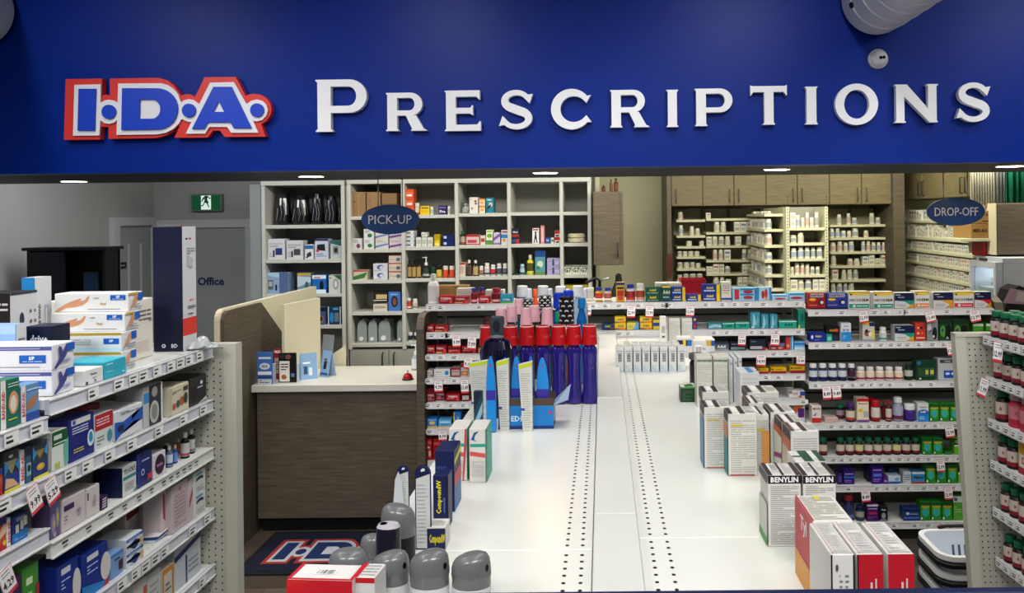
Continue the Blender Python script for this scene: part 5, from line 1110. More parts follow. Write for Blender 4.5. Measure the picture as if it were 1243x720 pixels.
# level 3
for k in range(4): b2b(2,983+k*11.8,994+k*11.8,442.5,('1c2a5a','dcdce0','c4ccd4','1c2450',None,'pill'),'navy bottle with white cap, %s of four in a row' % ORD[k],group='navy bottles on the third shelf')
b2b(2,1030.2,1040,442.5,('1c1628','dcdce0','4a2848',None,None,'pill'),'black bottle with purple label after the navy bottles')
for k in range(5): b2b(2,1041+k*11.6,1051.8+k*11.6,446.5,('d8ccc8','e0dedc','d8c8b0','8a3a58',None,'pill'),'white bottle with pink and yellow label, %s of five' % ORD[k],group='pink and yellow labelled bottles')
b2b(2,1099.6,1110,442.5,('1a2a20','143a28','b8bcb4','1c2a20',None,'pill'),'dark bottle with dark green cap beside green box')
b2(2,1112,1136,437,('16402c',[E(.15,.85,.12,.1,'2a6a9a'),R(.45,.2,.65,.6,'3a6a58'),R(.7,.2,.92,.6,'3a6a58'),R(.1,.2,.4,.6,'2a5a30'),R(.48,.3,.62,.5,'c8b858'),R(.73,.3,.9,.5,'c8b858'),E(.2,.08,.06,.05,'c8c8b8')]),'dark green gift box with two small bottles pictured')
b2(2,1138.5,1162,435.5,('b4b8ba',[R(.1,.8,.9,.96,'4a4a50'),T('THERM',.5,.88,.07,'c8c8cc'),R(.3,.1,1,.45,'1c4fa8'),E(.5,.3,.12,.06,'c8d8ec'),E(.8,.3,.12,.06,'c8d8ec')]),'pale box with royal blue window beside the green box')
# level 4
b2(3,985.5,997.3,492.5,('d8d0cc',[R(0,0,1,.28,'b82c30'),Q([(.1,.4),(.5,.6),(.4,.4)],'3a5aa0'),T('IRON',.5,.82,.14,'4a3a3a')]),'white box with red foot at the left of fourth shelf')
b2(3,1001.5,1017.4,507,('c8b8b4',[R(0,.1,1,.2,'b06060'),R(0,.5,1,.6,'b06060')]),'two thin pale boxes lying flat on the fourth shelf')
b2b(3,1016,1027.4,492,('2a2226','1c7a5c','a89aa8','7a2434',None,'pill'),'dark bottle with green cap and mauve label',Yo=.1)
b2b(3,1028.4,1039.8,490.8,('2a1c38','4a2a70','d0c4b4','b04a34',None,'pill'),'dark bottle with purple cap and cream label')
b2(3,1040.4,1055,483.5,('d8d0b8',[R(0,.86,1,1,'b8282c'),T('Melatonin',.5,.78,.07,'2a2a30'),R(.55,.2,.95,.45,'a8acb0'),E(.3,.5,.18,.08,'d8c040'),R(0,0,1,.1,'7a4a90')]),'tall white box with red top band on fourth shelf')
b2(3,1056.4,1061.4,484,('b01c28',[]),'narrow red carton behind the red bottle',Yo=.08)
b2b(3,1059,1070.4,486.5,('8a1420','a81c28','d0c8c4','a01c28',None,'jar'),'red bottle with white round label')
b2b(3,1071,1076,486,('5a0c14','a01c28','8a1a22',None,None,'tall'),'slim dark red bottle with red tip',Yo=.07)
b2b(3,1076.2,1083.8,486,('5a0c14','a01c28','c8bcb8','8a1420',None,'tall'),'slim dark red bottle with pale label')
b2b(3,1085.6,1098.6,483.5,('8a8ea0','d4d4d8','a8aabc','70344c',None,'pill'),'tall grey lilac bottle with white cap')
b2b(3,1099.8,1113.4,491.8,('3a2470','dcdce0','4a3088',None,None,'jar'),'purple jar with wide white lid')
b2(3,1114,1127.7,489.7,('d0d4d4',[R(0,0,1,.5,'2a88cc'),E(.5,.52,.48,.14,'1f6ab8'),T('SLEEP',.5,.53,.1,'e8f0f4'),L(.2,.72,.8,.85,1,'a08a60'),L(.15,.1,.6,.3,2,'c8e0f0')]),'white and blue box beside the purple jar')
NG = ('2f8a30',[R(0,.84,1,1,'1a5a2c'),E(.5,.48,.36,.28,'58b85a'),E(.46,.42,.24,.2,'3aa8c0'),R(.1,.7,.9,.8,'c8a030'),E(.12,.12,.09,.07,'d8e0d0')])
for k in range(3): b2(3,1128.5+k*12.5,1140.3+k*12.5,490.3,NG,'green and blue upright box, %s of three on the fourth shelf' % ORD[k],group='green upright boxes on the fourth shelf')
# level 5
b2b(4,995,1006,532.5,('241a14','1a6a48','c8c0b0','7a2430',None,'pill'),'green-capped vitamin bottle standing apart at the left')
for k in range(9):
    x = 1016.2 + k*11.45
    yl = k in (2, 6)
    b2b(4,x,x+10.8,532.5,('1f1612','1a6a48','cfc890' if yl else 'c8c0b4','7a2430',None,'pill'),'green-capped bottle with %s label, %s from left in the row of nine' % ('yellow' if yl else 'white', ORD[k]),group='green-capped vitamin bottles on the fifth shelf')
for k in range(2): b2(4,1119.8+k*13,1131.8+k*13,532,NG,'green and blue upright box beside the vitamin bottles, %s of two' % ['left','right'][k])
b2(4,1146,1156.5,548,('24682c',[R(.1,.2,.9,.8,'3a8a3a')]),'low green packet lying flat on the fifth shelf')
b2(4,1158.3,1168.8,532.5,('6ab02c',[R(0,.62,1,1,'1a2420'),L(.1,.7,.9,.9,2,'b8c8b8'),R(0,.5,1,.6,'d8dcd0')]),'lime green box with black top on the fifth shelf')
# level 6
b2(5,1016.5,1023,575,('2a2058',[R(.2,.2,.8,.8,'5a4a90')]),'small dark purple box at the left of sixth shelf')
b2(5,1024,1037.5,569.5,('3a1e7a',[R(0,.85,1,1,'2a1458'),L(.1,.6,.9,.75,1,'b8a8d8'),R(0,.4,1,.52,'3a6ac0'),L(.1,.1,.7,.3,2,'9a88c8')]),'purple box with blue stripe on the sixth shelf')
b2(5,1053,1057.8,567,('241a48',[]),'thin dark box left of the tall purple box',Yo=.06)
b2(5,1058.6,1071.6,564.8,('46208a',[R(0,.87,1,1,'241048'),L(.1,.68,.9,.8,1,'c0b0e0'),R(.1,.4,.9,.55,'5a7ad0'),L(.1,.1,.8,.3,2,'9a88c8')]),'tall purple box with pale lettering on sixth shelf')
b2(5,1072.4,1077.5,580,('5a2a8a',[R(.1,.3,.9,.6,'a890c8')]),'low narrow purple box beside the tall one')
b2(5,1078.2,1093.5,578,('bcc8d8',[R(0,0,1,.3,'2a58a0'),E(.7,.6,.18,.2,'6a9ac8')]),'low white and blue box on the sixth shelf')
b2(5,1079,1089,569.5,('24406a',[R(.1,.1,.9,.5,'4a80b8')]),'dark blue box behind the low white and blue box',Yo=.1)
b2(5,1096.5,1106.5,573,('b8c4c8',[L(.1,.1,.9,.8,4,'4a6a80')]),'pale box side with fine print left of the white-worded box')
b2(5,1107,1123,573,('3f86b8',[T('Nytol',.5,.5,.34,'101828',.88),R(0,.82,1,1,'c8d0d8'),R(0,0,1,.16,'b04050')]),'blue and white box with dark sleep aid lettering')
for k, x in enumerate((1124, 1137, 1150.2)): b2(5,x,x+12.2,564.3,NG,'green and blue upright box, %s of three on the sixth shelf' % ORD[k],group='green upright boxes on the sixth shelf')
b2(5,1163,1168.8,565,('6ab02c',[R(0,.62,1,1,'1a2420'),R(0,.5,1,.6,'d8dcd0')]),'narrow lime box at the right end of sixth shelf')
# level 7
b2b(6,1016.5,1023.5,607,('1a1424','2a2048','4a4a60',None,None,'tall'),'dark slim bottle at the left of the bottom shelf')
b2b(6,1025.5,1038.8,602.5,('1c1640','a02a3a','3a4870','6a7ab0',None,'pill'),'dark violet bottle with red cap on the bottom shelf')
b2b(6,1040,1051,615,('1c2848','24305a','a8a898','3a4a70',None,'pill'),'navy bottle with picture label on the bottom shelf')
b2(6,1052.3,1066.6,612.3,('4a1c6a',[R(0,.87,1,1,'c8c0d0'),L(.1,.68,.9,.8,1,'d0b8e0'),R(.15,.4,.85,.55,'b83060'),L(.1,.1,.8,.3,2,'8a60b0')]),'purple box with pink stripe on the bottom shelf')
b2(6,1067.5,1078,614.5,('16161c',[T('Sleep',.5,.75,.14,'d8d8d8'),E(.5,.35,.25,.2,'9a9aa4'),R(.1,.05,.9,.12,'8a8a90')]),'black box with silver shape on the bottom shelf')
b2(6,1096.8,1116.6,618,('24407c',[R(0,.8,1,1,'18284c'),E(.25,.62,.1,.12,'c8d0e0'),L(.4,.5,.9,.65,1,'a8b8d8'),R(0,.2,1,.3,'5a80b8')]),'low navy box beside the green boxes on the bottom shelf')
for k in range(3): b2(6,1117.2+k*13.3,1129.8+k*13.3,609.5,NG,'green and blue upright box, %s of three on the bottom shelf' % ORD[k],group='green upright boxes on the bottom shelf')
b2(6,1157.3,1169.6,602.5,('5aa03a',[R(0,.75,1,1,'c8d0c8'),R(.1,.8,.4,.94,'2a5aa0'),L(.1,.3,.8,.6,3,'a8d088')]),'tall pale green box at the right end of bottom shelf')
for a_ in ((1041.8,1053,377,392,'12.99','top shelf below the first teal banded box',.12),(1122,1134,377.5,391.5,'12.49','top shelf below the orange banded box',.22),(1176,1188.5,376.5,391,'12.99','top shelf near its right end',.2),
           (1148,1160,416.5,431.5,'12.29','right end of the second shelf',.2),(998,1008.4,468.5,485,'8.49','third shelf, left of two side by side',.06),(1009.5,1020,468,484.5,'9.49','third shelf, right of two side by side',.1),
           (1146.5,1157.5,516,531.5,'12.99','fourth shelf below the green boxes',.12),(1136.5,1146.5,558,573,'12.99','fifth shelf below the green boxes',.05),(1045,1055.8,594.5,609.5,'8.49','sixth shelf above the navy bottle',.08),
           (1146,1156,592,606.5,'12.99','sixth shelf below the green boxes',.05),(1136,1147,637,650.5,'12.99','bottom shelf, left of two side by side',.12),(1149.5,1160,637,650,'12.99','bottom shelf, right of two side by side',.12)):
    tagp(*a_[:4], RY, a_[4], 'red-edged price tag on the right part %s' % a_[5], tilt=-a_[6])
# ================= left run, facing right into the aisle =================
LYE = 2.27
z1 = ZA(258, 420, LYE); lz = [ZA(258, y, LYE) for y in (420, 484.6, 543, 616, 684.6)]
Xe = XA(258, LYE, z1)
PEG = mat('bdbcb0', .45)
def holes(mb, pts, r, m='2a2a26'):
    for (x, y, z) in pts: mb.add([(x + r*math.cos(t*math.pi/3), y, z + r*math.sin(t*math.pi/3)) for t in range(6)], [tuple(range(6))], m)
eL2 = empty('shelving_unit', (Xe, LYE, 0), 'white shelving run on the left holding bandages, gloves and first aid boxes', 'store shelving')
Y0 = 1.05
def shelf_l(z, ya, yb, plain=False):
    mb = MB(); D = .42
    mb.box(-D, ya-LYE, z-.02, -.01, yb-LYE, z, WHITE)
    mb.box(-.01, ya-LYE, z-.03, 0, yb-LYE, z+.001, WHITE if plain else mat('cfd1da', .2, .05, coat=.3))
    mb.box(0, ya-LYE, z-.032, .004, yb-LYE, z-.029, WHITE); mb.box(0, ya-LYE, z-.002, .003, yb-LYE, z+.001, WHITE)
    if plain:
        for k in range(int((yb-ya)/.03)):
            mb.quad((.0005, ya-LYE + .01 + k*.03, z-.016), (0,.02,0), (0,0,.0), WHITE)
    r_ = .0022
    for k in range(int((yb-ya)/.02)):        # small punched holes near the shelf lip
        yy = ya - LYE + .01 + k*.02; mb.add([(-.03 + r_*math.cos(t*math.pi/3), yy + r_*math.sin(t*math.pi/3), z+.0004) for t in range(6)], [tuple(range(6))], '77776f')
    return mb.build('shelf', eL2)
YS = 1.60
z1n, z3n = z1 - .032, lz[2] + .035
SL = [(shelf_l(lz[0], YS, LYE), lz[0]), (shelf_l(lz[1], Y0, LYE), lz[1]), (shelf_l(lz[2], YS, LYE, True), lz[2]), (shelf_l(lz[3], YS, LYE), lz[3]), (shelf_l(lz[4], YS, LYE), lz[4]),
      (shelf_l(z1n, Y0, YS-.005), z1n), (shelf_l(z3n, Y0, YS-.005), z3n), (shelf_l(lz[3]+.01, Y0, YS-.005), lz[3]+.01)]
a = MB(); a.box(-.45, Y0-LYE, 0, -.425, 0, z1+.0, mat('8f8f88', .5)); a.build('back_panel', eL2)
a = MB(); a.box(-.42, Y0-LYE, 0, -.03, 0, .12, WHITE); a.build('base', eL2)
# end panel with punched holes, facing the shop
yp = LYE + .012; xp1 = XA(287.5, yp, 1.4); zt = ZA(270, 417.5, yp)
a = MB(); a.box(-.6, yp-LYE, 0, xp1-Xe-.0352, yp-LYE+.02, zt-.0102, PEG); a.box(xp1-Xe-.035, yp-LYE-.004, 0, xp1-Xe, yp-LYE+.035, zt-.0102, mat('c3c2b6', .4)); a.box(-.6, yp-LYE-.004, zt-.01, xp1-Xe, yp-LYE+.035, zt, mat('c3c2b6', .4))
pts = [(xp1-Xe-.047-.019*i, yp-LYE-.0006, .5+.0195*j + (.004 if i % 2 else 0)) for i in range(5) for j in range(int((zt-.03-.5)/.0195))]
holes(a, pts, .0026); a.build('end_panel', eL2)
def lab_l(k, pxs):
    sh, z = SL[k]
    for p in pxs:
        o = bpy.data.objects.new('price_label', label_mesh(.036, .026, int(p) % 5)); COL.objects.link(o); o.parent = sh
        Y = YA(p, Xe, z-.015); o.location = (.0045, Y-LYE, z-.016); o.rotation_euler = (0, 0, math.pi/2)
lab_l(0, (111, 142, 160, 172, 189, 206, 217, 228, 241)); lab_l(1, (83, 104, 131, 158, 191, 221, 245)); lab_l(3, (146, 163, 175, 187, 198, 232, 250)); lab_l(4, (244,)); lab_l(5, (11, 42)); lab_l(1, (2,)); lab_l(7, (5,))
def lab_b(k, pxs):   # dark print straight on the white lip
    sh, z = SL[k]; mb = MB()
    for p in pxs:
        Y = YA(p, Xe, z-.015) - LYE; mb.quad((.0012, Y, z-.014), (0,.018,0), (0,0,.004), '3a3a3a'); mb.quad((.0012, Y+.003, z-.022), (0,.014,0), (0,0,.003), '6a6a6a')
    mb.build('printed_label', sh)
lab_b(2, (75, 104, 131, 148, 166, 181, 196, 205, 213, 221, 228, 236))
def bl(k, p0, p1, yt, st, label, cat='bandage box', d=.08, n=1, off=.012, z=None, name='first_aid_box'):
    zz = (SL[k][1] if z is None else z) + .001; X = Xe - off
    ya_, yb_ = YA(p0, X, zz), YA(p1, X, zz); w = yb_ - ya_ - .002; pm = (p0+p1)/2; h = ZA(pm, yt, YA(pm, X, zz)) - zz
    base, ops = st if isinstance(st, tuple) else (st, [])
    for j in range(n): carton(w, d, h/n - .0004, base, ops, (X - d/2, (ya_+yb_)/2, zz + j*h/n), math.pi/2, label + STK[n][j], cat, name)
def bf(p0, p1, yt, Y, st, label, cat='box', d=.06, n=1, k=0, name='product_box', z=None, hpx=None):
    zz = (SL[k][1] if z is None else z) + .001
    X0, X1 = XA(p0, Y, zz), XA(p1, Y, zz); h = (ZA((p0+p1)/2, yt, Y) - zz)/n if hpx is None else hpx*Y/F_
    base, ops = st
    for j in range(n): carton(X1-X0, d, h-.0005, base, ops, ((X0+X1)/2, Y+d/2, zz + j*h), 0, label + (STK[n][j] if n > 1 else ''), cat, name)
# --- top shelf ---
hand = [(.02,.12),(.12,.3),(.26,.62),(.32,.66),(.4,.6),(.5,.92),(.53,.88),(.46,.5),(.36,.3),(.18,.24),(.06,.05)]
HND = lambda c, dx=0, s=1: Q([(dx + .02*s, .05), (dx+.12*s, .42), (dx+.24*s, .68), (dx+.34*s, .72), (dx+.38*s, .82), (dx+.43*s, .8), (dx+.42*s, .66), (dx+.5*s, .9), (dx+.54*s, .88), (dx+.47*s, .42), (dx+.36*s, .3), (dx+.2*s, .26), (dx+.09*s, .05)], c)
VIN = ('dcdcdc', [Q([(0,.02),(.05,.2),(.14,.42),(.24,.6),(.36,.74),(.37,.66),(.33,.58),(.4,.62),(.46,.86),(.48,.84),(.45,.55),(.38,.36),(.28,.26),(.16,.22),(.06,.02)], 'cf9a78'), R(.76,.62,.97,.9,'1f64b8'), T('S/P',.865,.8,.13,'f0f4fa'), L(.79,.66,.94,.72,1,'c8d8ec'), T('Vinyl',.66,.42,.17,'b8a040'), T('medical',.57,.76,.07,'2a6a70',.18), L(.45,.1,.9,.2,1,'9a9aa0'),
       Q([(.05,.1),(.5,.35),(.7,.9),(.45,.85),(.3,.55)], 'c99878', 'R'), R(.62,.55,.98,.95,'1f64b8','R'), R(0,.9,.6,1,'c8a83c','R'), L(.3,.1,.9,.4,2,'9aa0a8','R')])
VGOLD = ('d8dadc', [R(0,.86,1,1,'b09a3a'), R(.76,.4,.97,.7,'1f64b8'), T('S/P',.865,.57,.13,'f0f4fa'), L(.1,.35,.6,.7,3,'b0b4ba'), R(0,0,1,.2,'b8d8e4'),
       Q([(.05,.1),(.5,.35),(.7,.9),(.45,.85),(.3,.55)], 'c99878', 'R'), R(.62,.55,.98,.95,'1f64b8','R'), L(.3,.1,.9,.4,2,'9aa0a8','R')])
Xr_ = -1.178; hv = .0465
for j, (st, p1, Yv) in enumerate(((VGOLD, 147, 1.90), (VGOLD, 147.5, 1.905), (VIN, 151.5, 1.92), (VIN, 155.5, 1.94))):
    z = SL[0][1] + .001 + j*hv; X1 = XA(p1, Yv, z); wv = .182
    if j == 1: X1 = XA(147.5, Yv, z)
    carton(wv, .06, hv-.0006, st[0], st[1], (X1 - wv/2, Yv + .03, z), 0, ['bottom box of the vinyl glove stack, mostly hidden', 'vinyl glove box with gold top band, third down in its stack', 'white vinyl glove box with hand picture, second from top', 'topmost white vinyl glove box with hand picture'][j], 'glove box', 'glove_box', 'stack of vinyl glove boxes')
bf(51, 159, 366, 2.02, ('ddd8ce', [R(.8,.6,.95,.64,'9a9490','R'), L(.1,.1,.8,.3,6,'c8b8b0','R'), L(.15,.62,.9,.9,4,'6a6a6a','R'), L(.1,.1,.9,.3,2,'c8c0b0')]), 'large plain white carton standing behind the vinyl glove boxes', 'carton', d=.1)
bf(186.5, 222, 275, 2.175, ('10183a', [T('BD',.72,.045,.03,'dfe3ee',.3), E(.35,.045,.07,.016,'c8cede'), E(.35,.045,.03,.007,'10183a'),
    R(0,0,1,1,'d3d3d6','R'), R(0,.12,1,.26,'d84434','R'), E(.3,.9,.1,.008,'3a3a44','R'), E(.55,.9,.1,.008,'a83040','R'), L(.3,.77,.9,.83,3,'8a8a90','R'), Q([(.3,.68),(.7,.66),(.75,.74),(.35,.76)],'b8b8bc','R'), T('4% 70',.6,.4,.022,'d84434',.7,'R'), L(.3,.33,.9,.36,2,'3a3a44','R'), L(.3,.28,.7,.3,1,'3a3a44','R'), R(.02,.05,.98,.95,'c8ccd6','T'), R(.75,.0,1,1,'b83a3a','T')]), 'tall navy box with white side standing at the shelf end', 'box', d=.072)
# crumpled clear bag
a = MB(); r2 = random.Random(5); N = 9; vs = []
for i in range(N+1):
    for j in range(6):
        u, v = i/N, j/5; hh = .028*math.sin(math.pi*min(1, u*1.1))*math.sin(math.pi*v) + r2.uniform(0, .008)
        vs.append((u*.1 - .05, v*.07 - .035, max(.0005, hh)))
a.add(vs, [(i*6+j, (i+1)*6+j, (i+1)*6+j+1, i*6+j+1) for i in range(N) for j in range(5)], mat('c0c4c8', .12, alpha=.75, coat=.5))
a.add([(x, y, z*.2 + .0003) for x, y, z in vs], [(i*6+j, i*6+j+1, (i+1)*6+j+1, (i+1)*6+j) for i in range(N) for j in range(5)], mat('a8acb0', .2)); 
o = a.build('plastic_bag', loc=(Xe - .052, 2.205, SL[0][1] + .001), rz=.5); o.location = (Xe - .045, 2.13 + .08, SL[0][1] + .001); tag(o, 'crumpled clear plastic bag at the far end of the left top shelf', 'plastic bag')
o.location = (Xe - .0, 2.235 - .02, SL[0][1] + .004); o.scale = (.75, .6, 1)
bl(0,126.5,153.5,436,('35a8bc',[L(.1,.75,.5,.9,1,'c8e8ee'),L(.1,.35,.4,.45,1,'b0dce6'),L(.8,.1,.95,.25,1,'c8e8ee')]),'teal tissue-like box beside the vinyl glove stack','box',d=.1)
bl(0,101.8,125.8,447,('d8d8d8',[T('Medium',.5,.66,.15,'4a4a58',.7),L(.4,.35,.65,.45,1,'6a6a74'),R(.08,.05,.18,.25,'202024'),E(.55,.2,.04,.08,'202024')]),'small white box with dark lettering left of the teal box','box',d=.09)
BLU = ('dadae0', [R(0,.8,1,.95,'5a5a9c'), L(.02,.84,.9,.9,1,'c8c8e0'), T('BluRIS',.42,.36,.2,'8a8ab8',.3), R(.72,.3,.95,.62,'1f64b8'), T('S/P',.83,.5,.14,'f0f4fa'), L(.75,.34,.92,.4,1,'c8d8ec'), T('medical',.3,.6,.07,'4a4a6a',.2), L(.45,.12,.9,.2,1,'9a9ab0'),
    Q([(.05,.1),(.3,.45),(.25,.9),(.38,.88),(.45,.65),(.6,.95),(.7,.9),(.6,.5),(.45,.3),(.1,.02)], '4a4f8c', 'R'), R(.62,.65,.98,.95,'1f64b8','R'), T('BluRIS',.6,.3,.14,'8a8ab8',.6,'R')])
for j in range(2):
    z = SL[0][1] + .001 + j*.0535; X1 = XA(63, 1.632, z)
    carton(.24, .068, .053, *BLU, (X1 - .12, 1.666, z), 0, ['lower', 'upper'][j] + ' white and violet nitrile glove box at the left', 'glove box', 'glove_box', 'pair of violet glove boxes')
bf(31.5, 64, 396, 1.76, ('141c38', [T('drive',.5,.78,.14,'d8dce6',.68), L(.1,.1,.5,.16,1,'5a6480')]), 'navy box with slanted white brand word, behind violet glove boxes')
bf(27.5, 43.2, 337, 1.9, ('cdd0d4', [R(0,.72,1,1,'2f8cc8'), L(.1,.2,.9,.6,4,'b0b4bc'), R(.0,0,1,1,'cfd0d2','R'), T('MASSAGE WAND',.25,.52,.16,'2a2c34',.7,'R',1), R(.55,.15,.8,.7,'b4b9c2','R'), R(.62,.2,.7,.66,'dcdee2','R')]), 'tall white box with blue top, lettered vertically with massage wand', 'box', d=.056)
bf(-30, 12.5, 356, 1.8, ('2a2426', [L(.3,.78,.95,.9,2,'c8c4c8'), R(.3,.6,.95,.66,'a83a4a'), R(.8,.6,.98,.66,'3a8aa0'), E(.8,.2,.2,.14,'5a5456'), R(0,0,1,1,'c9cacc','R'), E(.42,.68,.09,.08,'28344a','R'), Q([(.36,.58),(.5,.62),(.58,.48),(.5,.25),(.55,.12),(.3,.12),(.16,.3),(.2,.45)],'5a5e66','R'),
    R(0,.97,1,1,'3a3c40','R')] + [E(x, y, .04, .022, c, 'R') for x, y, c in ((.74,.76,'7a6a60'),(.9,.76,'9a8a80'),(.74,.64,'6a5a58'),(.9,.64,'8a6a60'),(.74,.52,'8a8a90'),(.9,.52,'3a5a8a'),(.72,.4,'a08070'),(.9,.4,'7a8aa0'))]), 'black and white box picturing a dark neck massager', 'box', d=.085)
bf(-34, 19.5, 394, 1.7, ('8fb0dc', [R(0,.85,1,1,'a8c4e4'), E(.7,.52,.1,.16,'3a2420'), E(.71,.44,.07,.12,'b08068'), Q([(.55,.0),(.62,.3),(.85,.3),(.97,.0)],'d4dae4'), Q([(.85,.6),(1,.3),(1,0),(.85,.2)],'4a70b0'), R(0,0,1,1,'c6c8ca','R'), L(.2,.1,.8,.8,9,'6a6c74','R'), Q([(0,.35),(1,.25),(1,.45),(0,.5)],'3a4050','R')]), 'blue box with a photograph of a person in white', 'box', d=.03)
# --- near top section ---
bl(5,0.5,25,460,('16705c',[R(0,0,.26,1,'dcd8d4'),T('BAND-AID',.13,.5,.17,'c01c28',.9,rot=1),E(.64,.5,.26,.24,'c8986c'),E(.62,.48,.16,.17,'d8d0c4'),L(.35,.82,.9,.93,2,'b8d0c0'),L(.35,.14,.8,.2,1,'c8c83c')]),'white and green bandage box, left one at the near top shelf',d=.03)
bl(5,25.4,48,466,('6a94bc',[R(0,0,.24,1,'dcd8d4'),T('BAND-AID',.12,.5,.16,'c01c28',.9,rot=1),Q([(.3,.28),(.75,.4),(.95,.7),(.6,.62),(.3,.5)],'b07850'),R(.24,.0,1,.22,'2a4f98'),L(.3,.8,.9,.9,1,'c8d8e4')]),'white and blue bandage box beside the green one',d=.03)
# --- shelf 2 ---
bl(1,-6,3.6,570,('a83028',[R(0,.4,1,.7,'b0604a'),R(0,.8,1,1,'24408c')]),'red and brown bandage box cut by the left edge',d=.05)
FT = ('3a3e44',[Q([(.1,.75),(.9,.75),(.5,.4)],'8a8468'),R(0,0,1,.42,'24408c'),Q([(.05,.1),(.1,.35),(.6,.28),(.95,.08),(.6,.1)],'c8a884'),R(0,0,1,.07,'d8c830'),Q([(0,.4),(.3,.6),(0,.8)],'2a80b8'),Q([(1,.4),(.7,.6),(1,.8)],'2a80b8'),E(.4,.86,.15,.04,'b8bcc4')])
bl(1,4.4,23.8,546,FT,'grey and blue blister box with a bandaged toe picture',d=.05)
bl(1,24.3,30.8,546,('dcd8d4',[T('BAND-AID',.5,.5,.66,'c01c28',.9,rot=1)]),'narrow white bandage box side with red vertical word',d=.05)
bl(1,31.2,38.8,542,('3f5f7a',[R(0,.75,1,1,'202c48'),R(.1,.2,.9,.55,'8ab0bc'),E(.5,.4,.3,.1,'203040')]),'thin dark blue box between two bandage boxes',d=.05)
bl(1,39.2,58,537,('3a464e',[R(0,.0,1,.46,'20407c'),Q([(.15,.8),(.85,.8),(.5,.55)],'8a8048'),Q([(0,.55),(.25,.7),(0,.98)],'3a90c8'),Q([(1,.55),(.75,.7),(1,.98)],'3a90c8'),E(.5,.32,.28,.1,'c89a48'),E(.48,.34,.14,.06,'d8c030'),R(0,0,1,.08,'d8c828')]),'blue blister box with a gold bandage and yellow foot',d=.04)
bl(1,58.4,62.5,531,('8a8c88',[R(.1,.1,.9,.9,'a0a29e')]),'narrow grey box spine beside the green one',d=.04)
bl(1,63,83,522,('d0d4cc',[R(0,.62,1,1,'1c5a34'),R(.1,.78,.6,.9,'c8d0c8'),L(.1,.64,.9,.72,1,'c8d8c8'),Q([(.75,.0),(1,.1),(1,.75),(.7,.6)],'6ab0a0'),E(.2,.12,.07,.08,'a8b840'),E(.38,.12,.07,.08,'a8b840')]),'green topped white box with two small yellow marks',d=.05)
bl(1,83.4,114.8,505,('1c2878',[R(.1,.84,.85,.97,'d0d0c8'),R(.14,.86,.26,.95,'2a5ab0'),L(.12,.62,.75,.8,3,'c8d0e8'),E(.84,.4,.14,.2,'c8d8e0'),E(.84,.42,.08,.13,'3a90b8'),L(.15,.18,.55,.3,2,'c8c040')]),'large navy box with white label strip and blue badge',d=.05)
bl(1,115.2,137.3,501,('c8d0cc',[R(0,.55,1,1,'b02030'),L(.08,.66,.8,.9,3,'e0c8cc'),L(.1,.12,.5,.4,3,'7a8a88'),E(.8,.3,.14,.18,'4a90a0'),R(0,0,1,.04,'e0e0e0')]),'red topped white box right of the large navy box',d=.05)
bl(1,99,122,492,('9a1c2c',[R(.4,.4,.7,.6,'3a2030')]),'dark red box pushed back behind the red topped one',d=.04,off=.075)
bl(1,139,173.5,494,('cfd2d6',[Q([(0,.05),(0,.65),(1,.42),(1,.62),(0,.1)],'2a5ab8'),Q([(0,.0),(1,.85),(1,.4),(.2,.55),(0,.6)],'2c5cb0'),L(.2,.8,.85,.92,2,'5a6070'),R(.1,.28,.3,.5,'1c2848'),Q([(.1,.05),(.9,.3),(.95,.12),(.5,.04)],'cfd2d6')]),'white box with crossing blue triangles',d=.09)
bl(1,174.5,197,467,('b8bab8',[R(0,.6,.28,.85,'3a8ac0'),R(.28,0,.92,1,'3a3a3c'),E(.58,.82,.16,.13,'9a9a98'),E(.55,.32,.26,.28,'b8b8b4'),E(.55,.32,.16,.2,'8a8a88'),R(.92,0,1,1,'dadada')]),'tall black and white photo box in the second row',d=.07)
bl(1,206,229.5,467,('cdc6b0',[R(0,0,.1,1,'b8b4a0'),L(.12,.72,.6,.84,2,'4a4a48'),R(.7,.72,.95,.88,'3a3a38'),E(.2,.3,.08,.12,'b06040'),E(.4,.34,.09,.14,'40585a'),E(.6,.4,.1,.16,'a8602c'),E(.8,.46,.1,.2,'3a3c40')]),'cream box with a row of little figures',d=.08)
bl(1,230,250.8,457,('2c2c2e',[E(.7,.75,.08,.07,'d0d0d0'),L(.45,.55,.9,.65,1,'c8c8c8'),E(.3,.4,.2,.26,'1c1c1e'),Q([(.4,.0),(1,.05),(1,.2)],'b8b8b4')]),'black box with white print at the second shelf end',d=.08)
# --- shelf 3 far ---
bl(2,61,73.5,609,('6a5a84',[E(.3,.4,.2,.3,'9a8aa8'),E(.7,.55,.2,.28,'8a9098'),E(.35,.4,.08,.12,'c8b84a'),E(.72,.55,.08,.12,'c8b84a'),Q([(.2,.1),(.5,.2),(.45,.0)],'b0b4a0')]),'two lavender packets with yellow flowers behind the tags','packet',d=.04)
bl(2,75,104.5,601,('c4bcbe',[R(.08,.62,.5,.8,'4a2a50'),L(.1,.2,.22,.5,3,'6a5a68'),E(.72,.4,.07,.14,'a8a0a8'),L(.6,.3,.85,.55,2,'9a94a0')]),'off-white box with a purple logo on the third shelf',d=.08)
bl(2,105,121.5,590,('c6c0be',[R(.05,.6,.15,.85,'4a2a50'),E(.6,.55,.12,.16,'a8a4a4'),L(.4,.3,.8,.5,2,'a09a9c')]),'taller off-white box behind the purple logo box',d=.08)
bl(2,122.2,130.8,602,('3a2048',[R(.2,.15,.8,.25,'cfc8d4'),R(.2,.35,.8,.45,'cfc8d4'),R(.2,.55,.8,.65,'cfc8d4'),R(.2,.75,.8,.85,'cfc8d4')]),'small box with purple and white stripes',d=.06)
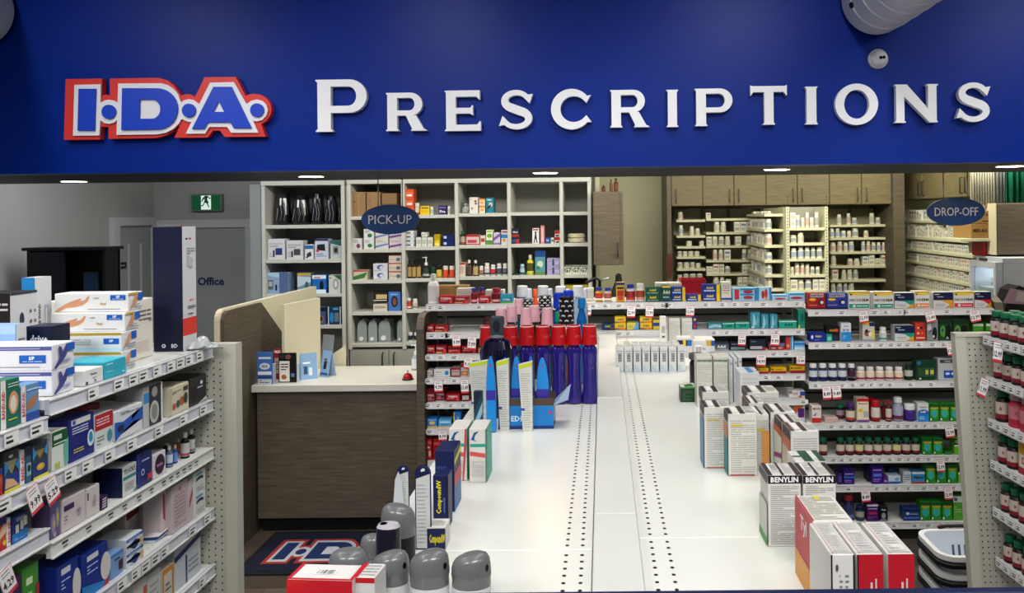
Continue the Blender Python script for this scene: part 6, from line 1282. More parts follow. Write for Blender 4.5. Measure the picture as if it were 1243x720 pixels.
bl(2,124,147,590,('8a7a6c',[L(.1,.2,.8,.8,2,'c8c0b0')]),'flat brown and white packets lying behind the striped box','packet',d=.08,off=.06)
bl(2,149,166,564,('d0d2d0',[R(0,.84,1,1,'b8bab8'),T('TUCKS',.5,.82,.16,'2a3040',.85),R(0,.56,1,.66,'2a8a8c'),L(.15,.15,.8,.45,4,'a0a4a4'),Q([(.7,0),(1,.05),(1,.2)],'2a8a8c'),R(0,0,1,1,'18244e','L')]),'white fronted box with teal line and navy side',d=.07)
bl(2,166.5,185,548,('24306c',[R(.0,0,.18,1,'30408a'),L(.3,.7,.8,.8,1,'b0b8d8'),E(.35,.42,.12,.1,'b8c0dc'),E(.35,.42,.07,.06,'24306c'),R(.65,.12,.95,.3,'b83a48')]),'tall navy box with a ring logo on the third shelf',d=.09)
bl(2,186,201.5,549,('cfcad0',[E(.52,.5,.4,.42,'38203e'),T('lavido',.52,.5,.14,'c8a0b8',.66)]),'white box with a big dark purple oval',d=.06)
def btl(k, p0, p1, yt, sp, label, off=.03):
    z = SL[k][1] + .001; X = Xe - off; pm = (p0+p1)/2; Y = YA(pm, X, z); r = (p1-p0)/2*Y/F_; h = ZA(pm, yt, Y) - z
    o = bottle(r, h, *sp, name='medicine_bottle', n=14); o.location = (X - r*.0, Y, z); o.rotation_euler = (0, 0, .7); tag(o, label, 'bottle')
btl(2,201.5,209.5,541,('5a6a80','d0d0cc','b8c4d4','2a4a8a',None,'tall'),'short bottle with pale label just past the oval box')
btl(2,209.8,215.5,540,('2a4a8c','d0d0cc','6a8ac8',None,None,'tall'),'slim blue bottle in the third shelf row',.032)
btl(2,213.5,219.5,533,('8a7a70','d4d4d0','c86a48','3a5a9a',None,'tall'),'bottle with orange label and white cap',.07)
btl(2,198,207,538,('181a20','ccccc8','2a2c34',None,None,'tall'),'dark bottle with white cap pushed back in the third row',.1)
btl(2,219.8,230,525,('15120f','d4d4d0','b8b8b4','b04a60',None,'tall'),'black bottle with white cap, near one of a pair',.03)
btl(2,227.8,236.5,521,('15120f','d4d4d0','b4bcb4','6a7a7a',None,'tall'),'black bottle with white cap, far one of a pair',.035)
# --- near third section ---
bl(6,-7,8,628,('b85a38',[R(0,.0,1,.2,'b01c28'),Q([(.3,.3),(1,.5),(1,.9),(.5,.6)],'d8b8a0'),R(0,.75,1,1,'3a2a6a'),E(.8,.2,.15,.08,'d8c030')]),'orange red bandage box cut by the left frame edge',d=.05)
bl(6,8.4,14,628,('dcd8d4',[T('BAND-AID',.5,.5,.66,'c01c28',.9,rot=1)]),'narrow bandage box side on the near third shelf',d=.05)
bl(6,14.4,34,624,('1c3a7a',[R(0,0,1,.36,'2a7cc0'),L(.25,.76,.85,.92,3,'c8d0e0'),R(.2,.35,.4,.65,'c8c8b4'),R(.5,.4,.7,.75,'bcbca8'),R(.72,.5,.92,.85,'c8c8b4'),L(.1,.08,.7,.2,2,'a8ccec')]),'navy bandage box showing pale rolled pads',d=.05)
# --- shelf 4 ---
bl(3,152,193,604,('b9b4b0',[Q([(.02,.8),(.78,.95),(.8,.76),(.05,.6)],'8a2430'),L(.1,.1,.8,.58,6,'9a8e8c'),R(.86,0,1,1,'a8a4a0')]),'large grey white box with a red stripe on the fourth shelf',d=.06,off=.1)
bl(3,196,203,594,('ccc0c0',[Q([(.2,.95),(.6,.9),(.7,.3),(.3,.4)],'b04050'),L(.3,.05,.8,.2,1,'c05a5a')]),'thin white carton with a red slanting band',d=.05,off=.03)
bl(3,209,228.5,586,('bfb4b4',[E(.5,.88,.08,.05,'b06a70'),L(.15,.1,.85,.8,9,'b08a90')]),'white carton covered with fine pink print',d=.09)
bl(3,229,234.8,582,('c4b8b8',[Q([(.1,.5),(.9,.8),(.9,.6),(.1,.3)],'a85a68')]),'narrow pinkish carton edge on the fourth shelf',d=.08)
MP = ('cfd0cc',[E(.5,.62,.32,.14,'2a3c4a'),E(.5,.52,.3,.1,'cfd0cc'),R(.15,.82,.7,.92,'4a9ab8'),L(.2,.1,.8,.35,2,'9aa0a4')])
bl(3,235.4,250,571,MP,'white box with dark wave mark',n=2,d=.07)
BB = ('1c3488',[R(.2,.8,.62,.92,'c8ccd4'),L(.2,.5,.6,.72,3,'b8c8e8'),E(.9,.45,.2,.32,'d0ccc8'),Q([(0,0),(1,0),(1,.1),(0,.32)],'2a80c0'),Q([(.75,.0),(1,.0),(1,.2)],'b02838')])
bl(3,69,96,682,BB,'dark blue box with white label, nearer of two',d=.07)
bl(3,99,131.5,666,BB,'dark blue box with white label, farther of two',d=.07)
bl(3,134.5,150,670,('7a9cc8',[R(0,.85,1,1,'5a84b8'),T('anne',.5,.72,.1,'1c3060'),R(.6,.2,.95,.6,'4a2a40')]),'light blue box with dark figure on the fourth shelf',d=.06)
WB = ('ccd0d6',[R(0,.75,1,.95,'2a68b0'),Q([(0,.5),(.5,.0),(1,.5),(1,.35),(.5,.7),(0,.35)],'2a3c6c'),R(.8,.0,1,.6,'c8b090'),L(.1,.8,.8,.9,1,'c8dcf0')])
bl(3,153.5,174,649,WB,'white box with blue top and navy wave',n=2,d=.07)
bl(3,132,152,651,('a8c0d8',[R(0,.7,1,1,'24508c'),L(.1,.2,.8,.5,2,'5a7aa0')]),'flat blue and white box behind the wave boxes',n=2,d=.04,off=.075)
mb = MB()
for k in range(3): mb.add([(-.03+k*.01, -.02, .001+k*.004), (.03, -.03+k*.01, .001+k*.004), (.04, .03, .012+k*.004), (-.02, .03, .006+k*.005)], [(0,1,2,3)], ['b8c4d4','2a4a80','c8c8cc'][k])
z = SL[3][1]; Yq2 = YA(186, Xe-.05, z); mb.box(-.03,-.03,0,.03,.03,.001,'c8ccd4'); o = mb.build('packet', loc=(Xe-.06, Yq2, z+.001)); tag(o, 'loose blue and white packets lying flat on fourth shelf', 'packet')
# --- near fourth ---
bl(7,14,27,700,('4a2a58',[E(.5,.4,.3,.3,'8a6a8a'),E(.6,.3,.1,.1,'c8b040')]),'purple packet at the left edge near the bottom','packet',d=.04)
bl(7,28,48,686,('4a8a3a',[R(.2,.74,.6,.84,'c8d8b8'),L(.2,.45,.55,.66,2,'b8d8a0'),Q([(.2,0),(.6,.3),(.8,.0)],'a8c890'),R(.8,.1,1,.7,'a83040')]),'green bandage box on the lowest near shelf',d=.05)
# --- shelf 5 ---
bl(4,212,244,652,('c0c4c8',[Q([(0,.62),(1,.8),(1,.92),(0,.75)],'1c2c68'),R(.4,0,.46,.62,'1c2c68'),L(.5,.15,.9,.5,3,'8a9098')]),'white carton with navy bands at the bottom shelf end',d=.1,off=.02)
bl(4,214,229,686,('c8c4bc',[R(0,0,.14,1,'c8842c'),R(.86,0,1,1,'c8842c'),R(0,.85,1,1,'c8842c'),L(.25,.3,.75,.6,2,'6a6a6a')]),'orange framed white box on the bottom shelf',d=.05,off=-.045-.0) if False else None
bl(4,197,211,688,('c8c4bc',[R(0,0,.14,1,'c8842c'),R(.86,0,1,1,'c8842c'),R(0,.85,1,1,'c8842c'),L(.25,.3,.75,.6,2,'6a6a6a')]),'orange framed white box on the bottom shelf',d=.06)
bl(4,180,196,694,('bcbebc',[L(.1,.2,.8,.8,4,'9a9c9a')]),'plain white carton beside the orange framed one',d=.06)
bl(4,163,179,704,('c4beb8',[R(.7,.0,1,.8,'b86048'),Q([(.1,.2),(.5,.7),(.5,.2)],'3a4a8a')]),'white box with orange end near the frame bottom',d=.06)
# leaning price tags on the left
def tag_l(px, py, k, w, h, txt, label, tilt):
    z = ZA(px, py, YA(px, Xe + .006, 1.3)); 
    price_tag((Xe + .007, YA(px, Xe + .007, z), z), w, h, txt, label, math.pi/2, tilt, 'red-edged price tags on the left run')
tag_l(37, 591, 1, .034, .058, '9.99', 'red-edged price tag reading 9.99 on the left run', -.35)
tag_l(59, 582, 1, .036, .054, '5.29', 'red-edged price tag reading 5.29 on the left run', -.35)
tag_l(4, 690, 7, .034, .058, '4.29', 'red-edged price tag reading 4.29 at the lower left corner', -.35)

# ================= right run, facing left =================
RYE = 3.0
rp = [P(x, y, RYE) for x, y in ((1192.5,407.5),(1196,456.7),(1198.7,508),(1201.5,558.5),(1204.7,616),(1208.3,676.6))]
ang = math.atan(.0747)     # local frame: +x inward from the aisle, +y away along the run
eRR = empty('shelving_unit', (rp[0].x, RYE, 0), 'white shelving run at the right edge full of green-capped vitamins', 'store shelving', rz=ang)
Rm = Matrix.Rotation(ang, 4, 'Z')
zr6 = [p.z for p in rp]; off6 = [(p.x - rp[0].x) for p in rp]
RS = []
for k, z in enumerate(zr6):
    x = off6[k]; mb = MB(); mb.box(x+.01, -.8, z-.02, x+.4, -.02, z, WHITE); mb.box(x, -.8, z-.032, x+.01, -.0, z+.001, mat('d6d7da', .25))
    for j in range(26): mb.quad((x-.0006, -.03*j-.002, z-.031), (0,-.0015,0), (0,0,.031), '4a4c52')
    RS.append(mb.build('shelf', eRR))
    for j in range(9):
        o = bpy.data.objects.new('price_label', label_mesh(.04, .024, j % 5)); COL.objects.link(o); o.parent = RS[-1]; o.rotation_euler = (0, 0, -math.pi/2); o.location = (x-.001, -.03 - j*.048, z-.0155)
a = MB(); a.box(.44, -.8, 0, .46, -.02, zr6[0], mat('8f8f88', .5)); a.build('back_panel', eRR)
a = MB(); a.box(.1, -.8, 0, .43, -.02, .12, WHITE); a.build('base', eRR)
# end panel (leans outward towards its foot)
yp = RYE + .02; A = P(1158.5, 405, yp); Bq = P(1180, 720, yp); sl = (Bq.x - A.x)/(A.z - Bq.z)
def px_(z, dx): return A.x + (A.z - z)*sl + dx
zt = A.z; wp = .04
mb = MB()
def slab(x0, x1, y0, y1, m):
    mb.add([(px_(z, dx) - rp[0].x, y - RYE, z) for z in (0, zt) for (dx, y) in ((x0,y0),(x1,y0),(x1,y1),(x0,y1))], [(0,3,2,1),(4,5,6,7),(0,1,5,4),(1,2,6,5),(2,3,7,6),(3,0,4,7)], m)
slab(0, wp, yp-.004, yp+.035, mat('c3c2b6', .4)); slab(wp, .75, yp+.002, yp+.02, PEG)
mb.add([(px_(z, dx) - rp[0].x, y - RYE, z) for z in (zt-.012, zt+.001) for (dx, y) in ((0,yp-.006),(.75,yp-.006),(.75,yp+.035),(0,yp+.035))], [(0,3,2,1),(4,5,6,7),(0,1,5,4),(1,2,6,5),(2,3,7,6),(3,0,4,7)], mat('c3c2b6', .4))
holes(mb, [(px_(zt-.04-.0225*j, wp + .014 + .022*i) - rp[0].x, yp - RYE + .0013, zt-.04-.0225*j) for i in range(9) for j in range(58)], .0032)
o = mb.build('end_panel', eRR); o.rotation_euler = (0, 0, -ang)
def rpos(k, t, s): # t toward the camera from the end, s inward
    v = Rm @ Vector((off6[k] + s, -t, 0)); return (rp[0].x + v.x, RYE + v.y, zr6[k] + .001)
VB = ('1c1512','1a6a4c','c8bcb4','8a2236','B','pill')
LV = ['top', 'second', 'third', 'fourth', 'fifth', 'sixth']
proto = {}
def vit(sp, r, h):
    key = (sp, r, h)
    if key not in proto:
        proto[key] = bottle(r, h, *sp, name='vitamin_bottle', n=14, tc='a01c34'); return proto[key]
    return copytree(proto[key])
for k in range(6):
    n1 = {2: 1, 3: 2}.get(k, 6); hh = {0: .1, 1: .098, 2: .12, 3: .105, 4: .105, 5: .1}[k]
    for row_ in range(2):
        for j in range(n1):
            t = .045 + j*.057 + row_*.01; s = .036 + row_*.06
            o = vit(VB, .0262, hh); o.location = rpos(k, t, s); o.rotation_euler = (0, 0, -.75 + .05*((j*7) % 3))
            tag(o, 'green-capped dark vitamin bottle, %s from end panel, %s row, %s right-run shelf' % (ORD[j], ['front', 'back'][row_], LV[k]), 'bottle', 'green-capped vitamins on the right run')
z = 2
for j in range(4):
    o = vit(('b83a50','c8a8b0','c07a88','a83048','C','pill'), .033, .125); o.location = rpos(2, .125 + j*.07, .045); o.rotation_euler = (0,0,-.7)
    tag(o, 'pinkish red wide jar, %s along the third shelf of the right run' % ORD[j], 'bottle', 'pinkish jars on the right run')
for j in range(3):
    q = rpos(3, .185 + j*.075, .045); carton(.066, .05, .125, 'c8b070', [R(0,.6,1,1,'c8a83a'), R(.1,.2,.9,.58,'d8d4cc'), T('D',.5,.4,.2,'b03040'), R(0,0,1,.2,'a02c3c')], q, ang - math.pi/2, 'yellow and white vitamin box, %s along the fourth right shelf' % ORD[j], 'vitamin box', group='yellow and white boxes on the right run')
for px, py, k, txt, lab in ((1213.5, 424, 0, '12.99', 'red-edged price tag curling off the right run top shelf'), (1195.5, 463, 1, '11.99', 'red-edged price tag at the second shelf end of the right run')):
    v = rpos(k, .0 if k else .12, -.006); price_tag((v[0], v[1] - (.02 if k else 0), v[2] - .006 - (0)), .034, .075, txt, lab, ang - math.pi/2 + .7, .3 if k else .1, 'price tags on the right run')
# ---------- shopping baskets ----------
def rrect(w, d, r, n=5):
    pts = []
    for cx, cy, a0 in ((w/2-r, d/2-r, 0), (-w/2+r, d/2-r, 90), (-w/2+r, -d/2+r, 180), (w/2-r, -d/2+r, 270)):
        pts += [(cx + r*math.cos(math.radians(a0 + 90*i/n)), cy + r*math.sin(math.radians(a0 + 90*i/n))) for i in range(n+1)]
    return pts
BK1 = mat('d3dae4', .4); BKH = mat('15151a', .4); BKR = mat('dfe1e4', .35)
def basket(loc, label, rz=0):
    e = empty('shopping_basket', loc, label, 'shopping basket', 'nested shopping baskets', rz)
    mb = MB(); hb = .2
    rings = [(.33, .22, 0, .05), (.42, .30, hb, .07), (.45, .33, hb, .08), (.45, .33, hb-.022, .08), (.43, .31, hb-.022, .075)]
    inn = [(.405, .285, hb, .065), (.32, .21, .008, .05)]
    def ring(w, d, z, r): return [(x, y, z) for x, y in rrect(w, d, r)]
    def loft(rs, m, cap0=False, cap1=False):
        for a_, b_ in zip(rs[:-1], rs[1:]):
            A_, B_ = ring(*a_), ring(*b_); n = len(A_); mb.add(A_ + B_, [(i, (i+1) % n, n+(i+1) % n, n+i) for i in range(n)], m, True)
    loft(rings[:2], BK1); loft(rings[2:], BKR); loft([inn[0], rings[2]], BKR); loft(inn, BK1)
    mb.add(ring(*inn[1]), [tuple(range(24))], BK1); mb.add(ring(*rings[0]), [tuple(range(23, -1, -1))], BK1)
    for k in range(5):
        x = -.05 + k*.03
        mb.quad((x, .105 + .0, .03), (.012,0,0), (0,.026,.11), '5a6070')
    mb.build('basket_body', e)
    a = MB(); P_ = rrect(.465, .345, .085)
    A_ = [(x, y, hb-.03) for x, y in P_]; B_ = [(x, y, hb-.052) for x, y in P_]; C_ = [(x*.93, y*.92, hb-.052) for x, y in P_]; D_ = [(x*.93, y*.92, hb-.03) for x, y in P_]
    n = len(P_); a.add(A_+B_+C_+D_, [(i+q*n, (i+1) % n+q*n, (i+1) % n+((q+1) % 4)*n, i+((q+1) % 4)*n) for i in range(n) for q in range(4)], BKH, True); a.build('handle_band', e)
    a = MB(); a.tube([(-.1, .168, hb+.004), (-.06, .168, hb+.012), (.2, .168, hb+.012), (.22, .16, hb+.004)], .009, BKH, 8); a.build('handle', e)
    return e
for k in range(3): basket((1.76, 3.74, .001 + k*.085), ['bottom', 'middle', 'top'][k] + ' grey shopping basket with black band, in the nested stack')
# ================= centre run: low double shelf with a white deck =================
ZD = 1.22; ZS = 1.245
def YD(px, py):      # distance of a point of the deck seen at (px, py)
    d = (CY - py); dx = px - CX; Z = -dx*sr + d*cr
    return (ZD - H)*F_/Z
YA0, YB0 = 1.28, 4.7
sl0 = XA(718, 1.46, ZS); sl1 = XA(784, 1.46, ZS)
eC = empty('shelving_unit', ((sl0+sl1)/2, (YA0+YB0)/2, 0), 'low white double-sided shelving with a glossy deck in the centre', 'store shelving'); ox, oy = eC.location.x, eC.location.y
WDK = .485
def deck(x0, x1, side):
    cuts = [YA0, YD(700, 667) if side < 0 else YD(800, 653), YB0]
    for k in range(2):
        a = MB(); a.bbox(x0-ox, cuts[k]-oy+.0008, ZD-.03, x1-ox, cuts[k+1]-oy-.0008, ZD, DECK, .0015)
        base = (x1 if side < 0 else x0) - ox
        for c in (.026, .062) if side > 0 else (.022, .056):
            y = cuts[k] + .02
            while y < cuts[k+1] - .02:
                xx = base - side*-c if side > 0 else base - c
                a.add([(xx + .0045*math.cos(t*math.pi/4), y - oy + .0052*math.sin(t*math.pi/4), ZD+.0003) for t in range(8)], [tuple(range(8))], '23231f'); y += .032
        a.build('deck_shelf', eC)
deck(sl0 - WDK, sl0 - .0015, -1); deck(sl1 + .0015, sl1 + WDK, 1)
a = MB()
for k, (y0, y1) in enumerate(((YA0, 1.85), (1.852, 3.03), (3.032, YB0))): a.bbox(sl0-ox+.001, y0-oy, 0, sl1-ox-.001, y1-oy, ZS + (.0 if k else .001), mat('d3d4d0', .3, noise=.03, ns=3), .002)
a.build('spine', eC)
for s, (x0, x1) in enumerate(((sl0-.42, sl0-.001), (sl1+.001, sl1+.42))):
    for z in (.15, .5, .85):
        a = MB(); a.bbox(x0-ox, YA0-oy, z-.03, x1-ox, YB0-oy, z, WHITE, .002); a.build('lower_shelf', eC)
a = MB(); a.box(sl0-.38-ox, YA0+.02-oy, 0, sl0-.002-ox, YB0-.02-oy, .118, WHITE); a.box(sl1+.002-ox, YA0+.02-oy, 0, sl1+.38-ox, YB0-.02-oy, .118, WHITE); a.build('base', eC)
def c_(x0, x1, yt, Y, st, label, cat='medicine box', d=.08, n=1, rz=0, **kw): pbox(x0, x1, yt, Y, ZD + .0006, st, label, cat, d, n, **kw)
# ---- blue sign board along the near end ----
Yb_ = 1.15
X0, X1 = XA(420, Yb_, 1.37), XA(1262, Yb_, 1.37); zt = ZA(700, 717.3, Yb_)
a = MB(); a.bbox(X0, -.02, -.9, X1, 0, zt-.9, mat('16244c', .4), .003); a.quad((X0+.02, -.0205, .02), (X1-X0-.04,0,0), (0,0,.004), 'c8ccd8')
o = a.build('header_board', loc=(0, Yb_, .9)); tag(o, 'dark blue board along the bottom edge of the frame', 'board')
a = MB(); a.bbox(X0+.3, .001, 0, X0+.34, .1, .9+.2, WHITE); 
# ---- mouthwash ----
PUR = mat('3d2e98', .12, trans=.35, coat=.6); PUD = mat('140f30', .12, coat=.6); REDC = mat('b9141f', .32, trans=.0, coat=.2)
def mouthwash(r, h, body, cup, cuph, lab, name='mouthwash_bottle', cuptop=1.12, pinkdots=False, sy=.75):
    H0 = h - cuph
    mb = MB(); mb.lathe([(r*.86, 0), (r*1.0, h*.02), (r*1.02, h*.08), (r*.9, h*.2), (r*.8, h*.38), (r*.84, h*.52), (r*.97, H0*.86), (r*.92, H0*.93), (r*.62, H0*.985), (r*.55, H0 + cuph*.35)], body, 18, sy=sy)
    o = mb.build(name)
    # moulded waist ribs
    for s in (-1, 1):
        a = MB(); a.tube([(s*r*.5, -r*sy*.86, h*.08), (s*r*.3, -r*sy*.93, h*.3), (s*r*.55, -r*sy*.82, H0*.86)], r*.06, body, 6); a.build('moulded_rib', o)
    a = MB(); a.lathe([(r*1.0, h*.12), (r*.93, h*.3), (r*.92, h*.5), (r*.97, H0*.85)], lab, 8, sy=sy, a0=-.6, a1=.25); a.build('label', o)
    a = MB(); a.lathe([(r*.98, H0), (r*1.0, H0 + cuph*.04), (r*.84, h - cuph*.06), (r*.86, h - cuph*.05), (r*.86, h), (r*.78, h), (r*.7, h - cuph*.2)], [cup, cup, cup, mat('d8c8c8', .4), mat('d8c8c8', .4), cup], 20)
    if pinkdots:
        for q in range(5):
            for t in range(22):
                an = t*2*math.pi/22 + q*.14; rr_ = r*(.985 - .13*(q+.5)/5); z = H0 + cuph*(.1 + .17*q)
                a.add([(rr_*1.012*math.cos(an+dx), rr_*1.012*math.sin(an+dx), z+dz) for dx, dz in ((0,-.0014),(.05,0),(0,.0014),(-.05,0))], [(0,1,2,3)], 'c86a78')
    else:
        for t in range(5): a.add([(r*.925*math.cos(-math.pi/2 + .25 + t*.13 + q*.09)*1.03, r*.925*math.sin(-math.pi/2 + .25 + t*.13 + q*.09)*1.03, H0 + cuph*(.42 + .05*(t % 2)) + dz) for q, dz in ((0,0),(1,0),(1,.003),(0,.003))], [(0,1,2,3)], 'd88a8a')
    a.build('measuring_cup', o)
    return o
Y1 = 3.05; zc_t = ZA(690, 395, Y1) - ZD; cuph = 23*Y1/F_
LABP = mat('55608c', .3)
m0 = None
for k, px in enumerate((592, 620.5, 640, 659.5, 678.5, 697, 716)):
    X = XA(px, Y1, ZD+.1)
    if m0 is None: m0 = mouthwash(.0312, zc_t, PUR, REDC, cuph, LABP); o = m0
    else: o = copytree(m0)
    o.location = (X, Y1 + .0, ZD + .0006); o.rotation_euler = (0,0,0)
    tag(o, 'purple mouthwash bottle with red cup cap, %s from the left in the front row' % ORD[k], 'bottle', 'purple mouthwash bottles with red cups')
# big dark bottle with clear cap in front
Yg = 2.86; X = XA(604, Yg, 1.4); h = ZA(604, 384, Yg) - ZD; r = 19*Yg/F_
mb = MB(); hs = ZA(604, 410, Yg) - ZD
mb.lathe([(r*.8, 0), (r*.9, h*.03), (r*.85, h*.3), (r*.96, hs*.55), (r, hs*.72), (r, hs*.86), (r*.8, hs*.96), (r*.36, hs), (r*.34, hs+.01)], PUD, 24, sy=.6); o = mb.build('mouthwash_bottle', loc=(X, Yg, ZD+.0006))
a = MB(); cw = 8.6*Yg/F_; a.bbox(-cw, -cw*.7, hs+.008, cw, cw*.7, h, mat('50565c', .12, trans=.3, coat=.5), .006); a.lathe([(cw*.9, hs-.0), (cw*.95, hs+.012)], mat('8a8c94', .2), 16, sy=.7); a.build('cap', o)
a = MB(); a.prism([(cw*.5*math.cos(t*math.pi/8), (hs+h)/2+.004 + cw*.85*math.sin(t*math.pi/8)) for t in range(16)], -cw*.7-.002, -cw*.7+.001, mat('2c3036', .1)); a.build('cap_grip', o)
tag(o, 'big dark purple bottle with smoky clear cap, in front of the red cups', 'bottle')
# pink dotted cups on second and third rows
TEAL = mat('0f5a5c', .12, trans=.4, coat=.5); BRN = mat('4a2c12', .15, trans=.3, coat=.4); PINK = mat('d9aab2', .5)
Y2 = 3.36
for k, (px, b, Y, yt) in enumerate(((608.5, TEAL, Y2, 375), (621.5, TEAL, Y2+.16, 371), (630, TEAL, Y2+.4, 363), (639, BRN, Y2, 374), (649, BRN, Y2+.16, 371), (664.5, TEAL, Y2, 374))):
    h = ZA(px, yt, Y) - ZD
    o = mouthwash(.0262 if k != 2 else .023, h, b, PINK, .072, mat('6a8a86', .3), pinkdots=True); o.location = (XA(px, Y, 1.4), Y, ZD+.0006)
    tag(o, '%s mouthwash bottle with a pink dotted cup, %s from left' % ('teal' if b is TEAL else 'brown', ORD[k]), 'bottle', 'mouthwash bottles with pink dotted cups')
# bottles behind, tall caps
def tallb(px, hw, yt, Y, body, capc, capfrac, label, sy=.7, zebra=False, tcap=.6):
    r = hw*Y/F_; h = ZA(px, yt, Y) - ZD; H0 = h*(1-capfrac)
    mb = MB(); mb.lathe([(r*.85, 0), (r, h*.03), (r, H0*.6), (r*.95, H0*.85), (r*.5, H0*.98), (r*.45, H0)], body, 16, sy=sy); o = mb.build('mouthwash_bottle', loc=(XA(px, Y, 1.4), Y, ZD+.0006))
    a = MB(); rc_ = r*tcap; a.lathe([(rc_, H0), (rc_*1.02, H0+.006), (rc_*.95, h*.99), (rc_*.8, h)], capc, 18)
    if zebra:
        for q in range(5):
            for t in range(7):
                an = t*.9 + q*.45; z = H0 + (h-H0)*(.1 + .18*q); a.add([(rc_*1.035*math.cos(an+dx), rc_*1.035*math.sin(an+dx), z+dz) for dx, dz in ((0,0),(.25,.004),(.5,.0),(.5,.006),(.25,.01),(0,.006))], [(0,1,2,3,4,5)], 'cfcfcf')
    a.build('cap', o); return tag(o, label, 'bottle')
ZB_ = mat('17171a', .35); RB = mat('1c3fae', .3); CLB = mat('b4c8dc', .15, trans=.45)
tallb(689, 7.5, 361, 3.3, mat('8a5a1c', .12, trans=.4, coat=.5), ZB_, .28, 'amber mouthwash bottle with black and white swirl cap', zebra=True, tcap=1.1) if False else None
Ym = 3.36
o = tallb(688.2, 9.2, 360.5, Ym, mat('b06a14', .1, trans=.5, coat=.5), ZB_, .3, 'amber mouthwash bottle with black and white swirl cap', zebra=True, tcap=1.0)
tallb(706.5, 6.5, 362, 3.4, mat('1f7ac0', .1, trans=.5, coat=.5), mat('2a8ac8', .2, trans=.3), .12, 'slim bright blue bottle at the right of the mouthwash group', tcap=.7)
tallb(662, 8.3, 359, 3.98, mat('18181c', .2), ZB_, .22, 'dark bottle with zebra swirl cap behind the pink cups, right one', zebra=True, tcap=.95)
tallb(641, 7, 363, 4.0, mat('18181c', .2), ZB_, .22, 'dark bottle with zebra swirl cap behind the pink cups, left one', zebra=True, tcap=.95)
tallb(679, 7.6, 355.5, 3.72, RB, RB, .2, 'royal blue bottle with royal blue cap, left of two', tcap=.95)
tallb(690.5, 6.8, 352.5, 3.95, RB, RB, .2, 'royal blue bottle with royal blue cap, right of two', tcap=.95)
tallb(677.5, 4.6, 379, 3.56, mat('0f8a5c', .12, trans=.4, coat=.5), mat('12936a', .3), .15, 'small green bottle beside the amber one', tcap=.8)
for k, (px, yt) in enumerate(((634.5, 347), (659.5, 347), (681, 347.5), (702, 347))):
    tallb(px, 6.8, yt, 4.18, CLB, mat('c8ccd0', .35), .16, 'clear bottle with wide white cap, %s from the left at the back' % ORD[k], tcap=.98)
    tallb(px+6.0, 5.8, yt+3.5, 4.36, CLB, mat('b8c0cc', .35), .16, 'second clear bottle behind white cap %s, half hidden' % ORD[k], tcap=.98)
tallb(631, 6, 353, 4.5, mat('2a3a9a', .2), mat('2a3a90', .3), .1, 'bottle with blue cap at the rear left of the group')
tallb(650, 4.5, 351, 4.5, mat('d05a20', .3), mat('d8622a', .3), .14, 'orange capped bottle at the back of the group')
tallb(652, 5.8, 358, 4.52, CLB, mat('8a9096', .3, trans=.3), .16, 'grey capped bottle near the orange cap') if False else None
# ---- blue display tray with fin-shaped packs ----
Yt = YD(640, 521)
Xa, Xb = XA(605, Yt, ZD), XA(672, Yt, ZD); w = Xb-Xa; CB = mat('2280c4', .3); BRW = mat('5a4a40', .6)
e = empty('display_tray', ((Xa+Xb)/2, Yt, ZD+.0006), 'blue cardboard display tray with brown inside and torn-open flap', 'display tray')
a = MB(); hb = 28*Yt/F_; dpt = .1
a.box(-w/2, 0, 0, w/2, .002, hb, CB); a.box(w/2-.002, .002, 0, w/2, dpt, hb*.95, CB); a.box(-w/2, .002, 0, -w/2+.002, dpt, hb*.95, CB); a.box(-w/2, dpt, 0, w/2, dpt+.002, hb*1.35, BRW); a.box(-w/2, .002, 0, w/2, dpt, .002, BRW)
a.quad((-w/2, -.0004, 0), (w,0,0), (0,0,hb*.14), '173a80'); a.quad((w/2+.0004, 0, 0), (0,dpt,0), (0,0,hb*.14), '173a80')
a.box(-w/2+.002, .002, hb*.5, w/2-.002, .004, hb*1.32, BRW)
a.text('EDRY', (-w*.1, -.0006, hb*.45), (1,0,0), (0,0,1), hb*.24, 'c8dcec', w*.55); a.add([(w*.44 + .006*math.cos(t), -.0006, hb*.7 + .006*math.sin(t)) for t in [i*math.pi/6 for i in range(12)]], [tuple(range(12))], 'b04a6a'); a.build('tray_body', e)
a = MB(); a.add([(w/2, .0, hb), (w/2, dpt, hb), (w/2+.055, dpt+.01, hb+.05), (w/2+.05, -.0, hb+.02)], [(0,1,2,3)], mat('9cb0c4', .3)); a.add([(w/2+.001, .0, hb-.002), (w/2+.001, dpt, hb-.002), (w/2+.056, dpt+.01, hb+.048), (w/2+.051, -.0, hb+.018)], [(3,2,1,0)], mat('9cb0c4', .3)); a.add([(-w/2+.05, .004, hb*.75), (w/2-.01, .004, hb*.8), (w/2-.0, .05, hb*1.12), (-w/2+.03, .05, hb*1.05)], [(0,1,2,3)], BRW); a.build('flap', e)
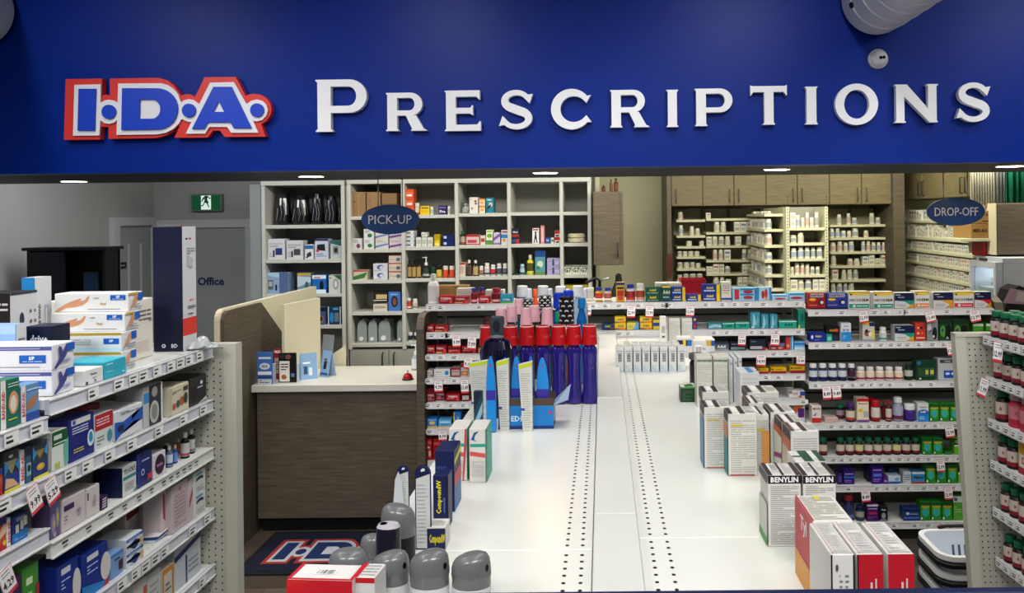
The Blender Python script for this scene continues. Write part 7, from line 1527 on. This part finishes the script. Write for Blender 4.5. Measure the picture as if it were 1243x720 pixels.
def fin(px0, px1, yt, Y, label):
    X0, X1 = XA(px0, Y, ZD), XA(px1, Y, ZD); w = X1-X0; h = ZA((px0+px1)/2, yt, Y) - ZD - .004
    prof = [(-w/2, 0), (w/2, 0), (w/2, h*.5), (w*.42, h*.7), (w*.27, h*.9), (w*.1, h*.985), (-w*.05, h), (-w*.2, h*.97), (-w*.36, h*.86), (-w*.47, h*.65), (-w/2, h*.5)]
    a = MB(); a.prism(prof, -.008, .008, mat('2a8fd8', .3)); z0, z1_ = h*.42, h*.55
    a.quad((-w/2, -.0086, z0), (w,0,0), (0,0,z1_-z0), '4038a0'); a.add([(w*.0 + .004*math.cos(t*math.pi/5), -.0086, h*.88 + .004*math.sin(t*math.pi/5)) for t in range(10)], [tuple(range(10))], 'b04068')
    o = a.build('toothpaste_pack', loc=((X0+X1)/2, Y+.008, ZD+.003)); tag(o, label, 'toothpaste pack', 'blue fin-shaped packs in the display tray')
for k, (x0, x1, yt, dy) in enumerate(((590.5, 602, 432.5, -.04), (608.5, 618, 434, .055), (621, 634.5, 433, .02), (641, 649, 433, .055), (651.5, 667, 434.5, .015))): fin(x0, x1, yt, Yt + dy, 'blue rounded-top pack with purple band, %s from the left' % ORD[k])
def tubec(px0, px1, yt, yb, label, lean=.07, Yx=None):
    Y = Yx or YD((px0+px1)/2, yb); X0, X1 = XA(px0, Y, ZD), XA(px1, Y, ZD); w = X1-X0; h = ZA(px0, yt, Y) - ZD; sh = w*.28
    a = MB(); pr = [(-w/2+sh, 0), (w/2, 0), (w/2+sh*.0, h*1.0), (-w/2-sh*.0, h*.955)]
    a.prism(pr, 0, .03, mat('d0d0ca', .4)); n = 24
    for i in range(n):
        z = h*(.06 + .8*i/n); xx = -w/2+sh*(1-z/h); a.quad((xx+.004, -.0004, z), (w*.6*random.Random(i).uniform(.7, 1.2),0,0), (0,0,h*.008), 'a0a09a')
    a.add([(-w/2+.001, -.0006, h*.9), (w/2-.001, -.0006, h*.945), (w/2-.001, -.0006, h), (-w/2+.001, -.0006, h*.955)], [(0,1,2,3)], 'c2d428')
    a.quad((-w/2+sh*.5, -.0006, h*.3), (w*.3,0,0), (0,0,h*.035), '3a4fb0')
    o = a.build('toothpaste_carton', loc=((X0+X1)/2, Y, ZD+.0006)); tag(o, label, 'toothpaste carton', 'white cartons with lime green tops')
tubec(569.5, 592, 438.5, 530, 'leftmost white carton with lime green top edge', Yx=2.78)
tubec(603, 618, 436.5, 523, 'middle white carton with lime green top edge')
tubec(630, 646.5, 440, 524, 'right-hand white carton with lime green top edge')
c_(575, 586.5, 475, YD(580, 540), ('24485c',[Q([(.0,.2),(1,.6),(1,.8),(0,.4)],'8ab0c0'),Q([(0,.6),(1,1),(0,1)],'1a2a3c'),Q([(0,0),(1,.0),(1,.2),(0,.1)],'c8d0d4')]), 'small dark teal card pack before the leftmost lime-topped carton', d=.02)
# ---- teal and red banded cartons ----
def CR(flip): return ('d2cfca', [R(.05,.66,.95,.72,'2aa08c'), Q([(.05,.5),(.95,.46),(.95,.54),(.05,.58)], 'cf5a58'), L(.15,.1,.85,.4,9,'bab8b4'), Q([(.1,.8),(.3,.93),(.6,.96),(.35,.88),(.3,.8),(.5,.76)], '2a5a9a'), Q([(.75,.0),(.82,.0),(1,.7),(1,1),(.9,1)], 'b8505a') if flip else R(.95,0,1,1,'3aa894'), R(0,0,1,1,'3aa894','R')])
c_(569.5, 591, 520.5, YD(580, 586), CR(0), 'white carton with teal and red bands, right one of two', d=.1)
c_(545, 567.5, 520.5, YD(556, 584), CR(1), 'white carton with teal and red bands, left one of two', d=.1)
# ---- wart remover boxes and blister cards ----
CW = lambda t: ('1b2454', [T('CompoundW',.42,.6,.42,'d8cc28',.62,rot=1), R(.85,0,1,1,'131a40'), L(.7,.1,.8,.8,1,'5a68a0')] if t else [R(.5,.1,1,.5,'d8c838'), L(.1,.6,.9,.85,2,'8a94c0')])
c_(528, 552.5, 547, YD(540, 622), ('1b2454',[R(0,0,1,.4,'3a7ab0','R'),R(0,.4,1,.62,'c84a5a','R'),Q([(0,.75),(1,.85),(1,.95),(0,.85)],'d8cc28','R'),L(.1,.3,.6,.8,3,'3a4680')]), 'tall navy box with colourful side behind the vertical lettered one', d=.09)
c_(525.5, 545, 577, YD(535, 643), CW(1), 'upright navy box with vertical yellow lettering', d=.05)
Yc = YD(530, 668)
c_(518, 541.5, 640, Yc, ('d4d2cc',[R(0,0,1,.95,'1b2454'),T('CompoundW',.55,.45,.5,'d8cc28',.85),L(.1,.2,.9,.8,5,'b0b0ac','T')]), 'small box with yellow lettering and pale top', d=.05)
def card(px0, px1, yt, yb, label, Yx=None):
    Y = Yx or YD((px0+px1)/2, yb); X0, X1 = XA(px0, Y, ZD), XA(px1, Y, ZD); w = X1-X0; h = ZA(px0, yt, Y) - ZD
    def shp(s, zc=0): return [(-w/2*s, 0 + zc), (w/2*s, 0 + zc), (w/2*s, h-w*.5)] + [(w/2*s*math.cos(math.radians(t)), h - w*.5 + (w*.5-(1-s)*w*.5)*math.sin(math.radians(t))) for t in (20, 45, 70, 90, 110, 135, 160)] + [(-w/2*s, h-w*.5)]
    a = MB(); a.prism(shp(1), 0, .002, '1c2450'); 
    s = shp(.86, .003); a.add([(x, -.0006, z) for x, z in s], [tuple(range(len(s)))], 'c3c5c4')
    t_ = [p for p in s if p[1] > h - w*.55]; a.add([(x, -.001, z) for x, z in [(-w*.43, h-w*.85), (w*.43, h-w*.55)] + t_], [tuple(range(2+len(t_)))], '1c2450')
    a.add([(-w*.12, -.0014, h-w*.42), (w*.14, -.0014, h-w*.36), (w*.12, -.0014, h-w*.22), (-w*.02, -.0014, h-w*.2), (-w*.12, -.0014, h-w*.3)], [(0,1,2,3,4)], 'd8dcdc')
    for i in range(16): a.quad((-w*.36, -.001, h*.08 + (h*.72)*i/16), (w*.7*random.Random(i+3).uniform(.6,1),0,0), (0,0,h*.012), '9a9c9e')
    o = a.build('blister_card', loc=((X0+X1)/2, Y, ZD+.0006)); tag(o, label, 'blister card')
card(504.5, 524, 565, 672, 'grey white blister card with navy rounded top, nearer one', Yx=1.72)
card(483, 497, 565, 640, 'smaller blister card with navy rounded top, farther left', Yx=1.95)
a = MB(); a.prism([(-.012,0),(.012,0),(.012,.05),(.008,.1),(0,.12),(-.008,.1),(-.012,.05)], 0, .002, 'c0c4c8'); o = a.build('blister_card', loc=(XA(484, 1.88, ZD), 1.88, ZD+.0006)); tag(o, 'narrow pale blister card just left of the small one', 'blister card')
# ---- roll-on sticks with grey caps ----
GC = mat('6f7072', .28, coat=.25)
def stick(px0, px1, yt, Y, label, body='c8c9cb', slant=.35, band='1c1c24', cap=GC, small=False):
    X0, X1 = XA(px0, Y, ZD+.1), XA(px1, Y, ZD+.1); r = (X1-X0)/2; h = ZA((px0+px1)/2, yt, Y) - ZD; hc = min(h*.5, r*1.75)
    sy = .72
    mb = MB(); mb.lathe([(r*.9, 0), (r*.98, h*.02), (r*.98, h-hc-.001)], [band, body], 28, sy=sy); o = mb.build('deodorant_stick', loc=((X0+X1)/2, Y, ZD+.0006))
    a = MB(); n = 28; prof = [(r*.98, 0), (r*.98, hc*.28), (r, hc*.3), (r, hc*.4), (r*.985, hc*.62), (r*.93, hc*.78), (r*.8, hc*.9), (r*.55, hc*.975), (r*.25, hc), (0, hc)]
    vs = []
    for (q, z) in prof:
        for i in range(n):
            t = 2*math.pi*i/n; x, y = q*math.cos(t), q*sy*math.sin(t)
            k = max(0, (z/hc - .4)/.6)
            vs.append((x*(1 - .0*k), y, z + slant*k*(x/r)*hc*.32 - slant*k*hc*.06))
    fs = [(n*j+i, n*j+(i+1) % n, n*(j+1)+(i+1) % n, n*(j+1)+i) for j in range(len(prof)-1) for i in range(n)]
    a.add(vs, fs, cap, True)
    for i in range(0, n):      # grip ridges round the cap foot
        t = 2*math.pi*i/n; cx_, cy_ = r*1.0*math.cos(t), r*1.0*sy*math.sin(t); tx, ty = -math.sin(t)*.0012, math.cos(t)*.0012
        nx, ny = math.cos(t)*.0007, math.sin(t)*.0007
        a.add([(cx_-tx+nx, cy_-ty+ny, hc*.32), (cx_+tx+nx, cy_+ty+ny, hc*.32), (cx_+tx*.6, cy_+ty*.6, hc*.56), (cx_-tx*.6, cy_-ty*.6, hc*.56)], [(0,1,2,3)], cap)
    c = a.build('cap', o); c.location = (0, 0, h-hc)
    if slant > .2:
        b = MB(); b.lathe([(0, 0), (r*.11, 0)], '151517', 10, sy=1.6); b_ = b.build('button', c); b_.rotation_euler = (math.pi/2, 0, .9); b_.location = (r*.86, -r*sy*.55, hc*.62)
    return tag(o, label, 'deodorant', 'grey-capped deodorant sticks')
stick(548, 596, 671, 1.43, 'grey-capped deodorant at the right end of the front row')
stick(497, 545.5, 668, 1.43, 'grey-capped deodorant, second from right in the front row')
stick(451, 496.5, 669.5, 1.45, 'grey-capped deodorant, third from right in the front row')
stick(399, 447, 667, 1.45, 'round-domed grey-capped deodorant at the left of the front row', slant=0)
stick(462.5, 504, 613.5, 1.62, 'tall grey-capped deodorant with black band behind the front row', body='1a1a1f', slant=-.3)
stick(437.5, 467.5, 649, 1.58, 'small grey deodorant with narrow ribbed cap', slant=0, body='77787c')
Yk = 1.55; X0, X1 = XA(456.5, Yk, 1.35), XA(486.5, Yk, 1.35); r = (X1-X0)/2; h = ZA(471, 636, Yk)-ZD
mb = MB(); mb.lathe([(r*.8, 0), (r, h*.1), (r, h*.8), (r*.96, h*.95)], mat('211d2e', .3, coat=.3), 24, sy=.7); o = mb.build('deodorant_stick', loc=((X0+X1)/2, Yk, ZD+.0006)); a = MB(); a.lathe([(r*.96, h*.95), (r*.8, h), (0, h)], mat('b9b4bc', .3), 24, sy=.7); a.lathe([(0, h+.0006), (r*.3, h+.0006)], 'a02040', 12, c=(-r*.4, 0, 0)); a.build('cap', o)
tag(o, 'dark violet stick with white and maroon top among the deodorants', 'deodorant')
# near left corner: red and white cartons, yellow and teal pack
carton(.115, .06, .115, 'd8d4d4', [R(0,.0,1,1,'c22534'), R(.08,.1,.92,.9,'dcd8d6','T'), R(0,0,1,.08,'c22534','T'), R(0,0,.05,1,'c22534','T'), R(.95,0,1,1,'c22534','T'), B(.35,.3,.65,.62,'T'), R(.1,.2,.9,.8,'c22534')], (XA(397, 1.36, 1.33), 1.36, ZD+.0006), -.08, 'red bordered white carton with a barcode on its top', 'carton')
carton(.038, .055, .115, 'd4d0d0', [R(0,.92,1,1,'c22534'), L(.1,.1,.9,.8,8,'aaaaaa'), R(0,.0,.2,1,'c22534','T'), L(.2,.1,.9,.9,4,'b0b0b0','T')], (XA(449, 1.365, 1.33), 1.365, ZD+.0006), -.08, 'narrow white carton with a red edge beside the barcode one', 'carton')
mb = MB(); rr_ = .034; mb.lathe([(rr_*.9,0),(rr_,.01),(rr_,.085),(rr_*.8,.098),(0,.102)], [mat('b8c84a',.3), mat('2a9aa0',.35), mat('e0c81c',.3), mat('e8d430',.3)], 24, sy=.6); mb.text('SUN', (0,0,.1035), (1,0,0), (0,1,0), .012, '2a5ac0', .04); o = mb.build('round_tub', loc=(XA(336, 1.31, 1.31), 1.3, ZD+.0006)); o.rotation_euler = (0,0,.2); tag(o, 'yellow and teal tub at the bottom left of the centre deck', 'tub')

# ================= right deck =================
for k in range(8):
    x0 = 747.3 + k*10.75
    Y = YD(790, 451.5)
    c_(x0, x0+9.9, 421.5, Y, ('d0d1cf', [R(.28,.3,.72,.34,'dcdcda')] + [R(.3,.42+.05*j,.78,.445+.05*j,'4a4c50') for j in range(7)] + [Q([(0,0),(.9,0),(.3,.28),(0,.3)],'b8c4cc'), R(.1,.82,.9,.86,'b0b0ae'), L(.1,.1,.9,.9,3,'a8a8a6','T')]), 'small white carton, %s from left in the front row of eight' % ORD[k], d=.075, group='row of eight small white cartons')
for k in range(7):
    x0 = 757 + k*9.9; c_(x0, x0+9.0, 417, YD(790, 451.5)+.09, ('cdcecc', [R(.1,.2,.9,.24,'a8a8a6'), L(.1,.1,.9,.9,3,'a8a8a6','T')]), 'small white carton, %s from left in the back row of seven' % ORD[k], d=.075, group='back row of small white cartons')
c_(801.5, 809.3, 384.5, 4.25, ('d4d4d0', [R(.2,.5,.8,.72,'a8a8a8'), R(.25,.35,.75,.42,'6a6a6a')]), 'narrow upright white carton at the far end of the right deck', d=.05)
c_(810.5, 825.8, 386, 4.3, ('ccccc6', [R(0,0,.12,1,'8a8a80'), L(.18,.1,.92,.9,14,'b0b0aa'), R(0,0,1,1,'6a665c','T')]), 'white printed carton, left of two at the far deck end', d=.06)
c_(827, 840.5, 386, 4.3, ('ccccc6', [R(0,0,.08,1,'8a8a80'), L(.14,.1,.92,.9,14,'b0b0aa'), R(0,0,1,1,'6a665c','T')]), 'white printed carton, right of two at the far deck end', d=.06)
c_(842, 858, 414, 3.75, ('d2d2ce', [B(.15,.2,.6,.85), L(.65,.2,.95,.8,3,'aaaaaa')]), 'white carton with a barcode behind the black jar', d=.07)
c_(822, 840, 410.5, 4.0, ('cacac8', [R(0,.6,1,.9,'2a2c34'), R(.4,.6,.6,.9,'d8c030'), R(.7,.6,1,.9,'2a6ab8')]), 'carton with black, yellow and blue marks behind the small cartons', d=.09)
c_(845, 868, 412, 4.15, ('d0d0cc', [R(0,.5,.4,.9,'3a3e48'), R(.5,.5,.8,.9,'c8a838'), R(.8,.5,1,.9,'2a5aa8')]), 'white and dark carton near the far end of the deck', d=.12)
# black jar
Yj = 3.28; X = XA(845, Yj, 1.35); z = ZD
mb = MB(); r = 8.2*Yj/F_; h = ZA(845, 429, Yj) - ZD
mb.lathe([(r*.9, 0), (r, .01), (r, h*.72), (r*.7, h*.84)], mat('17181c', .25, coat=.4), 20); o = mb.build('supplement_jar', loc=(X, Yj, ZD+.0006)); a = MB(); a.lathe([(r*1.05, h*.84), (r*1.1, h*.87), (r*1.1, h*.98), (r*1.02, h)], mat('5a5c5e', .4), 24); a.build('lid', o); tag(o, 'black jar with a grey lid behind the green-based carton', 'jar')
c_(826, 845, 470, YD(835, 488.5), ('24432c', [L(.15,.1,.85,.8,6,'4a6a50'), R(0,.92,1,1,'5a8a4a'), R(0,0,1,1,'cfd2ca','T'), Q([(.3,0),(.9,.2),(.8,.8),(.3,.6)],'2a7a34','T')]), 'dark green carton with white and green top', d=.075)
LEAF = lambda: ('cdccc4', [L(.05,.06,.95,.84,22,'b4b4ac')] + [Q([(x, .91), (x+.05, .955), (x+.1, .93), (x+.06, .895)], ['2f6a2c', '4a8a3a', '1f5224'][int(x*20) % 3]) for x in [.02 + .105*i for i in range(9)]])
c_(845.8, 865.5, 433, YD(855, 494), LEAF(), 'white carton with green leaf border, left one of two', d=.08)
c_(866.3, 884, 433, YD(875, 493), LEAF(), 'white carton with green leaf border, right one of two', d=.08)
for k in range(3): c_(885+k*5.6, 890.2+k*5.6, 436-k*1.2, 3.02+.02*k, ('cfcfd2', [R(.4,0,.5,1,'b8b8c0'), R(.3,.88,.9,.92,'9a9aa4')]), 'thin white carton standing on end, %s of three slim ones' % ORD[k], d=.12)
c_(898.5, 922.5, 452, 2.78, ('cfd0d2', [L(.1,.1,.9,.9,10,'c0c0c0'), R(.42,.0,.72,.9,'4a8ac0','T'), L(.75,.1,.95,.9,3,'aaaaaa','T')]), 'white carton with a blue stripe across its top', d=.1)
BAR = lambda extra=[]: ('d0cfc9', [L(.08,.05,.94,.9,24,'a9a8a2'), R(0,0,.16,1,'3c3236','T'), R(.42,0,.6,1,'3c3236','T'), R(.2,.15,.38,.85,'dcdcd8','T'), L(.64,.1,.95,.9,6,'aaaaaa','T'), R(0,.86,1,1,'3c3236','L')] + extra)
c_(855, 888, 494, YD(870, 569), BAR([R(.1,.78,.55,.8,'c8b43a'), R(.05,.015,.9,.03,'b85a5a'), R(0,0,1,.8,'5a90b0','L')]), 'carton with dark bars on top, left of the two nearest tall ones', d=.085)
c_(884, 919.8, 502, YD(900, 578), BAR([R(.1,.8,.5,.825,'cbb82e'), R(.05,.01,.9,.03,'b85a5a'), R(0,0,1,.6,'2a8a90','L'), R(0,.6,1,.8,'cf8a6a','L')]), 'carton with dark bars on top and a thin yellow line', d=.085)
c_(853, 886, 475.5, YD(870, 569)+.11, BAR(), 'carton with dark bars on top, farthest back on the left', d=.08)
c_(907.5, 946.5, 476, 2.5, BAR([Q([(0,.6),(0,.8),(.05,.75)],'c87a3a'), R(0,0,1,.8,'d0a080','L')]), 'wide carton with dark bars, beside the blue-striped one', d=.1)
c_(909, 929, 489, 2.37, BAR([R(0,0,1,.85,'1c1a20','L')]), 'carton with dark bars in the middle of the cluster', d=.1)
c_(915.5, 934.5, 503, 2.235, BAR([R(.1,.7,.7,.74,'cbb82e'), R(.5,0,1,.7,'d89a5a'), R(0,0,1,.85,'1c1a20','L')]), 'carton with dark bars and orange lower front', d=.1)
c_(935.5, 966.5, 500, 2.235, BAR([R(0,.2,1,.66,'d8b020','L'), R(0,0,1,.2,'3a80a0','L'), R(0,.66,1,.8,'b8502c','L')]), 'carton with dark bars and yellow and blue side', d=.1)
c_(949.5, 977, 513, 2.11, BAR([R(0,.5,1,.76,'cfd0c8','L'), R(0,.76,1,.88,'b85a34','L'), R(0,.2,1,.5,'c8ccc4','L'), Q([(0,.3),(1,.42),(1,.5),(0,.38)],'8a3a80','L'), R(0,0,1,.2,'4aa040','L')]), 'carton with dark bars and green and purple side', d=.09)
c_(960, 995.5, 523, 2.0, BAR([R(0,.0,1,.85,'c8b4a4','L'), R(0,.7,1,.86,'c07050','L')]), 'carton with dark bars, nearest of the cluster behind the green top', d=.085)
c_(966, 1004, 560, 1.86, ('cccbc6', [L(.1,.1,.9,.8,10,'a9a8a2'), R(.3,0,.62,1,'1f4a38','T'), R(.62,.2,.8,.9,'cfd4cf','T'), R(.0,.4,.3,.5,'3c3236','T'), R(.8,0,1,1,'1f4a38','T')]), 'white carton with dark green bars across its top', d=.085)
Yb1 = YD(955, 664)
BEN = ('cfceca', [R(0,.885,1,1,'221b20'), T('BENYLIN',.5,.942,.075,'e8e6e6',.84), L(.07,.03,.93,.86,30,'9f9e9a'), R(0,.0,.14,1,'3a2f34','T'), R(.14,.3,.42,.9,'dcdcda','T'), R(.42,0,.5,1,'3a2f34','T'), R(.86,0,1,1,'3a2f34','T'), L(.2,.35,.4,.85,6,'8a8080','T'), L(.55,.1,.82,.9,6,'c0c0bc','T'), R(0,.885,1,1,'221b20','L'), R(0,0,1,.6,'c8ccc0','L'), R(0,0,1,.12,'4a9a50','L')])
c_(932.5, 973.6, 577, Yb1, BEN, 'cough syrup carton with black lettered band, left of two', d=.085)
c_(975, 1016, 577, Yb1, BEN, 'cough syrup carton with black lettered band, right of two', d=.085)
# red and white cartons in the near right corner
TL = [R(.05,.03,.95,.05,'b8b8b8','T'), R(.1,.0,.12,1,'b03038','T'), R(.86,0,.88,1,'b8b8b8','T'), L(.2,.05,.8,.95,12,'c0c0be','T')]
zt = ZA(1010, 674, 1.315) - ZD
def nearc(x0, x1, y0, y1, base, ops, label):
    carton(x1-x0, y1-y0, zt, base, ops, ((x0+x1)/2, (y0+y1)/2, ZD+.0006), 0, label, 'medicine box', 'medicine_carton')
nearc(.378, .418, 1.315, 1.452, 'd6d5d1', [R(0,0,.07,1,'23232c'), R(.93,0,1,1,'23232c'), L(.35,.1,.5,.8,12,'8a8a88'), L(.6,.1,.75,.8,12,'8a8a88'), E(.25,.86,.06,.04,'5a5a58')] + TL, 'white carton with black edges and grey print, nearest row')
nearc(.422, .466, 1.315, 1.452, 'd6d5d1', [R(.06,0,1,1,'b52534'), R(0,0,.06,1,'23232c'), Q([(.35,0),(.75,0),(.75,.35),(.35,.35)],'d8d0d0'), R(.5,.4,.58,.7,'d8c0c0'), R(.68,.4,.74,.74,'d8c0c0')] + TL, 'red-fronted carton beside the black-edged one')
nearc(.474, .518, 1.315, 1.452, 'd6d5d1', [R(.0,0,1,1,'b52534'), Q([(.35,0),(.75,0),(.75,.35),(.35,.35)],'d8d0d0'), R(.5,.4,.58,.7,'d8c0c0'), R(.68,.4,.74,.74,'d8c0c0')] + TL, 'red-fronted carton at the far right of the nearest row')
nearc(.386, .462, 1.458, 1.592, 'd4d2cc', [R(0,.35,1,1,'c02c3a','L'), T('Tyl',.5,.76,.24,'e8e0e0',.85,'L'), R(0,0,1,.35,'e0a040','L'), L(.08,.05,.92,.95,14,'b9b7ae','T'), R(.45,.8,.6,.98,'cfc060','T'), R(.0,.0,.04,1,'c02c3a','T')], 'wide carton with red and orange side just behind the nearest row')
# ================= light =================
def area(x, y, z, sx, sy, e, c=(1,1,1), rot=(0,0,0), name='ceiling_and_fill_light', spread=180):
    ld = bpy.data.lights.new(name, 'AREA'); ld.shape = 'RECTANGLE'; ld.size = sx; ld.size_y = sy; ld.energy = e; ld.color = c; ld.spread = math.radians(spread)
    o = bpy.data.objects.new(name, ld); COL.objects.link(o); o.location = (x, y, z); o.rotation_euler = rot
def spot(x, y, z, tx, ty, tz, e, ang, c=(1,1,1), blend=.8):
    ld = bpy.data.lights.new('track_spot', 'SPOT'); ld.energy = e; ld.spot_size = ang; ld.spot_blend = blend; ld.color = c; ld.shadow_soft_size = .06
    o = bpy.data.objects.new('track_spot', ld); COL.objects.link(o); o.location = (x, y, z)
    o.rotation_euler = (Vector((tx, ty, tz)) - Vector((x, y, z))).to_track_quat('-Z', 'Y').to_euler()
WC = (1, .985, .95)
for x in (-2.0, -.1, 1.9): area(x, 1.5, 3.55, .5, 3.0, 12.5 if x < 0 and x > -1 else 16, WC, spread=140)
for x in (-1.9, .2, 2.0): area(x, -.7, 3.3, 1.2, .5, 17 if x < -1 else 15, WC, (math.radians(46), 0, 0), spread=88)  # unseen front fill, added to brighten goods facing the camera
for x in (-2.9, -1.13, .82, 2.75): spot(x, 1.8, 3.38, x*.8, 3.72, 2.25, 60, 1.15, (.95,.96,1), 1)
for x in (-1.9, .2, 2.2): area(x, 2.75, 3.55, .9, .4, 7, WC, spread=105)  # extra fill, added to lift the far deck and lower header
area(-.3, 1.5, 3.2, .4, 1.2, 7, WC, (0, math.radians(48), 0), spread=90)  # added fill aimed left at the product fronts of the left run
area(.8, 2.4, 3.2, .4, .8, 6, WC, (0, math.radians(-48), 0), spread=80)  # mirrored fill, added to brighten the vitamin run
area(-.9, 5.2, 2.6, 2.4, .4, 46, (1,.97,.88), (math.radians(18), 0, 0)); area(1.0, 5.2, 2.6, 1.2, .4, 14, (1,.94,.8), (math.radians(18), 0, 0))  # fill areas added to brighten the rear shelving, tilted towards it
area(1.7, 5.3, 2.56, 2.6, .4, 56, (1,.96,.76), (math.radians(50), 0, 0)); area(2.4, 6.3, 2.6, 1.0, .4, 10, (1,.96,.74)); area(3.2, 5.0, 2.6, .6, .4, 16, (1,.94,.8))  # first area is added fill, tilted to brighten the dispensary bays
area(-3.0, 5.0, 2.6, 1.0, .6, 30, (.95,.98,1), (math.radians(20), 0, 0))
w = bpy.data.worlds.new('world'); SC.world = w; w.use_nodes = True
w.node_tree.nodes['Background'].inputs[0].default_value = (.75, .82, .95, 1); w.node_tree.nodes['Background'].inputs[1].default_value = .16
SC.view_settings.view_transform = 'Standard'; SC.view_settings.look = 'None'; SC.view_settings.gamma = 1; SC.view_settings.use_curve_mapping = False
SC.view_settings.exposure = 0.14
SC.cycles.use_denoising = True
SC.cycles.max_bounces = 8; SC.cycles.transmission_bounces = 6; SC.cycles.transparent_max_bounces = 8
SC.cycles.sample_clamp_indirect = 4
